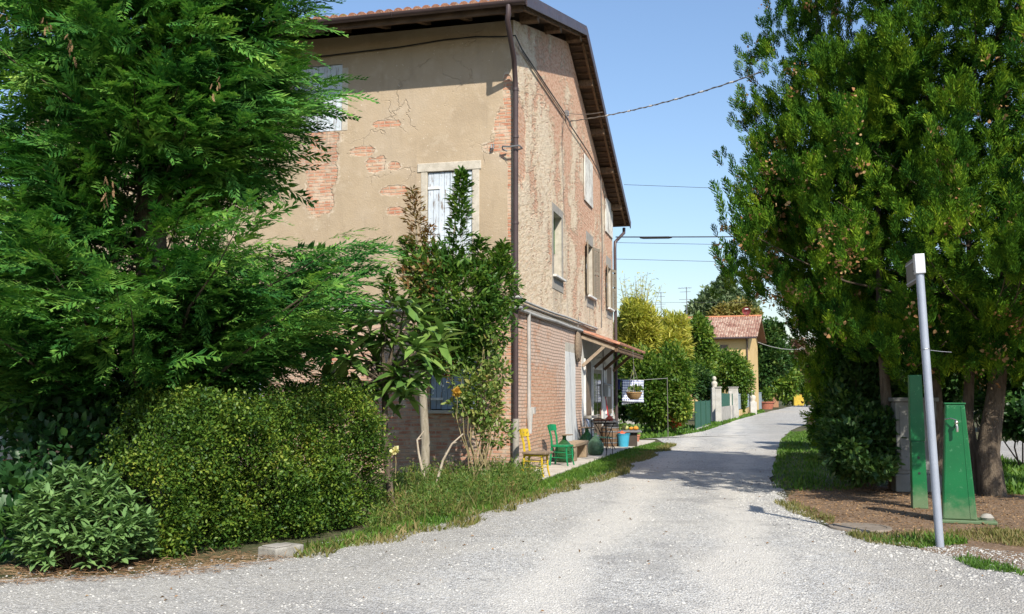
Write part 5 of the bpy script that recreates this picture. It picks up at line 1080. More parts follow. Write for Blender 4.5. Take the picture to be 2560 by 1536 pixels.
for k, (px, py, Y, sc_) in enumerate(((1786, 966, 61, .4), (1882, 1002, 84, .55))):
    p = at(px, py, Y); o = empty('stone_ornament', (p.x, p.y, 0), ('weathered white stone bust half sunk in the shrubs', 'white stone figure on a pillar by the pale railing')[k], 'ornament')
    b = MB(); b.box(-.25 * sc_ * 2, .25 * sc_ * 2, -.25 * sc_ * 2, .25 * sc_ * 2, 0, p.z - .1); b.build('pillar', M_PIER, o, bevel=.02)
    b = MB(); s = sc_; b.lathe([(.001, 0), (.42 * s, .0), (.36 * s, .25 * s), (.5 * s, .6 * s), (.42 * s, .9 * s), (.16 * s, 1.05 * s), (.3 * s, 1.25 * s), (.33 * s, 1.5 * s), (.2 * s, 1.75 * s), (.001, 1.8 * s)], 12, 0, (0, 0, p.z - .1)); b.build('figure', M_STONE, o, smooth=True)
p = pole_px(1996, 1006.5); p = at(1996, 1003, 150); o = empty('yellow_box', (p.x, p.y, 0), 'small yellow box far down the end of the lane', 'box')
b = MB(); b.box(-.75, .75, -.3, .3, .1, 1.75); b.build('casing', plain('yellow_paint', (.6, .42, .06), None, 3, .5), o, bevel=.05)
b = MB(); b.box(-.6, -.4, -.2, .2, -.02, .1); b.build('foot', M_PWALL, o); b = MB(); b.box(.4, .6, -.2, .2, -.02, .1); b.build('foot', M_PWALL, o); b = MB(); b.box(-.8, .8, -.35, .35, 1.752, 1.84); b.build('lid', plain('yellow_lid', (.5, .36, .08), None, 3, .5), o)
# ---- yellow house
YC = at(1874, 990, 95); YC.z = 0; YR = -rad(20)
yh = empty('yellow_house', YC, 'ochre yellow house with red tiled roof and a red satellite dish', 'house', YR)
yz = at(1874, 838, 95).z; D = 8.4; WL = 11.0; rz_ = at(1885, 790, 99).z - .1
b = MB(); b.prism([(0, 0, 0), (0, D, 0), (0, D, yz), (0, D / 2, rz_ - .25), (0, 0, yz)], (-WL, 0, 0)); b.build('wall', M_YELW, yh)
b = MB(); ov, oe = .85, .75; ez = yz - (rz_ - yz) / (D / 2) * oe + .12
sec = [(-oe, ez), (D / 2, rz_), (D + oe, ez), (D + oe, ez - .12), (D / 2, rz_ - .16), (-oe, ez - .12)]
b.prism([(ov, y, z) for y, z in sec], (-WL - 2 * ov, 0, 0)); rf = b.build('roof', plain('roof_eave_boards', (.2, .11, .07), None, 3, .8), yh)
M_TILEP = leafmat('faded_pink_roof_tiles', [(0, (.16, .08, .06)), (.35, (.3, .16, .12)), (.65, (.42, .29, .22)), (1, (.6, .48, .39))], 0, .85, .8, spec=.2)
tile_field(rf, -WL - ov, ov, -oe, ez + .02, D / 2, rz_ + .02, .105, .24, 4, 'tile_covering', M_TILEP)
b = MB(); b.tube([(-WL - ov, D / 2, rz_ + .06), (ov + .03, D / 2, rz_ + .06)], .13, 8); b.build('ridge', plain('orange_ridge_tile', (.5, .2, .1), None, 6, .8), rf, smooth=True)
b = MB(); b.tube([(-WL - ov, -oe - .07, ez - .05), (ov, -oe - .07, ez - .05)], .09, 8); b.build('gutter', M_GUT, yh)
b = MB(); b.tube([(-.15, -oe - .05, ez - .1), (-.12, -.1, yz - .5), (-.12, -.08, 0)], .06, 8); b.build('downpipe', M_GUT, yh)
for (x, z0, z1) in ((-3.2, 4.9, 6.6), (-6.4, 4.9, 6.6), (-9, 4.9, 6.6)):
    b = MB(); b.box(x - .6, x + .6, -.05, .03, z0, z1); wv = b.build('window', M_DARKGL, yh)
    for sg in (-1, 1): b = MB(); b.box(x + sg * .92 - .3, x + sg * .92 + .3, -.09, -.03, z0, z1); b.build('shutter', M_BROWNSH, wv)
b = MB(); b.box(.0, .03, D / 2 - .5, D / 2 + .1, yz + .3, yz + 1.25); b.build('window', M_WHITE, yh, label='small white framed attic window under the verge')
b = MB(); ax = Matrix.Rotation(rad(-78), 3, 'X') @ Matrix.Rotation(rad(12), 3, 'Y'); c0 = Vector((-.55, D / 2 - .1, rz_ + .62))
b.lathe([(.001, .0), (.18, .015), (.34, .06), (.45, .12), (.45, .1), (.34, .045), (.18, 0), (.001, -.015)], 24, 0, c0, ax @ Matrix.Rotation(math.pi, 3, 'X'))
dsh = b.build('satellite_dish', plain('dark_red_dish', (.24, .045, .045), None, 2, .5), yh, smooth=True)
b = MB(); b.tube([(-.55, D / 2, rz_), (-.55, D / 2, rz_ + .6)], .04, 8); b.tube([c0 + Vector((0, -.05, -.42)), c0 + Vector((0, -.5, -.2))], .02, 6); b.build('dish_arm', M_IRON, dsh)
b = MB(); b.box(c0.x - .17, c0.x + .17, c0.y - .17, c0.y - .15, c0.z + .14, c0.z + .23); b.build('dish_mark', M_SILL, dsh)
for (px, pyt, pyb) in ((1636, 722, 800), (1706, 712, 800)):
    q = at(px, pyt, 99); loc = Vector((q.x - YC.x, q.y - YC.y, 0)); M_ = Matrix.Rotation(-YR, 3, 'Z'); q2 = M_ @ loc; zt_ = q.z
    b = MB(); b.tube([(q2.x, D / 2, rz_ - .1), (q2.x, D / 2, zt_)], .045, 6)
    for dz, L in ((.1, .9), (.5, .7), (1.3, .8), (1.6, .6)): b.tube([(q2.x - L, D / 2, zt_ - dz), (q2.x + L * .6, D / 2, zt_ - dz)], .022, 5)
    for xx in (-.7, -.4, -.1, .3): b.tube([(q2.x + xx, D / 2 - .4, zt_ - .1), (q2.x + xx, D / 2 + .4, zt_ - .1)], .018, 5)
    b.build('roof_aerial', M_IRON, yh)
# ---- shrubs and trees of the gardens
def B(px, Y): p = at(px, 990, Y); return Vector((p.x, p.y, 0))
def C(px, py, Y): return at(px, py, Y)
def shrub_px(name, label, cat, Y, px0, blobs, mat, T, size, group=None, up=.3, shell=.45, stems=6):
    k = Y / FPX; out = []
    for (px, py, rx, rz, n) in blobs: out.append((C(px, py, Y + RN.uniform(-.5, .5)), (rx * k, max(rx * k * .8, .8), rz * k), n))
    return leafy_shrub(name, label, cat, B(px0, Y), out, mat, T, size, stems, group, up=up, shell=shell)
shrub_px('vine_shrub', 'tall yellow-green vine covered shrub right behind the checked cloth', 'shrub', 40, 1640, [(1640, 985, 62, 85, 3200), (1600, 930, 50, 60, 1700), (1690, 930, 45, 70, 1700), (1640, 1030, 70, 40, 1600), (1705, 1020, 24, 42, 900)], M_GRNS, LW, .15)
shrub_px('yellow_bamboo', 'yellowing bamboo clump with thin bare tips above it', 'bamboo', 46, 1590, [(1585, 850, 48, 72, 2400), (1555, 880, 38, 70, 1200), (1615, 830, 36, 55, 1300), (1585, 790, 30, 36, 700)], M_YELB, T_leaf(.2, .08, .2), .3, up=.6)
shrub_px('yellow_bamboo', 'olive yellow bamboo clump left of the dark bushy tree', 'bamboo', 52, 1680, [(1675, 860, 42, 58, 2000), (1690, 822, 30, 38, 900), (1650, 850, 34, 50, 1000)], M_YELB, T_leaf(.2, .08, .2), .3, up=.6)
o = empty('bamboo_shoot', B(1585, 46), 'thin bare bamboo shoots rising against the sky above the clump', 'bamboo'); b = MB(); P_ = []; D_ = []
for k in range(26):
    px = RN.gauss(1588, 26); top = RN.uniform(680, 740); a_ = C(1590 + (px - 1590) * .5, 820, 46); t_ = C(px, top, 46 + RN.uniform(-1, 1)); pt_, r_ = limb(a_ - o.location, t_ - o.location, .022, .006, 5, .04, .05); b.tube(pt_, r_, 4)
    for j in range(16): q = a_.lerp(t_, RN.uniform(.35, 1)); P_.append((q + Vector((RN.gauss(0, .18), RN.gauss(0, .1), RN.gauss(0, .1))))[:]); D_.append((RN.gauss(0, .6), RN.gauss(0, .3), RN.uniform(-.4, .8)))
b.build('canes', plain('pale_bamboo_cane', (.3, .27, .14), None, 4, .7), o); a, f = spread(T_leaf(.22, .08, .2), np.array(P_), frames(np.array(D_)), NP.uniform(.12, .24, len(P_))); mesh_np('leaves', a, f, M_YELB, o)
shrub_px('bushy_tree', 'dark green bushy tree standing left of the yellow house roof', 'tree', 66, 1748, [(1745, 830, 32, 42, 1800), (1730, 870, 38, 45, 1600), (1768, 885, 22, 28, 700), (1740, 930, 50, 45, 1700)], M_GRNS, LW, .24)
shrub_px('broad_shrub', 'broad leafy shrub overgrowing the white gate piers', 'shrub', 76, 1830, [(1822, 920, 50, 38, 2600), (1785, 945, 45, 40, 1800), (1850, 950, 32, 42, 1700), (1856, 1000, 9, 30, 500)], M_GRNS, LW, .22)
shrub_px('broad_shrub', 'rounded dark shrub growing over the netting fence end', 'shrub', 62, 1765, [(1770, 985, 34, 42, 1700), (1745, 955, 36, 42, 1300), (1788, 1020, 10, 26, 300)], M_GRND, LW, .18)
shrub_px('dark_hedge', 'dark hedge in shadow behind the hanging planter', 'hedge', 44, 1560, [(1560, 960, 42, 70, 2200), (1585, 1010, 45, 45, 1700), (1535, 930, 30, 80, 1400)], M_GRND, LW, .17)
shrub_px('flowering_plant', 'small plant with orange-red flowers at the foot of the vine shrub', 'plant', 40.5, 1683, [(1683, 1055, 20, 16, 160)], leafmat('orange_red_flowers', [(0, (.4, .06, .02)), (.5, (.6, .14, .05)), (1, (.2, .22, .04))], .3, .6, 2), LR, .14, up=.8)
shrub_px('poplar_tree', 'big grey-green tree rising behind the yellow house', 'tree', 150, 1800, [(1800, 765, 62, 48, 3000), (1755, 790, 42, 50, 1700), (1815, 730, 30, 42, 1300), (1850, 775, 45, 40, 1500), (1800, 850, 60, 60, 1200)], M_BLUE, LW, .62, shell=.3)
shrub_px('autumn_tree', 'brownish autumn tree directly over the red tiled ridge', 'tree', 128, 1850, [(1845, 785, 48, 32, 2000), (1800, 790, 30, 24, 900), (1865, 870, 30, 60, 1000)], M_AUT, LW, .5)
shrub_px('oak_tree', 'dark tree to the right of the yellow house gable', 'tree', 118, 1915, [(1915, 850, 40, 55, 2100), (1935, 895, 38, 45, 1700), (1905, 920, 40, 50, 1500), (1940, 830, 20, 28, 500)], M_GRND, LW, .42)
shrub_px('round_shrub', 'bright green rounded shrub behind the dark grey screen', 'shrub', 124, 1922, [(1922, 950, 36, 44, 1700), (1965, 960, 34, 40, 1400)], M_GRNS, LW, .42)
shrub_px('end_tree', 'brownish tree closing the far end of the lane', 'tree', 185, 1985, [(1985, 925, 34, 50, 1700), (2015, 940, 34, 50, 1700), (1960, 960, 30, 35, 1100)], M_AUT, LW, .62)
shrub_px('end_tree', 'dark pointed conifer at the far end of the lane', 'tree', 175, 1983, [(1983, 880, 12, 30, 500), (1983, 915, 20, 32, 700)], M_GRND, LW, .5, up=.8)
shrub_px('bare_tree', 'thin reddish half bare tree over the end of the lane', 'tree', 160, 2020, [(2020, 880, 34, 34, 380), (1995, 860, 20, 18, 160)], leafmat('sparse_red_leaves', [(0, (.16, .08, .06)), (1, (.24, .15, .1))], .2, .7, 1), LW, .4, shell=.1, stems=18)
shrub_px('end_tree', 'green tree at the far end on the right side of the lane', 'tree', 140, 2062, [(2065, 950, 40, 48, 1600), (2110, 930, 45, 60, 1500), (2030, 985, 16, 22, 500)], M_GRND, LW, .5)
shrub_px('low_shrub', 'yellow-green low shrub beside the yellow box', 'shrub', 152, 1965, [(1965, 985, 30, 22, 900), (2020, 985, 26, 24, 900)], M_GRNS, LW, .45)
# right of the lane
shrub_px('laurel_shrub', 'light leaved shrub hanging over the right edge of the lane', 'shrub', 31, 2070, [(2068, 930, 34, 50, 1300), (2085, 1000, 38, 60, 1500), (2062, 1060, 26, 40, 700), (2085, 1090, 36, 35, 700)], M_GRNS, T_leaf(.3, .1, .2), .26)
shrub_px('laurel_shrub', 'smaller pale leaved shrub farther up the right side of the lane', 'shrub', 52, 2060, [(2062, 940, 22, 40, 900), (2066, 990, 22, 32, 900)], M_GRNS, T_leaf(.34, .1, .2), .34)
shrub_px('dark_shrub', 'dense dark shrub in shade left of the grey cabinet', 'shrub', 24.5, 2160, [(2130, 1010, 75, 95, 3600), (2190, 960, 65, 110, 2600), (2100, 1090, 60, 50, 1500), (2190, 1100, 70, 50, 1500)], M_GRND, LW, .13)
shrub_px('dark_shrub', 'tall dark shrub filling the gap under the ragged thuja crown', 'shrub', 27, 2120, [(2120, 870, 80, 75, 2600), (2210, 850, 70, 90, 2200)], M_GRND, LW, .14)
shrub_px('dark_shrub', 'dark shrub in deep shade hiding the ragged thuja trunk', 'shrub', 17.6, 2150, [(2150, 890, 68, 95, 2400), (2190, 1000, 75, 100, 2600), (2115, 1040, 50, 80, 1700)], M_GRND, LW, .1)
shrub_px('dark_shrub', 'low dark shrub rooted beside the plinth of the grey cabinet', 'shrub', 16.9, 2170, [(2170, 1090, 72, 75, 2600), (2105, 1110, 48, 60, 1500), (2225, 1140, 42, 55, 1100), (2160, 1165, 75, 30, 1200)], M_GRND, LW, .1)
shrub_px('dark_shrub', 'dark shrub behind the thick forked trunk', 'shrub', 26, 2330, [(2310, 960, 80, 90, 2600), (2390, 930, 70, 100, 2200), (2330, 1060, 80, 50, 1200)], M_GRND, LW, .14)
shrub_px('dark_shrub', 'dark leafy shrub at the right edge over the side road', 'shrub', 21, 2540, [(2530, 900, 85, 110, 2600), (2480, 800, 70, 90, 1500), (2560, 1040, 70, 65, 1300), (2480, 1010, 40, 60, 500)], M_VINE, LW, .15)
shrub_px('garden_tree', 'tall dark tree across the side road', 'tree', 44, 2450, [(2450, 880, 150, 130, 3600), (2300, 860, 120, 130, 2600), (2600, 850, 130, 160, 2600)], M_GRND, LW, .3)
# left, behind the cypress and the vans
shrub_px('garden_tree', 'dark tree at the far left beyond the farmhouse', 'tree', 27, -60, [(-60, 930, 190, 190, 4200), (60, 700, 90, 160, 1600)], M_GRND, LW, .22)
# ================================================================== THINGS BY THE DOOR AND ALONG THE LANE
M_YEL = plain('chipped_yellow_paint', (.6, .42, .025), (.5, .34, .02), 6, .5, .1, wear=(.36, .27, .12), wear_amt=.6)
M_GRN = plain('glossy_green_paint', (.008, .22, .085), (.006, .165, .062), 6, .4, .05, wear=(.05, .26, .14), wear_amt=.6)
M_SEATW = plain('grey_seat_wood', (.27, .2, .14), (.17, .12, .08), 5, .8, .3, stretch=(1, 6, 1))
def kitchen_chair(loc, rz, mat, seat_mats, label, loose_seat=False, holes=True):
    o = empty('kitchen_chair', loc, label, 'chair', rz, 'painted kitchen chairs by the house wall')
    sw, sdp, sh = .42, .41, .45
    b = MB()                                             # seat, a little wider in front
    P = [(-sdp / 2, -sw * .43), (sdp / 2 - .02, -sw / 2), (sdp / 2, -sw * .42), (sdp / 2, sw * .42), (sdp / 2 - .02, sw / 2), (-sdp / 2, sw * .43)]
    if loose_seat:
        b.prism([(x, y, sh - .06) for x, y in P], (0, 0, .04)); st = b.build('seat', mat, o, bevel=.006)
        b = MB(); b.box(-sdp / 2 + .0, sdp / 2 + .07, -sw / 2 - .03, sw / 2 + .05, sh - .018, sh + .03, 0); b.build('seat_board', seat_mats, st, bevel=.012)
    else:
        b.prism([(x, y, sh - .04) for x, y in P], (0, 0, .045)); b.build('seat', mat, o, bevel=.012)
    for sg in (-1, 1):
        b = MB(); y = sg * .165
        b.tube([(.165, y, sh - .04), (.175, y * 1.03, .26), (.185, y * 1.05, .12), (.215, y * 1.12, 0)], [.021, .02, .018, .016], 8); b.build('leg', mat, o, smooth=True)
        b = MB(); y = sg * .155
        for (A, Bq) in (((-.235, y, .0), (-.18, y, .44)), ((-.18, y, .43), (-.2, y, .65)), ((-.2, y, .64), (-.275, y * 1.04, .9))): b.beam(A, Bq, .03, .042, up=(1, 0, 0))
        b.build('back_post', mat, o, bevel=.006)
    b = MB(); n = 6; pts = [(-.25 - .035 * (1 - ((i / n) * 2 - 1) ** 2), -.19 + .38 * i / n) for i in range(n + 1)]
    top = [.905 + .012 * (1 - ((i / n) * 2 - 1) ** 2) for i in range(n + 1)]
    for i in range(n):
        (x0, y0), (x1, y1) = pts[i], pts[i + 1]; z0 = .765; vs = []
        for (x, y, t) in ((x0, y0, top[i]), (x1, y1, top[i + 1])): vs += [(x + .045, y, z0), (x + .022, y, z0), (x, y, t), (x + .022, y, t)]
        b.add(vs, [(0, 4, 7, 3), (1, 2, 6, 5), (3, 7, 6, 2), (0, 1, 5, 4)] + ([(0, 3, 2, 1)] if i == 0 else []) + ([(4, 5, 6, 7)] if i == n - 1 else []))
    tr = b.build('top_rail', mat, o, smooth=False)
    if holes:
        for y in (-.11, .1):
            b = MB(); b.lathe([(.001, .0), (.017, .0), (.017, .004), (.001, .006)], 10, 0, (-.236 + .02, y, .845), Matrix.Rotation(rad(76), 3, 'Y')); b.build('knot', M_BROWNSH, tr)
    for z in (.17, .29):
        for sg in (-1, 1): b = MB(); b.tube([(-.215 + z * .1, sg * .158, z + .01), (.18, sg * .172, z)], .0095, 6); b.build('rung', mat, o, smooth=True)
    b = MB(); b.tube([(.18, -.172, .24), (.18, .172, .24)], .0095, 6); b.build('rung', mat, o, smooth=True)
    b = MB(); b.tube([(-.2, -.155, .3), (-.2, .155, .3)], .0095, 6); b.build('rung', mat, o, smooth=True)
    return o
PZ = .046
def hp(px, py, dz=PZ): p = gp(px, py, dz); return Vector((p.x, p.y, dz))
pf = (hp(1360, 1195) + hp(1373.5, 1189)) / 2
cy_ = pf - NG * .21
kitchen_chair(cy_ + Vector((0, 0, 0)), HROT - rad(6), M_YEL, M_SEATW, 'yellow painted wooden chair with a loose grey board on its seat', True)
cg = (hp(1425, 1167) + hp(1440, 1163) + hp(1380, 1164)) / 3 + Vector((-.08, .12, 0))
kitchen_chair(cg, HROT - rad(11), M_GRN, None, 'bright green painted wooden chair next to the yellow one', False, False)
# rustic bench
bw = plain('weathered_bench_wood', (.36, .27, .18), (.22, .16, .1), 3, .85, .6, .02, stretch=(1, .25, 1), wear=(.14, .1, .07), wear_amt=.64)
bq = h2w(.36, 4.75, PZ); o = empty('rustic_bench', bq, 'low rustic bench of a thick plank on wooden blocks against the wall', 'bench', HROT)
b = MB(); b.box(-.2, .2, -.95, .95, .33, .42); b.build('seat', bw, o, bevel=.02)
for y in (-.78, .74): b = MB(); b.box(-.17, .19, y - .14, y + .14, 0, .328); b.build('block', bw, o, bevel=.02)
def glass(name, c, rough=.05):
    m, nt, out = new_mat(name); g = nd(nt, 'ShaderNodeBsdfPrincipled', {'Base Color': (*c, 1), 'Roughness': rough, 'Transmission Weight': .75, 'IOR': 1.25}); nt.links.new(g.outputs[0], out.inputs[0]); return m
M_DEMI = glass('green_bottle_glass', (.1, .3, .12))
M_DEMIB = glass('pale_green_bottle_glass', (.22, .4, .25))
def demijohn(p, s, mat, label, board=0.0):
    o = empty('demijohn', p, label, 'demijohn', RN.uniform(0, 3), 'glass demijohns by the wall')
    b = MB(); pr = [(.001, .0), (.15, .0), (.2, .03), (.235, .12), (.24, .22), (.22, .32), (.16, .42), (.09, .49), (.05, .53), (.042, .6), (.055, .605), (.055, .625), (.035, .625)]
    pr2 = [(.03, .6), (.045, .52), (.1, .46), (.17, .38), (.222, .28), (.228, .18), (.22, .11), (.18, .03), (.001, .02)]
    b.lathe([(r * s, z * s) for r, z in pr + pr2], 24); b.build('bottle', mat, o, smooth=True)
    if board:
        b = MB(); b.box(-board, board, -board * .8, board * .8, .627 * s, .627 * s + .025); b.build('lid_board', M_SEATW, o, bevel=.006)
    else:
        b = MB(); b.lathe([(.001, .66 * s), (.04 * s, .65 * s), (.03 * s, .58 * s), (.001, .58 * s)], 10); b.build('stopper', M_BROWNSH, o, smooth=True)
    return o
demijohn(hp(1411, 1156), 1.0, M_DEMI, 'dark green demijohn topped by a board behind the green chair', .17)
demijohn(hp(1489, 1138), .92, M_DEMIB, 'pale clear-green demijohn standing in front of the bench end')
demijohn(hp(1477, 1133) + NG * -.1, 1.08, M_DEMI, 'taller dark demijohn with a board lid half hidden by the pale one', .2)
# round table with wrought legs
tp = at(1512, 990, 28.4); tp.z = PZ; o = empty('garden_table', tp, 'round garden table with a pale top and dark curved iron legs', 'table')
M_TOP = plain('pale_table_top', (.5, .42, .32), (.4, .33, .25), 5, .6, .1); M_BLKI = plain('black_wrought_iron', (.02, .02, .022), None, 6, .5)
b = MB(); b.lathe([(.001, .79), (.4, .79), (.42, .8), (.42, .82), (.4, .83), (.001, .83)], 28); b.build('top', M_TOP, o, smooth=True)
b = MB(); b.tube([(.33 * math.cos(t * .2618), .33 * math.sin(t * .2618), .76) for t in range(25)], .012, 6, cap=False); b.build('ring', M_BLKI, o)
for k in range(3):
    a_ = k * 2.094 + .5; c, s = math.cos(a_), math.sin(a_); b = MB(); b.tube([(c * .34, s * .34, .79), (c * .2, s * .2, .58), (c * .12, s * .12, .4), (c * .2, s * .2, .2), (c * .36, s * .36, 0)], .013, 7); b.build('leg', M_BLKI, o, smooth=True)
ttop = tp.z + .832
def dish(name, p, prof, mat, label, cat, mat2=None):
    o = empty(name, p, label, cat); b = MB(); b.lathe(prof, 18); b.build('body', mat, o, smooth=True); return o
M_TERRA = plain('terracotta', (.42, .17, .1), (.34, .13, .08), 7, .8, .2)
o = dish('serving_tray', Vector((tp.x - .12, tp.y - .05, ttop)), [(.001, 0), (.2, 0), (.26, .03), (.25, .035), (.2, .012), (.001, .012)], M_TERRA, 'red-brown round tray lying on the garden table', 'tray'); 
b = MB(); b.lathe([(.001, .015), (.15, .015), (.17, .04), (.12, .06), (.001, .065)], 16); b.build('bread', plain('crusty_bread', (.48, .27, .12), None, 8, .8), o, smooth=True)
o = dish('clay_pot', Vector((tp.x + .13, tp.y + .02, ttop)), [(.001, 0), (.1, 0), (.12, .06), (.06, .12), (.04, .15), (.001, .15)], plain('red_glazed_clay', (.45, .1, .06), None, 5, .5), 'small red glazed pot with pointed lid on the garden table', 'pot')
b = MB(); b.lathe([(.001, .15), (.02, .152), (.025, .18), (.001, .195)], 10); b.build('lid_knob', M_TERRA, o, smooth=True)
# green metal armchair
ac = at(1504, 990, 26.2); ac.z = PZ; o = empty('metal_armchair', ac, 'black iron armchair with a pale green seat in front of the garden table', 'chair', HROT + rad(80))
M_PGRN = plain('pale_green_metal', (.2, .42, .27), None, 5, .5)
b = MB(); n = 6
for i in range(n): x0 = -.21 + .42 * i / n; z = .45 - .02 * math.sin(i / n * 3.14); b.box(x0, x0 + .055, -.2, .2, z, z + .012)
b.box(.19, .215, -.21, .21, .425, .46); b.build('seat', M_PGRN, o, bevel=.003)
for sg in (-1, 1):
    b = MB(); y = sg * .22
    b.tube([(.24, y, 0), (.2, y, .3), (.2, y, .45), (.22, y, .6), (.15, y, .66), (-.1, y, .66), (-.24, y, .64)], .011, 7); b.build('arm', M_BLKI, o, smooth=True)
    b = MB(); b.tube([(-.3, y, 0), (-.2, y, .3), (-.2, y, .45), (-.28, y * .9, .9)], .012, 7); b.build('leg', M_BLKI, o, smooth=True)
    b = MB(); b.tube([(.2, y, .3), (.05, y, .16), (-.1, y, .16), (-.22, y, .25)], .008, 6); b.build('stretcher', M_BLKI, o, smooth=True)
b = MB(); b.tube([(-.28, -.2, .9), (-.3, -.1, .95), (-.305, 0, .965), (-.3, .1, .95), (-.28, .2, .9)], .012, 7)
for y in (-.1, 0, .1): b.tube([(-.21, y, .46), (-.3, y, .95)], .007, 5)
b.build('backrest', M_BLKI, o, smooth=True)
def stripes(name, base, ink, sx, sy, w=.25, both=True):
    m, nt, out = new_mat(name); sp = nd(nt, 'ShaderNodeSeparateXYZ', {0: coords(nt)})
    fx = math_(nt, 'LESS_THAN', math_(nt, 'FRACT', math_(nt, 'MULTIPLY', sp.outputs[0], sx)), w); fz = math_(nt, 'LESS_THAN', math_(nt, 'FRACT', math_(nt, 'MULTIPLY', sp.outputs[2], sy)), w)
    if both:
        s = math_(nt, 'ADD', fx, fz); col = mix(nt, math_(nt, 'MULTIPLY', s, .5), base, ink)
    else: col = mix(nt, fx, base, ink)
    finish(nt, out, col, .9, spec=.1); return m
def cloth(name, pts_fn, nu, nv, mat, parent, th=.006):
    b = MB(); P = [[Vector(pts_fn(i / nu, j / nv)) for j in range(nv + 1)] for i in range(nu + 1)]
    b.add([p for r_ in P for p in r_], [(i * (nv + 1) + j, (i + 1) * (nv + 1) + j, (i + 1) * (nv + 1) + j + 1, i * (nv + 1) + j + 1) for i in range(nu) for j in range(nv)])
    o = b.build(name, mat, parent, smooth=True); s = o.modifiers.new('thickness', 'SOLIDIFY'); s.thickness = th; return o
# white towel hung over a folded chair by the wall
fc = at(1476, 990, 27.3); fc.z = PZ; o = empty('folding_chair', fc, 'white folding chair behind the demijohns beside the door sill', 'chair', HROT)
for sg in (-1, 1):
    b = MB(); b.tube([(.22, sg * .2, 0), (-.1, sg * .2, .86)], .013, 7); b.build('back_post', M_WHITE, o, smooth=True)
    b = MB(); b.tube([(-.2, sg * .18, 0), (.16, sg * .18, .46)], .013, 7); b.build('leg', M_WHITE, o, smooth=True)
b = MB(); b.box(-.12, .22, -.19, .19, .44, .465); b.build('seat', M_WHITE, o, bevel=.006); b = MB(); b.box(-.125, -.085, -.2, .2, .68, .87); b.build('backrest', M_WHITE, o, bevel=.006)
tw_ = empty('towel', fc + Vector((0, 0, .9)), 'white towel with blue stripes hanging over the folding chair', 'towel', HROT)
cloth('fabric', lambda u, v: (-.105 + .05 * math.copysign(1, v - .5) * (1 if abs(v - .5) > .06 else abs(v - .5) / .06) + .01 * math.sin(u * 9 + v * 4) - (.06 * (v - .5) if v > .5 else .0), -.17 + .34 * u, .0 - .95 * abs(v - .5) + .01 * math.sin(u * 7)), 12, 18, stripes('blue_striped_towel', (.68, .68, .7), (.12, .16, .36), 9.0, 14.0, .22, False), tw_)
# barrel
bp = hp(1526, 1116); bp = bp + NG * .0; o = empty('barrel', bp, 'old wooden half barrel with iron hoops behind the table', 'barrel')
b = MB(); b.lathe([(.001, 0), (.24, 0), (.285, .2), (.3, .34), (.285, .48), (.25, .62), (.23, .62), (.25, .5), (.001, .5)], 22); b.build('staves', plain('dark_stave_wood', (.19, .12, .07), (.1, .065, .04), 4, .8, .4, stretch=(6, 6, .5)), o, smooth=True)
for z, r in ((.1, .267), (.24, .295), (.44, .295), (.56, .27)): b = MB(); b.lathe([(r - .01, z), (r + .004, z), (r + .004, z + .035), (r - .01, z + .035)], 22); b.build('hoop', M_IRON, o, smooth=True)
sk = empty('dark_sack', bp + Vector((.02, -.02, .505)), 'black sack slumped on the barrel under the table', 'sack'); b = MB(); b.lathe([(.001, 0), (.2, 0), (.25, .1), (.22, .22), (.13, .32), (.05, .36), (.07, .42), (.001, .42)], 14); b.build('bag', M_CABLE, sk, smooth=True); b = MB(); b.tube([(.05 * math.cos(t), .05 * math.sin(t), .36) for t in [k * .63 for k in range(11)]], .012, 5); b.build('tie', M_WHITE, sk)
# blue bucket
bp = hp(1559, 1117); o = empty('bucket', bp, 'light blue plastic bucket at the edge of the apron', 'bucket'); M_BLUEP = plain('light_blue_plastic', (.06, .36, .52), (.05, .32, .47), 3, .4, .02)
b = MB(); b.lathe([(.001, 0), (.145, 0), (.19, .37), (.205, .375), (.205, .4), (.185, .4), (.14, .015), (.001, .015)], 24); b.build('body', M_BLUEP, o, smooth=True)
b = MB(); b.tube([(-.2, 0, .37), (-.19, .06, .3), (-.1, .17, .22), (.1, .17, .22), (.19, .06, .3), (.2, 0, .37)], .006, 6); b.build('handle', M_IRON, o, smooth=True)
rg = empty('red_cloth', bp + Vector((-.06, 0, .402)), 'bunched orange-red cloth over the rim of the blue bucket', 'cloth'); M_REDC = plain('orange_red_cloth', (.62, .12, .05), (.5, .09, .04), 8, .9, .4)
cloth('fabric', lambda u, v: (-.14 + .28 * u, -.1 + .22 * v, .035 * math.sin(u * 8) * math.cos(v * 7) + .05 * math.sin(v * 3.1) * math.sin(u * 3.1)), 14, 12, M_REDC, rg)
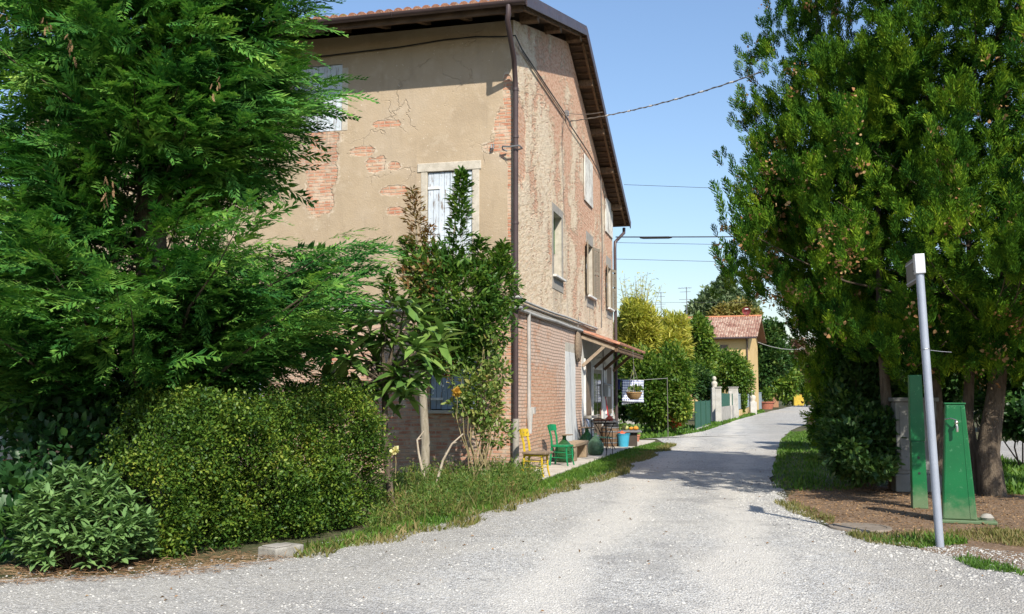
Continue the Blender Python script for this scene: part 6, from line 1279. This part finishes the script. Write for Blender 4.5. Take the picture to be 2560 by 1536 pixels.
# low grey table with gourds
bp = at(1571, 990, 30.9); bp.z = PZ; o = empty('low_table', bp, 'low grey slab table beyond the blue bucket', 'table', HROT + rad(10)); M_SLATE = plain('grey_slate_slab', (.2, .2, .21), (.15, .15, .16), 4, .7, .2)
b = MB(); b.box(-.38, .38, -.55, .5, .42, .47); b.build('top', M_SLATE, o, bevel=.008)
for y in (-.38, .33): b = MB(); b.box(-.24, .24, y - .07, y + .07, 0, .419); b.build('leg', plain('dark_wood_block', (.07, .055, .045), None, 4, .8), o, bevel=.01)
M_GOURD = plain('orange_gourd_skin', (.62, .3, .04), (.55, .22, .03), 6, .5, .1); M_GOURDG = plain('striped_green_gourd', (.38, .42, .12), (.5, .45, .2), 14, .5, .1, stretch=(3, 3, .4))
for (dx, dy, r, m, lb) in ((.22, .0, .085, M_GOURD, 'orange gourd closest to the slab end'), (.07, .05, .07, M_GOURD, 'smaller orange gourd in the middle of the slab'), (-.12, .1, .1, M_GOURDG, 'green striped gourd on the grey slab')):
    c = bp + NG * dx + SD * dy + Vector((0, 0, .47)); g = empty('gourd', c, lb, 'gourd', 0, 'gourds on the slab table'); b = MB(); n = 20
    for i in range(9):
        ph = math.pi * i / 8
        for k in range(n): a_ = 2 * math.pi * k / n; rr = r * math.sin(ph) * (1 + .07 * math.cos(a_ * 8)); b.v.append((rr * math.cos(a_), rr * math.sin(a_), r * .78 * (1 - math.cos(ph)) ))
    for i in range(8):
        for k in range(n): b.f.append((i * n + k, i * n + (k + 1) % n, (i + 1) * n + (k + 1) % n, (i + 1) * n + k)); b.m.append(0)
    b.build('fruit', m, g, smooth=True); b = MB(); b.tube([(0, 0, r * 1.5), (.01, 0, r * 1.75), (.03, .01, r * 1.95)], [.014, .01, .008], 6); b.build('stalk', bpy.data.materials['pale_rose_stem'], g)
# flowerpots with plants by the far end of the wall
def potted(p, r, h, label, leafm, n, size, hh):
    o = empty('flowerpot', p, label, 'flowerpot', 0, 'terracotta pots by the house'); b = MB(); b.lathe([(.001, 0), (r * .7, 0), (r * .95, h * .82), (r * 1.08, h * .82), (r * 1.08, h), (r * .95, h), (r * .9, h * .9), (.001, h * .9)], 18); b.build('pot', M_TERRA, o, smooth=True)
    a, f = cloud(n, Vector(p) + Vector((0, 0, h + hh * .5)), (r * 1.3, r * 1.3, hh * .6), LW, size, .6, .15); mesh_np('plant', a, f, leafm, o)
potted(at(1553, 990, 32.2) * Vector((1, 1, 0)) + Vector((0, 0, PZ)) if False else Vector((at(1553, 990, 32.2).x, 32.2, PZ)), .17, .32, 'terracotta pot with a bushy plant just behind the barrel', M_GRNS, 160, .1, .35)
potted(Vector((at(1541, 990, 31.6).x, 31.6, PZ)), .14, .26, 'terracotta pot with dry stalks next to the red broom', M_ROSE, 90, .09, .4)
potted(Vector((at(1588, 990, 33.6).x, 33.6, 0)), .15, .28, 'terracotta pot with pale trailing leaves beyond the slab table', M_SAGE, 150, .09, .3)
# red broom leaning on the wall
p0 = at(1537, 1050, 31.0); yb, zb = gab(1513, 991, .05); top_ = h2w(.06, yb, zb); ft = Vector((p0.x - .1, p0.y, PZ)); o = empty('broom', ft, 'red handled broom leaning on the wall by the letterbox', 'broom'); d_ = top_ - ft
b = MB(); b.tube([d_ * .16, d_], .018, 8); b.build('handle', plain('red_plastic', (.5, .02, .025), None, 3, .4), o, smooth=True)
b = MB(); b.beam(d_ * .02, d_ * .17, .26, .06); b.build('brush', plain('straw_bristles', (.4, .28, .1), (.28, .19, .07), 20, .9, .6), o, bevel=.01)
# letterbox
y0, z1 = gab(1506, 957, .02); y1, z0 = gab(1518, 992, .02); ym = (y0 + y1) / 2; o = empty('letterbox', h2w(.01, ym, z0), 'pale grey letterbox with a little roof on the white wall', 'letterbox', HROT); h_ = z1 - z0; M_LB = plain('pale_grey_enamel', (.5, .5, .48), (.42, .42, .4), 4, .5, .05)
b = MB(); b.box(0, .16, -.24, .24, 0, h_ * .78); b.build('case', M_LB, o, bevel=.008); b = MB(); b.prism([(-.005, -.28, h_ * .785), (.24, -.28, h_ * .785), (.24, -.28, h_ * .83), (-.005, -.28, h_)], (0, .56, 0)); b.build('lid', M_LB, o, bevel=.006)
b = MB(); b.box(.161, .166, -.15, .15, h_ * .6, h_ * .65); b.build('slot', M_CABLE, o)
# flat wicker basket on the wall
y_, z_ = gab(1449, 868, .1); o = empty('wicker_basket', h2w(.03, y_, z_), 'flat oval wicker basket hung on the wall at the canopy end', 'basket', HROT); M_WICK = plain('grey_wicker', (.3, .23, .16), (.14, .1, .07), 20, .9, .8, stretch=(1, 1, 3))
hz = (gab(1449, 835)[1] - gab(1449, 906)[1]) / 2; b = MB(); ring = []
for i in range(12):
    ph = math.pi / 2 * i / 11; rr = math.cos(ph)
    for k in range(20): a_ = 2 * math.pi * k / 20; b.v.append((.02 + .11 * math.sin(ph) ** .7, .27 * rr * math.cos(a_) * (1 + (.02 if k % 2 else 0)), hz * rr * math.sin(a_) * (1 + (.02 if (k + i) % 2 else 0))))
for i in range(11):
    for k in range(20): b.f.append((i * 20 + k, i * 20 + (k + 1) % 20, (i + 1) * 20 + (k + 1) % 20, (i + 1) * 20 + k)); b.m.append(0)
b.build('weave', M_WICK, o); b = MB(); b.tube([(.02, .28 * math.cos(t * .314), hz * 1.02 * math.sin(t * .314)) for t in range(21)], .022, 6, cap=False); b.build('rim', M_WICK, o)
b = MB(); b.tube([(.02, -.08, hz), (.03, .1, hz + .42), (.03, .12, hz + .45)], .01, 5); b.tube([(.02, .1, hz), (.03, .1, hz + .42)], .01, 5); b.build('cord', M_CABLEG, o)
# hanging planter
pc = at(1585, 983, 29.9); o = empty('hanging_planter', pc, 'tan hanging bowl planter on cords with green and white plants', 'planter')
b = MB(); b.lathe([(.001, -.2), (.12, -.2), (.2, -.12), (.245, .0), (.255, .0), (.255, .03), (.235, .03), (.2, -.02), (.001, -.03)], 22); b.build('bowl', plain('tan_plastic_bowl', (.42, .26, .12), None, 3, .5), o, smooth=True)
hk = at(1582, 872, 29.9) - pc; b = MB()
for k in range(3): a_ = k * 2.09 + .4; b.tube([(.24 * math.cos(a_), .24 * math.sin(a_), .02), (0, 0, .82)], .008, 5)
b.tube([(0, 0, .8), hk], .007, 5); b.build('cord', M_CABLEG, o)
a, f = cloud(260, pc + Vector((.05, 0, .1)), (.2, .18, .13), LW, .09, .8, .2); mesh_np('plant', a, f, M_GRNS, o); a, f = cloud(60, pc + Vector((-.13, -.06, .06)), (.08, .08, .06), LW, .07, .8, .2); mesh_np('white_flowers', a, f, leafmat('white_petals', [(0, (.6, .6, .58)), (1, (.75, .75, .72))], .2, .7, 2), o)
# washing line with cloths
la = h2w(.05, YW - .02, gab(1537, 948)[1]); lb_ = at(1668, 946, 35.5); lb0 = Vector((lb_.x, lb_.y, 0))
o = empty('washing_line', lb0, 'washing line strung from the house corner to a thin post', 'washing line'); b = MB(); b.tube([(0, 0, 0), (0, 0, lb_.z + .03)], .011, 8); b.build('post', M_CABLEG, o, smooth=True)
b = MB(); b.tube([la - lb0, (la + lb_) / 2 - lb0 - Vector((0, 0, .05)), lb_ - lb0], .006, 5); b.build('cord', M_CONDUIT, o)
ca, cb = la.lerp(lb_, .12), la.lerp(lb_, .52); L_ = (cb - ca).length; dx_ = (cb - ca).normalized(); rzc = math.atan2(dx_.y, dx_.x)
o = empty('checked_tablecloth', ca - Vector((0, 0, .01)), 'blue and white checked tablecloth drying on the line', 'tablecloth', rzc)
M_CHECK = stripes('blue_white_check', (.78, .8, .84), (.035, .06, .22), 11, 11, .42)
cloth('fabric', lambda u, v: (u * L_ + .02 * v, -.04 + .045 * math.sin(u * 7 + v * 2) * (.3 + v), -.03 - v * (.72 + .06 * u) - .02 * math.sin(u * 3.1)), 18, 14, M_CHECK, o)
cloth('back_fold', lambda u, v: (u * L_ * .92 + .09, .05 + .03 * math.sin(u * 6 + 1), -.03 - v * (.86 - .12 * u)), 14, 10, M_CHECK, o)
ca2 = la.lerp(lb_, .02); o = empty('dark_garment', ca2, 'small dark navy garment on the line beside the checked cloth', 'garment', rzc)
cloth('fabric', lambda u, v: (u * .24, .03 * math.sin(u * 6 + v * 3), -.01 - v * .36), 8, 8, plain('navy_cloth', (.012, .018, .07), None, 6, .9), o)
b = MB(); b.tube([(.06, 0, .02), (.06, 0, -.06)], .012, 5); b.build('peg', M_PALEW, o)
# red toy-like stake by the shrubs
q = gp(1648, 1070); o = empty('garden_stake', q * 1.0, 'short white stake with a red flag on the far grass verge', 'stake'); o.location.z = 0
b = MB(); b.tube([(0, 0, 0), (0, 0, .62)], .022, 7); b.build('stick', M_WHITE, o, smooth=True); b = MB(); b.prism([(.02, 0, .6), (.2, .02, .5), (.26, .03, .28), (.12, .02, .12), (.04, 0, .25)], (0, .015, 0)); b.build('flag', plain('red_plastic_flag', (.55, .03, .03), None, 3, .5), o, bevel=.004)
# ------------------------------------------------------------------ standpipe, post, cabinet, sign
M_SPG = plain('standpipe_green_paint', (.005, .13, .038), (.004, .1, .03), 2.5, .4, .04, spec=.4, wear=(.04, .17, .07), wear_amt=.62)
def muddy(m, c, z0=.05, z1=.38):
    nt = m.node_tree; b_ = [n for n in nt.nodes if n.type == 'BSDF_PRINCIPLED'][0]; l = b_.inputs['Base Color'].links[0].from_socket; o_ = coords(nt); z_ = nd(nt, 'ShaderNodeSeparateXYZ', {0: o_}).outputs[2]
    f_ = math_(nt, 'SUBTRACT', 1.0, sstep(nt, math_(nt, 'ADD', z_, math_(nt, 'MULTIPLY_ADD', noise(nt, o_, 9, 5, .7), .5, -.25)), z0, z1)); sp_ = sstep(nt, noise(nt, o_, 55, 4), .66, .7)
    nt.links.new(mix(nt, math_(nt, 'ADD', math_(nt, 'MULTIPLY', f_, .55), math_(nt, 'MULTIPLY', sp_, .3), clamp=True), l, c), b_.inputs['Base Color'])
muddy(M_SPG, (.2, .22, .13))
s0 = gp(2398, 1306); o = empty('standpipe', Vector((s0.x, s0.y, 0)), 'tapering green metal drinking standpipe with a small tap', 'standpipe', rad(-20)); H_ = 1.5
b = MB()
def taper(mb, w0, w1, d0, d1, z0, z1, mi=0, ox=0, oy=0):
    mb.add([(ox + sx * (w0 if k < 4 else w1) / 2, oy + sy * (d0 if k < 4 else d1) / 2, z0 if k < 4 else z1) for k, (sx, sy) in enumerate([(-1, -1), (1, -1), (1, 1), (-1, 1)] * 2)], [(3, 2, 1, 0), (4, 5, 6, 7), (0, 1, 5, 4), (1, 2, 6, 5), (2, 3, 7, 6), (3, 0, 4, 7)], mi); return mb
taper(b, .4, .225, .28, .2, .05, H_ - .012); b.build('column', M_SPG, o, bevel=.012)
b = MB(); taper(b, .25, .25, .22, .22, H_ - .01, H_ + .012); b.build('cap', M_SPG, o, bevel=.006)
b = MB()                                             # raised panel edge on the front
for (xa0, xa1, w_) in ((-.185, -.1, .016), (.12, .062, .014)):
    b.prism([(xa0, -.1445, .07), (xa0 + w_, -.1445, .07), (xa1 + w_, -.1045, H_ - .03), (xa1, -.1045, H_ - .03)], (0, .02, 0))
b.build('front_rib', M_SPG, o, bevel=.003)
b = MB(); b.box(-.28, .42, -.2, .22, 0.005, .045); b.build('base_plate', M_SPG, o, bevel=.008)
M_BRASS = plain('worn_chrome_brass', (.5, .47, .4), None, 8, .25, .02, metal=.9)
b = MB(); zt_ = 1.235; b.tube([(-.0, -.1, zt_), (.0, -.19, zt_)], .014, 8); b.tube([(.0, -.19, zt_), (.005, -.2, zt_ - .03), (.005, -.2, zt_ - .09)], .018, 8); b.lathe([(.001, 0), (.022, 0), (.026, .02), (.018, .04), (.001, .05)], 10, 0, (0, -.19, zt_ + .01)); tap = b.build('tap', M_BRASS, o, smooth=True)
b = MB(); b.tube([(-.13, -.13, zt_ + .065), (-.06, -.17, zt_ + .08), (0, -.19, zt_ + .06)], .008, 6); b.build('tap_lever', M_BRASS, tap, smooth=True)
st_ = empty('stone', Vector((s0.x + .3, s0.y - .12, 0.045)), 'small grey stone on the base plate of the standpipe', 'stone'); b = MB(); b.lathe([(.001, 0), (.07, .0), (.085, .03), (.05, .07), (.001, .08)], 9); b.build('rock', M_GREYC, st_, smooth=True)
g0 = gp(2299, 1271); o = empty('green_post', Vector((g0.x, g0.y, 0)), 'narrow dark green metal post with bolt holes behind the leaning pole', 'post', rad(-12))
b = MB(); taper(b, .21, .18, .16, .14, 0, .95); b.build('lower_column', M_SPG, o, bevel=.01); b = MB(); taper(b, .2, .17, .13, .12, .952, 1.9); b.build('upper_column', M_SPG, o, bevel=.01)
b = MB(); b.tube([(.0, -.07, .72), (.0, -.079, .72)], .018, 8); b.build('bolt_hole', M_CABLE, o); b = MB(); b.tube([(.0, -.07, .5), (.0, -.08, .5)], .018, 8); b.build('bolt_hole', M_CABLE, o)
c0 = gp(2305, 1232); o = empty('utility_cabinet', Vector((c0.x, c0.y + .25, 0)), 'grey concrete utility cabinet standing in the shade of the thuja', 'cabinet', rad(-8)); M_CAB = plain('grey_cabinet_concrete', (.22, .22, .205), (.16, .16, .145), 2.5, .85, .15)
b = MB(); b.box(-.33, .33, -.2, .2, .3, 1.5); b.build('body', M_CAB, o, bevel=.012); b = MB(); b.box(-.37, .37, -.24, .24, 1.502, 1.57); b.build('lid', M_CAB, o, bevel=.012); b = MB(); b.box(-.38, .38, -.25, .25, 0, .298); b.build('plinth', M_CAB, o, bevel=.02); b = MB(); b.box(-.27, .27, -.212, -.201, .36, 1.42); dr_ = b.build('door', M_CAB, o, bevel=.004); b = MB(); b.box(.2, .23, -.225, -.213, .85, .97); b.build('latch', M_IRON, dr_)
# leaning sign pole
M_ZINC = plain('galvanised_pole', (.36, .39, .45), (.31, .34, .4), 3, .45, .03, metal=.25, spec=.5, wear=(.28, .3, .34), wear_amt=.7)
q0 = gp(2350, 1368); q1 = at(2296, 640, q0.y + .05); o = empty('sign_pole', Vector((q0.x, q0.y, 0)), 'leaning galvanised pole carrying a street name plate seen edge-on', 'sign pole'); d_ = q1 - o.location; dn = d_.normalized()
b = MB(); b.tube([dn * -.1, d_ * .5, d_], .043, 16); b.build('pole', M_ZINC, o, smooth=True)
cu = d_.length; M_AL = plain('bright_aluminium', (.62, .63, .65), None, 4, .35, .02, metal=.3)
sdir = Vector((.2, .98, 0)); sdir = (sdir - dn * sdir.dot(dn)).normalized(); nrm = sdir.cross(dn)
b = MB(); Mx = Matrix((sdir, nrm, dn)).transposed().to_4x4(); Mx.translation = dn * (cu - .2)
b.box(-.06, .05, -.052, .052, 0, .215, 0, Mx); cl = b.build('bracket', M_AL, o, bevel=.006)
b = MB()
for z in (.03, .2): b.tube([Mx @ Vector((-.02, -.064, z)), Mx @ Vector((-.02, -.07, z))], .008, 7)
b.build('bolt', M_CABLE, cl)
b = MB(); b.box(.062, .66, -.012, .012, -.07, .21, 0, Mx); pl = b.build('name_plate', plain('grey_sign_back', (.17, .17, .16), (.13, .13, .12), 4, .5, .05), o, bevel=.003)
b = MB()
for z in (-.04, .17): b.box(.08, .64, -.022, -.013, z - .008, z + .008, 0, Mx)
b.build('stiffener', M_ZINC, pl)
wz = d_ * .665; b = MB(); b.tube([wz + Vector((.047 * math.cos(t * .7), .047 * math.sin(t * .7), .004 * t)) for t in range(11)], .004, 5); b.tube([wz + Vector((.04, -.03, .01)), wz + Vector((.15, -.05, -.005)), wz + Vector((.26, -.05, -.012))], .003, 5); b.build('wire_tie', M_IRON, o)
# concrete block under the hedge, manhole cover
k0 = gp(722, 1398); o = empty('concrete_block', Vector((k0.x, k0.y + .16, 0)), 'pale concrete block poking out under the hedge', 'block', math.atan2(hd.y, hd.x)); b = MB(); b.box(-.19, .19, .03, .3, -.03, .095); b.build('slab', plain('pale_block_concrete', (.34, .32, .28), (.17, .155, .13), 6, .9, .4), o, bevel=.015)
b = MB(); b.box(-.17, .04, .06, .26, .096, .108); b.build('mortar_bed', M_GREYC, o, bevel=.008)
m0 = gp(2150, 1322); o = empty('manhole_cover', Vector((m0.x, m0.y, .004)), 'dusty round cover set in the brown earth', 'manhole cover'); M_IROND = plain('dusty_cast_iron', (.24, .2, .16), (.17, .14, .11), 5, .9, .4)
b = MB(); b.lathe([(.001, .018), (.3, .018), (.305, .0)], 28); b.build('lid', M_IROND, o); b = MB(); b.lathe([(.31, .0), (.31, .022), (.36, .022), (.37, 0)], 28); b.build('rim', M_IROND, o)
# ------------------------------------------------------------------ overhead wires
def wire(pts, r, mat, label, sag=.0, extra=None):
    a_, b_ = pts; n = 14; P_ = [a_.lerp(b_, i / n) - Vector((0, 0, sag * 4 * (i / n) * (1 - i / n))) for i in range(n + 1)]
    mid = Vector(a_); o = empty('overhead_wire', mid, label, 'wire', 0, 'overhead wires across the lane'); b = MB(); b.tube([p - mid for p in P_], r, 6); b.build('strand', mat, o)
    if extra: extra(o, P_, mid)
    return o
w0 = h2w(.3, *gab(1424, 304, .3)); w1 = at(1905, 180, 17.6)
def twist(o, P_, mid):
    b = MB(); pts = []
    for i in range(81): t = i / 80; p = P_[0].lerp(P_[-1], t) - Vector((0, 0, .12 * 4 * t * (1 - t))); pts.append(p - mid + Vector((0, .015 * math.cos(i * 1.3), .015 * math.sin(i * 1.3))))
    b.tube(pts, .009, 5); b.build('wrapped_strand', M_CABLEG, o)
    b = MB()
    for t in (.25, .38, .5, .63, .75, .88): p = P_[0].lerp(P_[-1], t) - Vector((0, 0, .12 * 4 * t * (1 - t))) - mid; b.tube([p - (w1 - w0).normalized() * .05, p + (w1 - w0).normalized() * .05], .02, 6)
    b.build('cable_tie', M_SILL, o)
wire((w0, w1), .011, M_CABLEG, 'twisted house cable with white ties running from the gable to the thuja', .12, twist)
wa = h2w(.12, *gab(1412, 282, .12)); wire((wa, w0.lerp(w1, .22) + Vector((0, 0, .02))), .009, M_CABLEG, 'short stay strand joining the twisted cable beside the gable bracket', .05)
WL_ = [(1552, 594, 1960, 589, .022, 'thick black telephone cable with a splice sleeve, just under the eaves'), (1548, 608, 1960, 615, .008, 'thin wire directly under the thick black cable'), (1546, 649, 1960, 659, .008, 'thin wire well below the thick black cable with nothing between'), (1560, 462, 1880, 476, .008, 'highest thin wire, crossing the bare blue sky'), (1545, 756, 1960, 757, .009, 'lowest wire, passing behind the aerials')]
for k, (xa, ya, xb, yb_, r, lb) in enumerate(WL_):
    yd = 33.6 if k != 4 else 60
    a_ = at(xa - (0 if k != 4 else 60), ya, yd if k != 3 else 34.3); b_ = at(xb + 420, yb_ + (yb_ - ya) * 1.0, yd + 4)
    if k < 3: a_ = h2w(.12, YW - .03, at(xa, ya, 33.5).z)
    def sp(o, P_, mid):
        c = at(1640, 594.5, 33.9) - mid; b = MB(); dv = (P_[-1] - P_[0]).normalized(); b.tube([c - dv * .62, c - dv * .5, c + dv * .5, c + dv * .62], [.02, .045, .045, .02], 8); b.build('splice_sleeve', M_CABLE, o, smooth=True)
    wire((a_, b_), r, M_CABLE, lb, .0 if k else .04, sp if k == 0 else None)
ya_ = at(1895, 856, 100); wire((ya_, at(2010, 872, 112)), .03, M_CONDUIT, 'pale wire sagging from the yellow house gable', .35)
# ------------------------------------------------------------------ vehicles half hidden under the cypress
M_SILV = plain('silver_car_paint', (.4, .41, .42), None, 1, .3, 0, metal=.4, spec=.6); M_TYRE = plain('black_tyre_rubber', (.02, .02, .02), None, 8, .9); M_RED = plain('red_tail_lamp', (.5, .02, .015), None, 3, .2); M_BLK = plain('black_trim', (.02, .02, .02), None, 4, .6)
def vehicle(name, loc, rz, L, Wd, prof, glassz, paint, label, cat, lampd=.42):
    """rear at y=0; prof = side outline (y,z)"""
    o = empty(name, loc, label, cat, rz); zb, zt = glassz
    b = MB(); n = len(prof)
    def wdt(z): return Wd / 2 * (1 - .12 * max(0, (z - zb) / (zt - zb)) - .06 * max(0, (.5 - z)))
    vs = [(-wdt(z), y, z) for y, z in prof] + [(wdt(z), y, z) for y, z in prof]
    b.add(vs, [tuple(range(n))[::-1], tuple(range(n, 2 * n))] + [((i + 1) % n, i, n + i, n + (i + 1) % n) for i in range(n)]); bd = b.build('body', paint, o, bevel=.04)
    rear = [p for p in prof if p[0] < L * .25 and p[1] >= zb - .05]; rear.sort(key=lambda p: p[1])
    (ya, za), (yb2, zb2) = rear[0], rear[-1]; dy = (yb2 - ya) / (zb2 - za)
    z0, z1 = zb + .02, zt - .1; y0, y1 = ya + dy * (z0 - za) - .012, ya + dy * (z1 - za) - .012
    b = MB(); b.prism([(-wdt(z0) + .1, y0, z0), (wdt(z0) - .1, y0, z0), (wdt(z1) - .1, y1, z1), (-wdt(z1) + .1, y1, z1)], (0, .015, 0)); b.build('rear_window', M_DARKGL, o)
    for sg in (-1, 1):
        b = MB(); x0, x1 = sg * (wdt(z0) + .004), sg * (wdt(z1) + .004); b.add([(x0, L * .12, z0), (x0, L * .66, z0), (x1, L * .56, z1), (x1, L * .16, z1)], [(0, 1, 2, 3)]); b.build('side_window', M_DARKGL, o)
        b = MB(); b.box(sg * (Wd / 2 - .1) - .08, sg * (Wd / 2 - .1) + .08, -.03, .03, zb - lampd, zb - lampd + .32); b.build('tail_lamp', M_RED, o, bevel=.015)
        for y in (L * .18, L * .8):
            ax = Matrix.Rotation(math.pi / 2, 3, 'Y'); b = MB(); b.lathe([(.19, -.1), (.29, -.1), (.315, -.07), (.315, .07), (.29, .1), (.19, .1)], 22, 0, (sg * (Wd / 2 - .09), y, .315), ax); wh = b.build('wheel', M_TYRE, o, smooth=True)
            b = MB(); b.lathe([(.001, .06), (.06, .085), (.19, .07), (.195, -.06), (.001, -.06)], 16, 0, (sg * (Wd / 2 - .09), y, .315), ax); b.build('rim', M_IRON, wh, smooth=True)
    b = MB(); b.box(-Wd / 2 + .06, Wd / 2 - .06, -.08, .06, .32, .52); b.build('bumper', M_BLK, o, bevel=.03)
    b = MB(); b.tube([(-wdt(zt) + .1, L * .2, zt + .03), (-wdt(zt) + .1, L * .6, zt + .03)], .015, 6); b.tube([(wdt(zt) - .1, L * .2, zt + .03), (wdt(zt) - .1, L * .6, zt + .03)], .015, 6); b.build('roof_rail', M_BLK, o)
    return o
zt_v = at(20, 965, 14).z
vehicle('parked_van', Vector((at(47, 990, 14).x - .93, 14, 0)), 0, 4.4, 1.86, [(0, .35), (-.02, .9), (.0, 1.15), (.12, zt_v - .06), (.3, zt_v), (2.7, zt_v), (3.4, 1.2), (4.3, 1.0), (4.4, .7), (4.38, .3)], (1.18, zt_v), M_SILV, 'silver van with dark rear window cut by the left edge of the photo', 'van', .8)
vehicle('parked_car', Vector((at(170, 990, 17.2).x - .1, 16.6, 0)), rad(-12), 3.7, 1.6, [(0, .32), (-.02, .8), (.02, .92), (.28, 1.38), (.5, 1.44), (1.9, 1.44), (2.6, .98), (3.5, .86), (3.7, .6), (3.68, .3)], (.95, 1.44), M_SILV, 'small silver car with red tail lamps parked beneath the cypress', 'car')
# ================================================================== CAMERA, SUN, SKY
# (sky strength and sun are tuned to the exposure below)
cam_d = bpy.data.cameras.new('camera'); cam = link(bpy.data.objects.new('camera', cam_d))
cam.location = (0, 0, EYE); cam.rotation_euler = (math.pi / 2 + PITCH, 0, 0)
cam_d.sensor_width = 36; cam_d.lens = 36 * FPX / 2560; cam_d.clip_start = .05; cam_d.clip_end = 3000
SC.camera = cam
SUN_AZ, SUN_EL = rad(161), rad(42.5)            # azimuth measured from +y towards +x
sd = bpy.data.lights.new('sun', 'SUN'); sd.energy = 4.9; sd.angle = rad(.53); sd.color = (1, .94, .83)
so = link(bpy.data.objects.new('sun', sd))
tosun = Vector((math.sin(SUN_AZ) * math.cos(SUN_EL), math.cos(SUN_AZ) * math.cos(SUN_EL), math.sin(SUN_EL)))
so.rotation_euler = tosun.to_track_quat('Z', 'Y').to_euler()
w = bpy.data.worlds.new('World'); SC.world = w; w.use_nodes = True; nt = w.node_tree; nt.nodes.clear()
sky = nt.nodes.new('ShaderNodeTexSky'); sky.sky_type = 'NISHITA'; sky.sun_disc = False
sky.sun_elevation = SUN_EL; sky.sun_rotation = SUN_AZ; sky.altitude = 50; sky.air_density = 1.45; sky.dust_density = .8; sky.ozone_density = 5.0
bg = nt.nodes.new('ShaderNodeBackground'); bg.inputs[1].default_value = .125
ow = nt.nodes.new('ShaderNodeOutputWorld'); tint = mix(nt, 1.0, sky.outputs[0], (.97, .95, 1.0), 'MULTIPLY'); nt.links.new(tint, bg.inputs[0]); nt.links.new(bg.outputs[0], ow.inputs[0])
vs = SC.view_settings; SC.display_settings.display_device = 'sRGB'
vs.view_transform = 'Standard'; vs.look = 'None'; vs.exposure = 0.5; vs.gamma = 1.0; vs.use_curve_mapping = False
SC.render.engine = 'CYCLES'; cy = SC.cycles
cy.max_bounces = 6; cy.diffuse_bounces = 3; cy.glossy_bounces = 2; cy.transmission_bounces = 6; cy.transparent_max_bounces = 6; cy.caustics_reflective = False; cy.caustics_refractive = False
cy.use_denoising = True; cy.use_adaptive_sampling = True; cy.adaptive_threshold = .015
try: cy.denoiser = 'OPENIMAGEDENOISE'; cy.denoising_input_passes = 'RGB_ALBEDO_NORMAL'
except Exception: pass
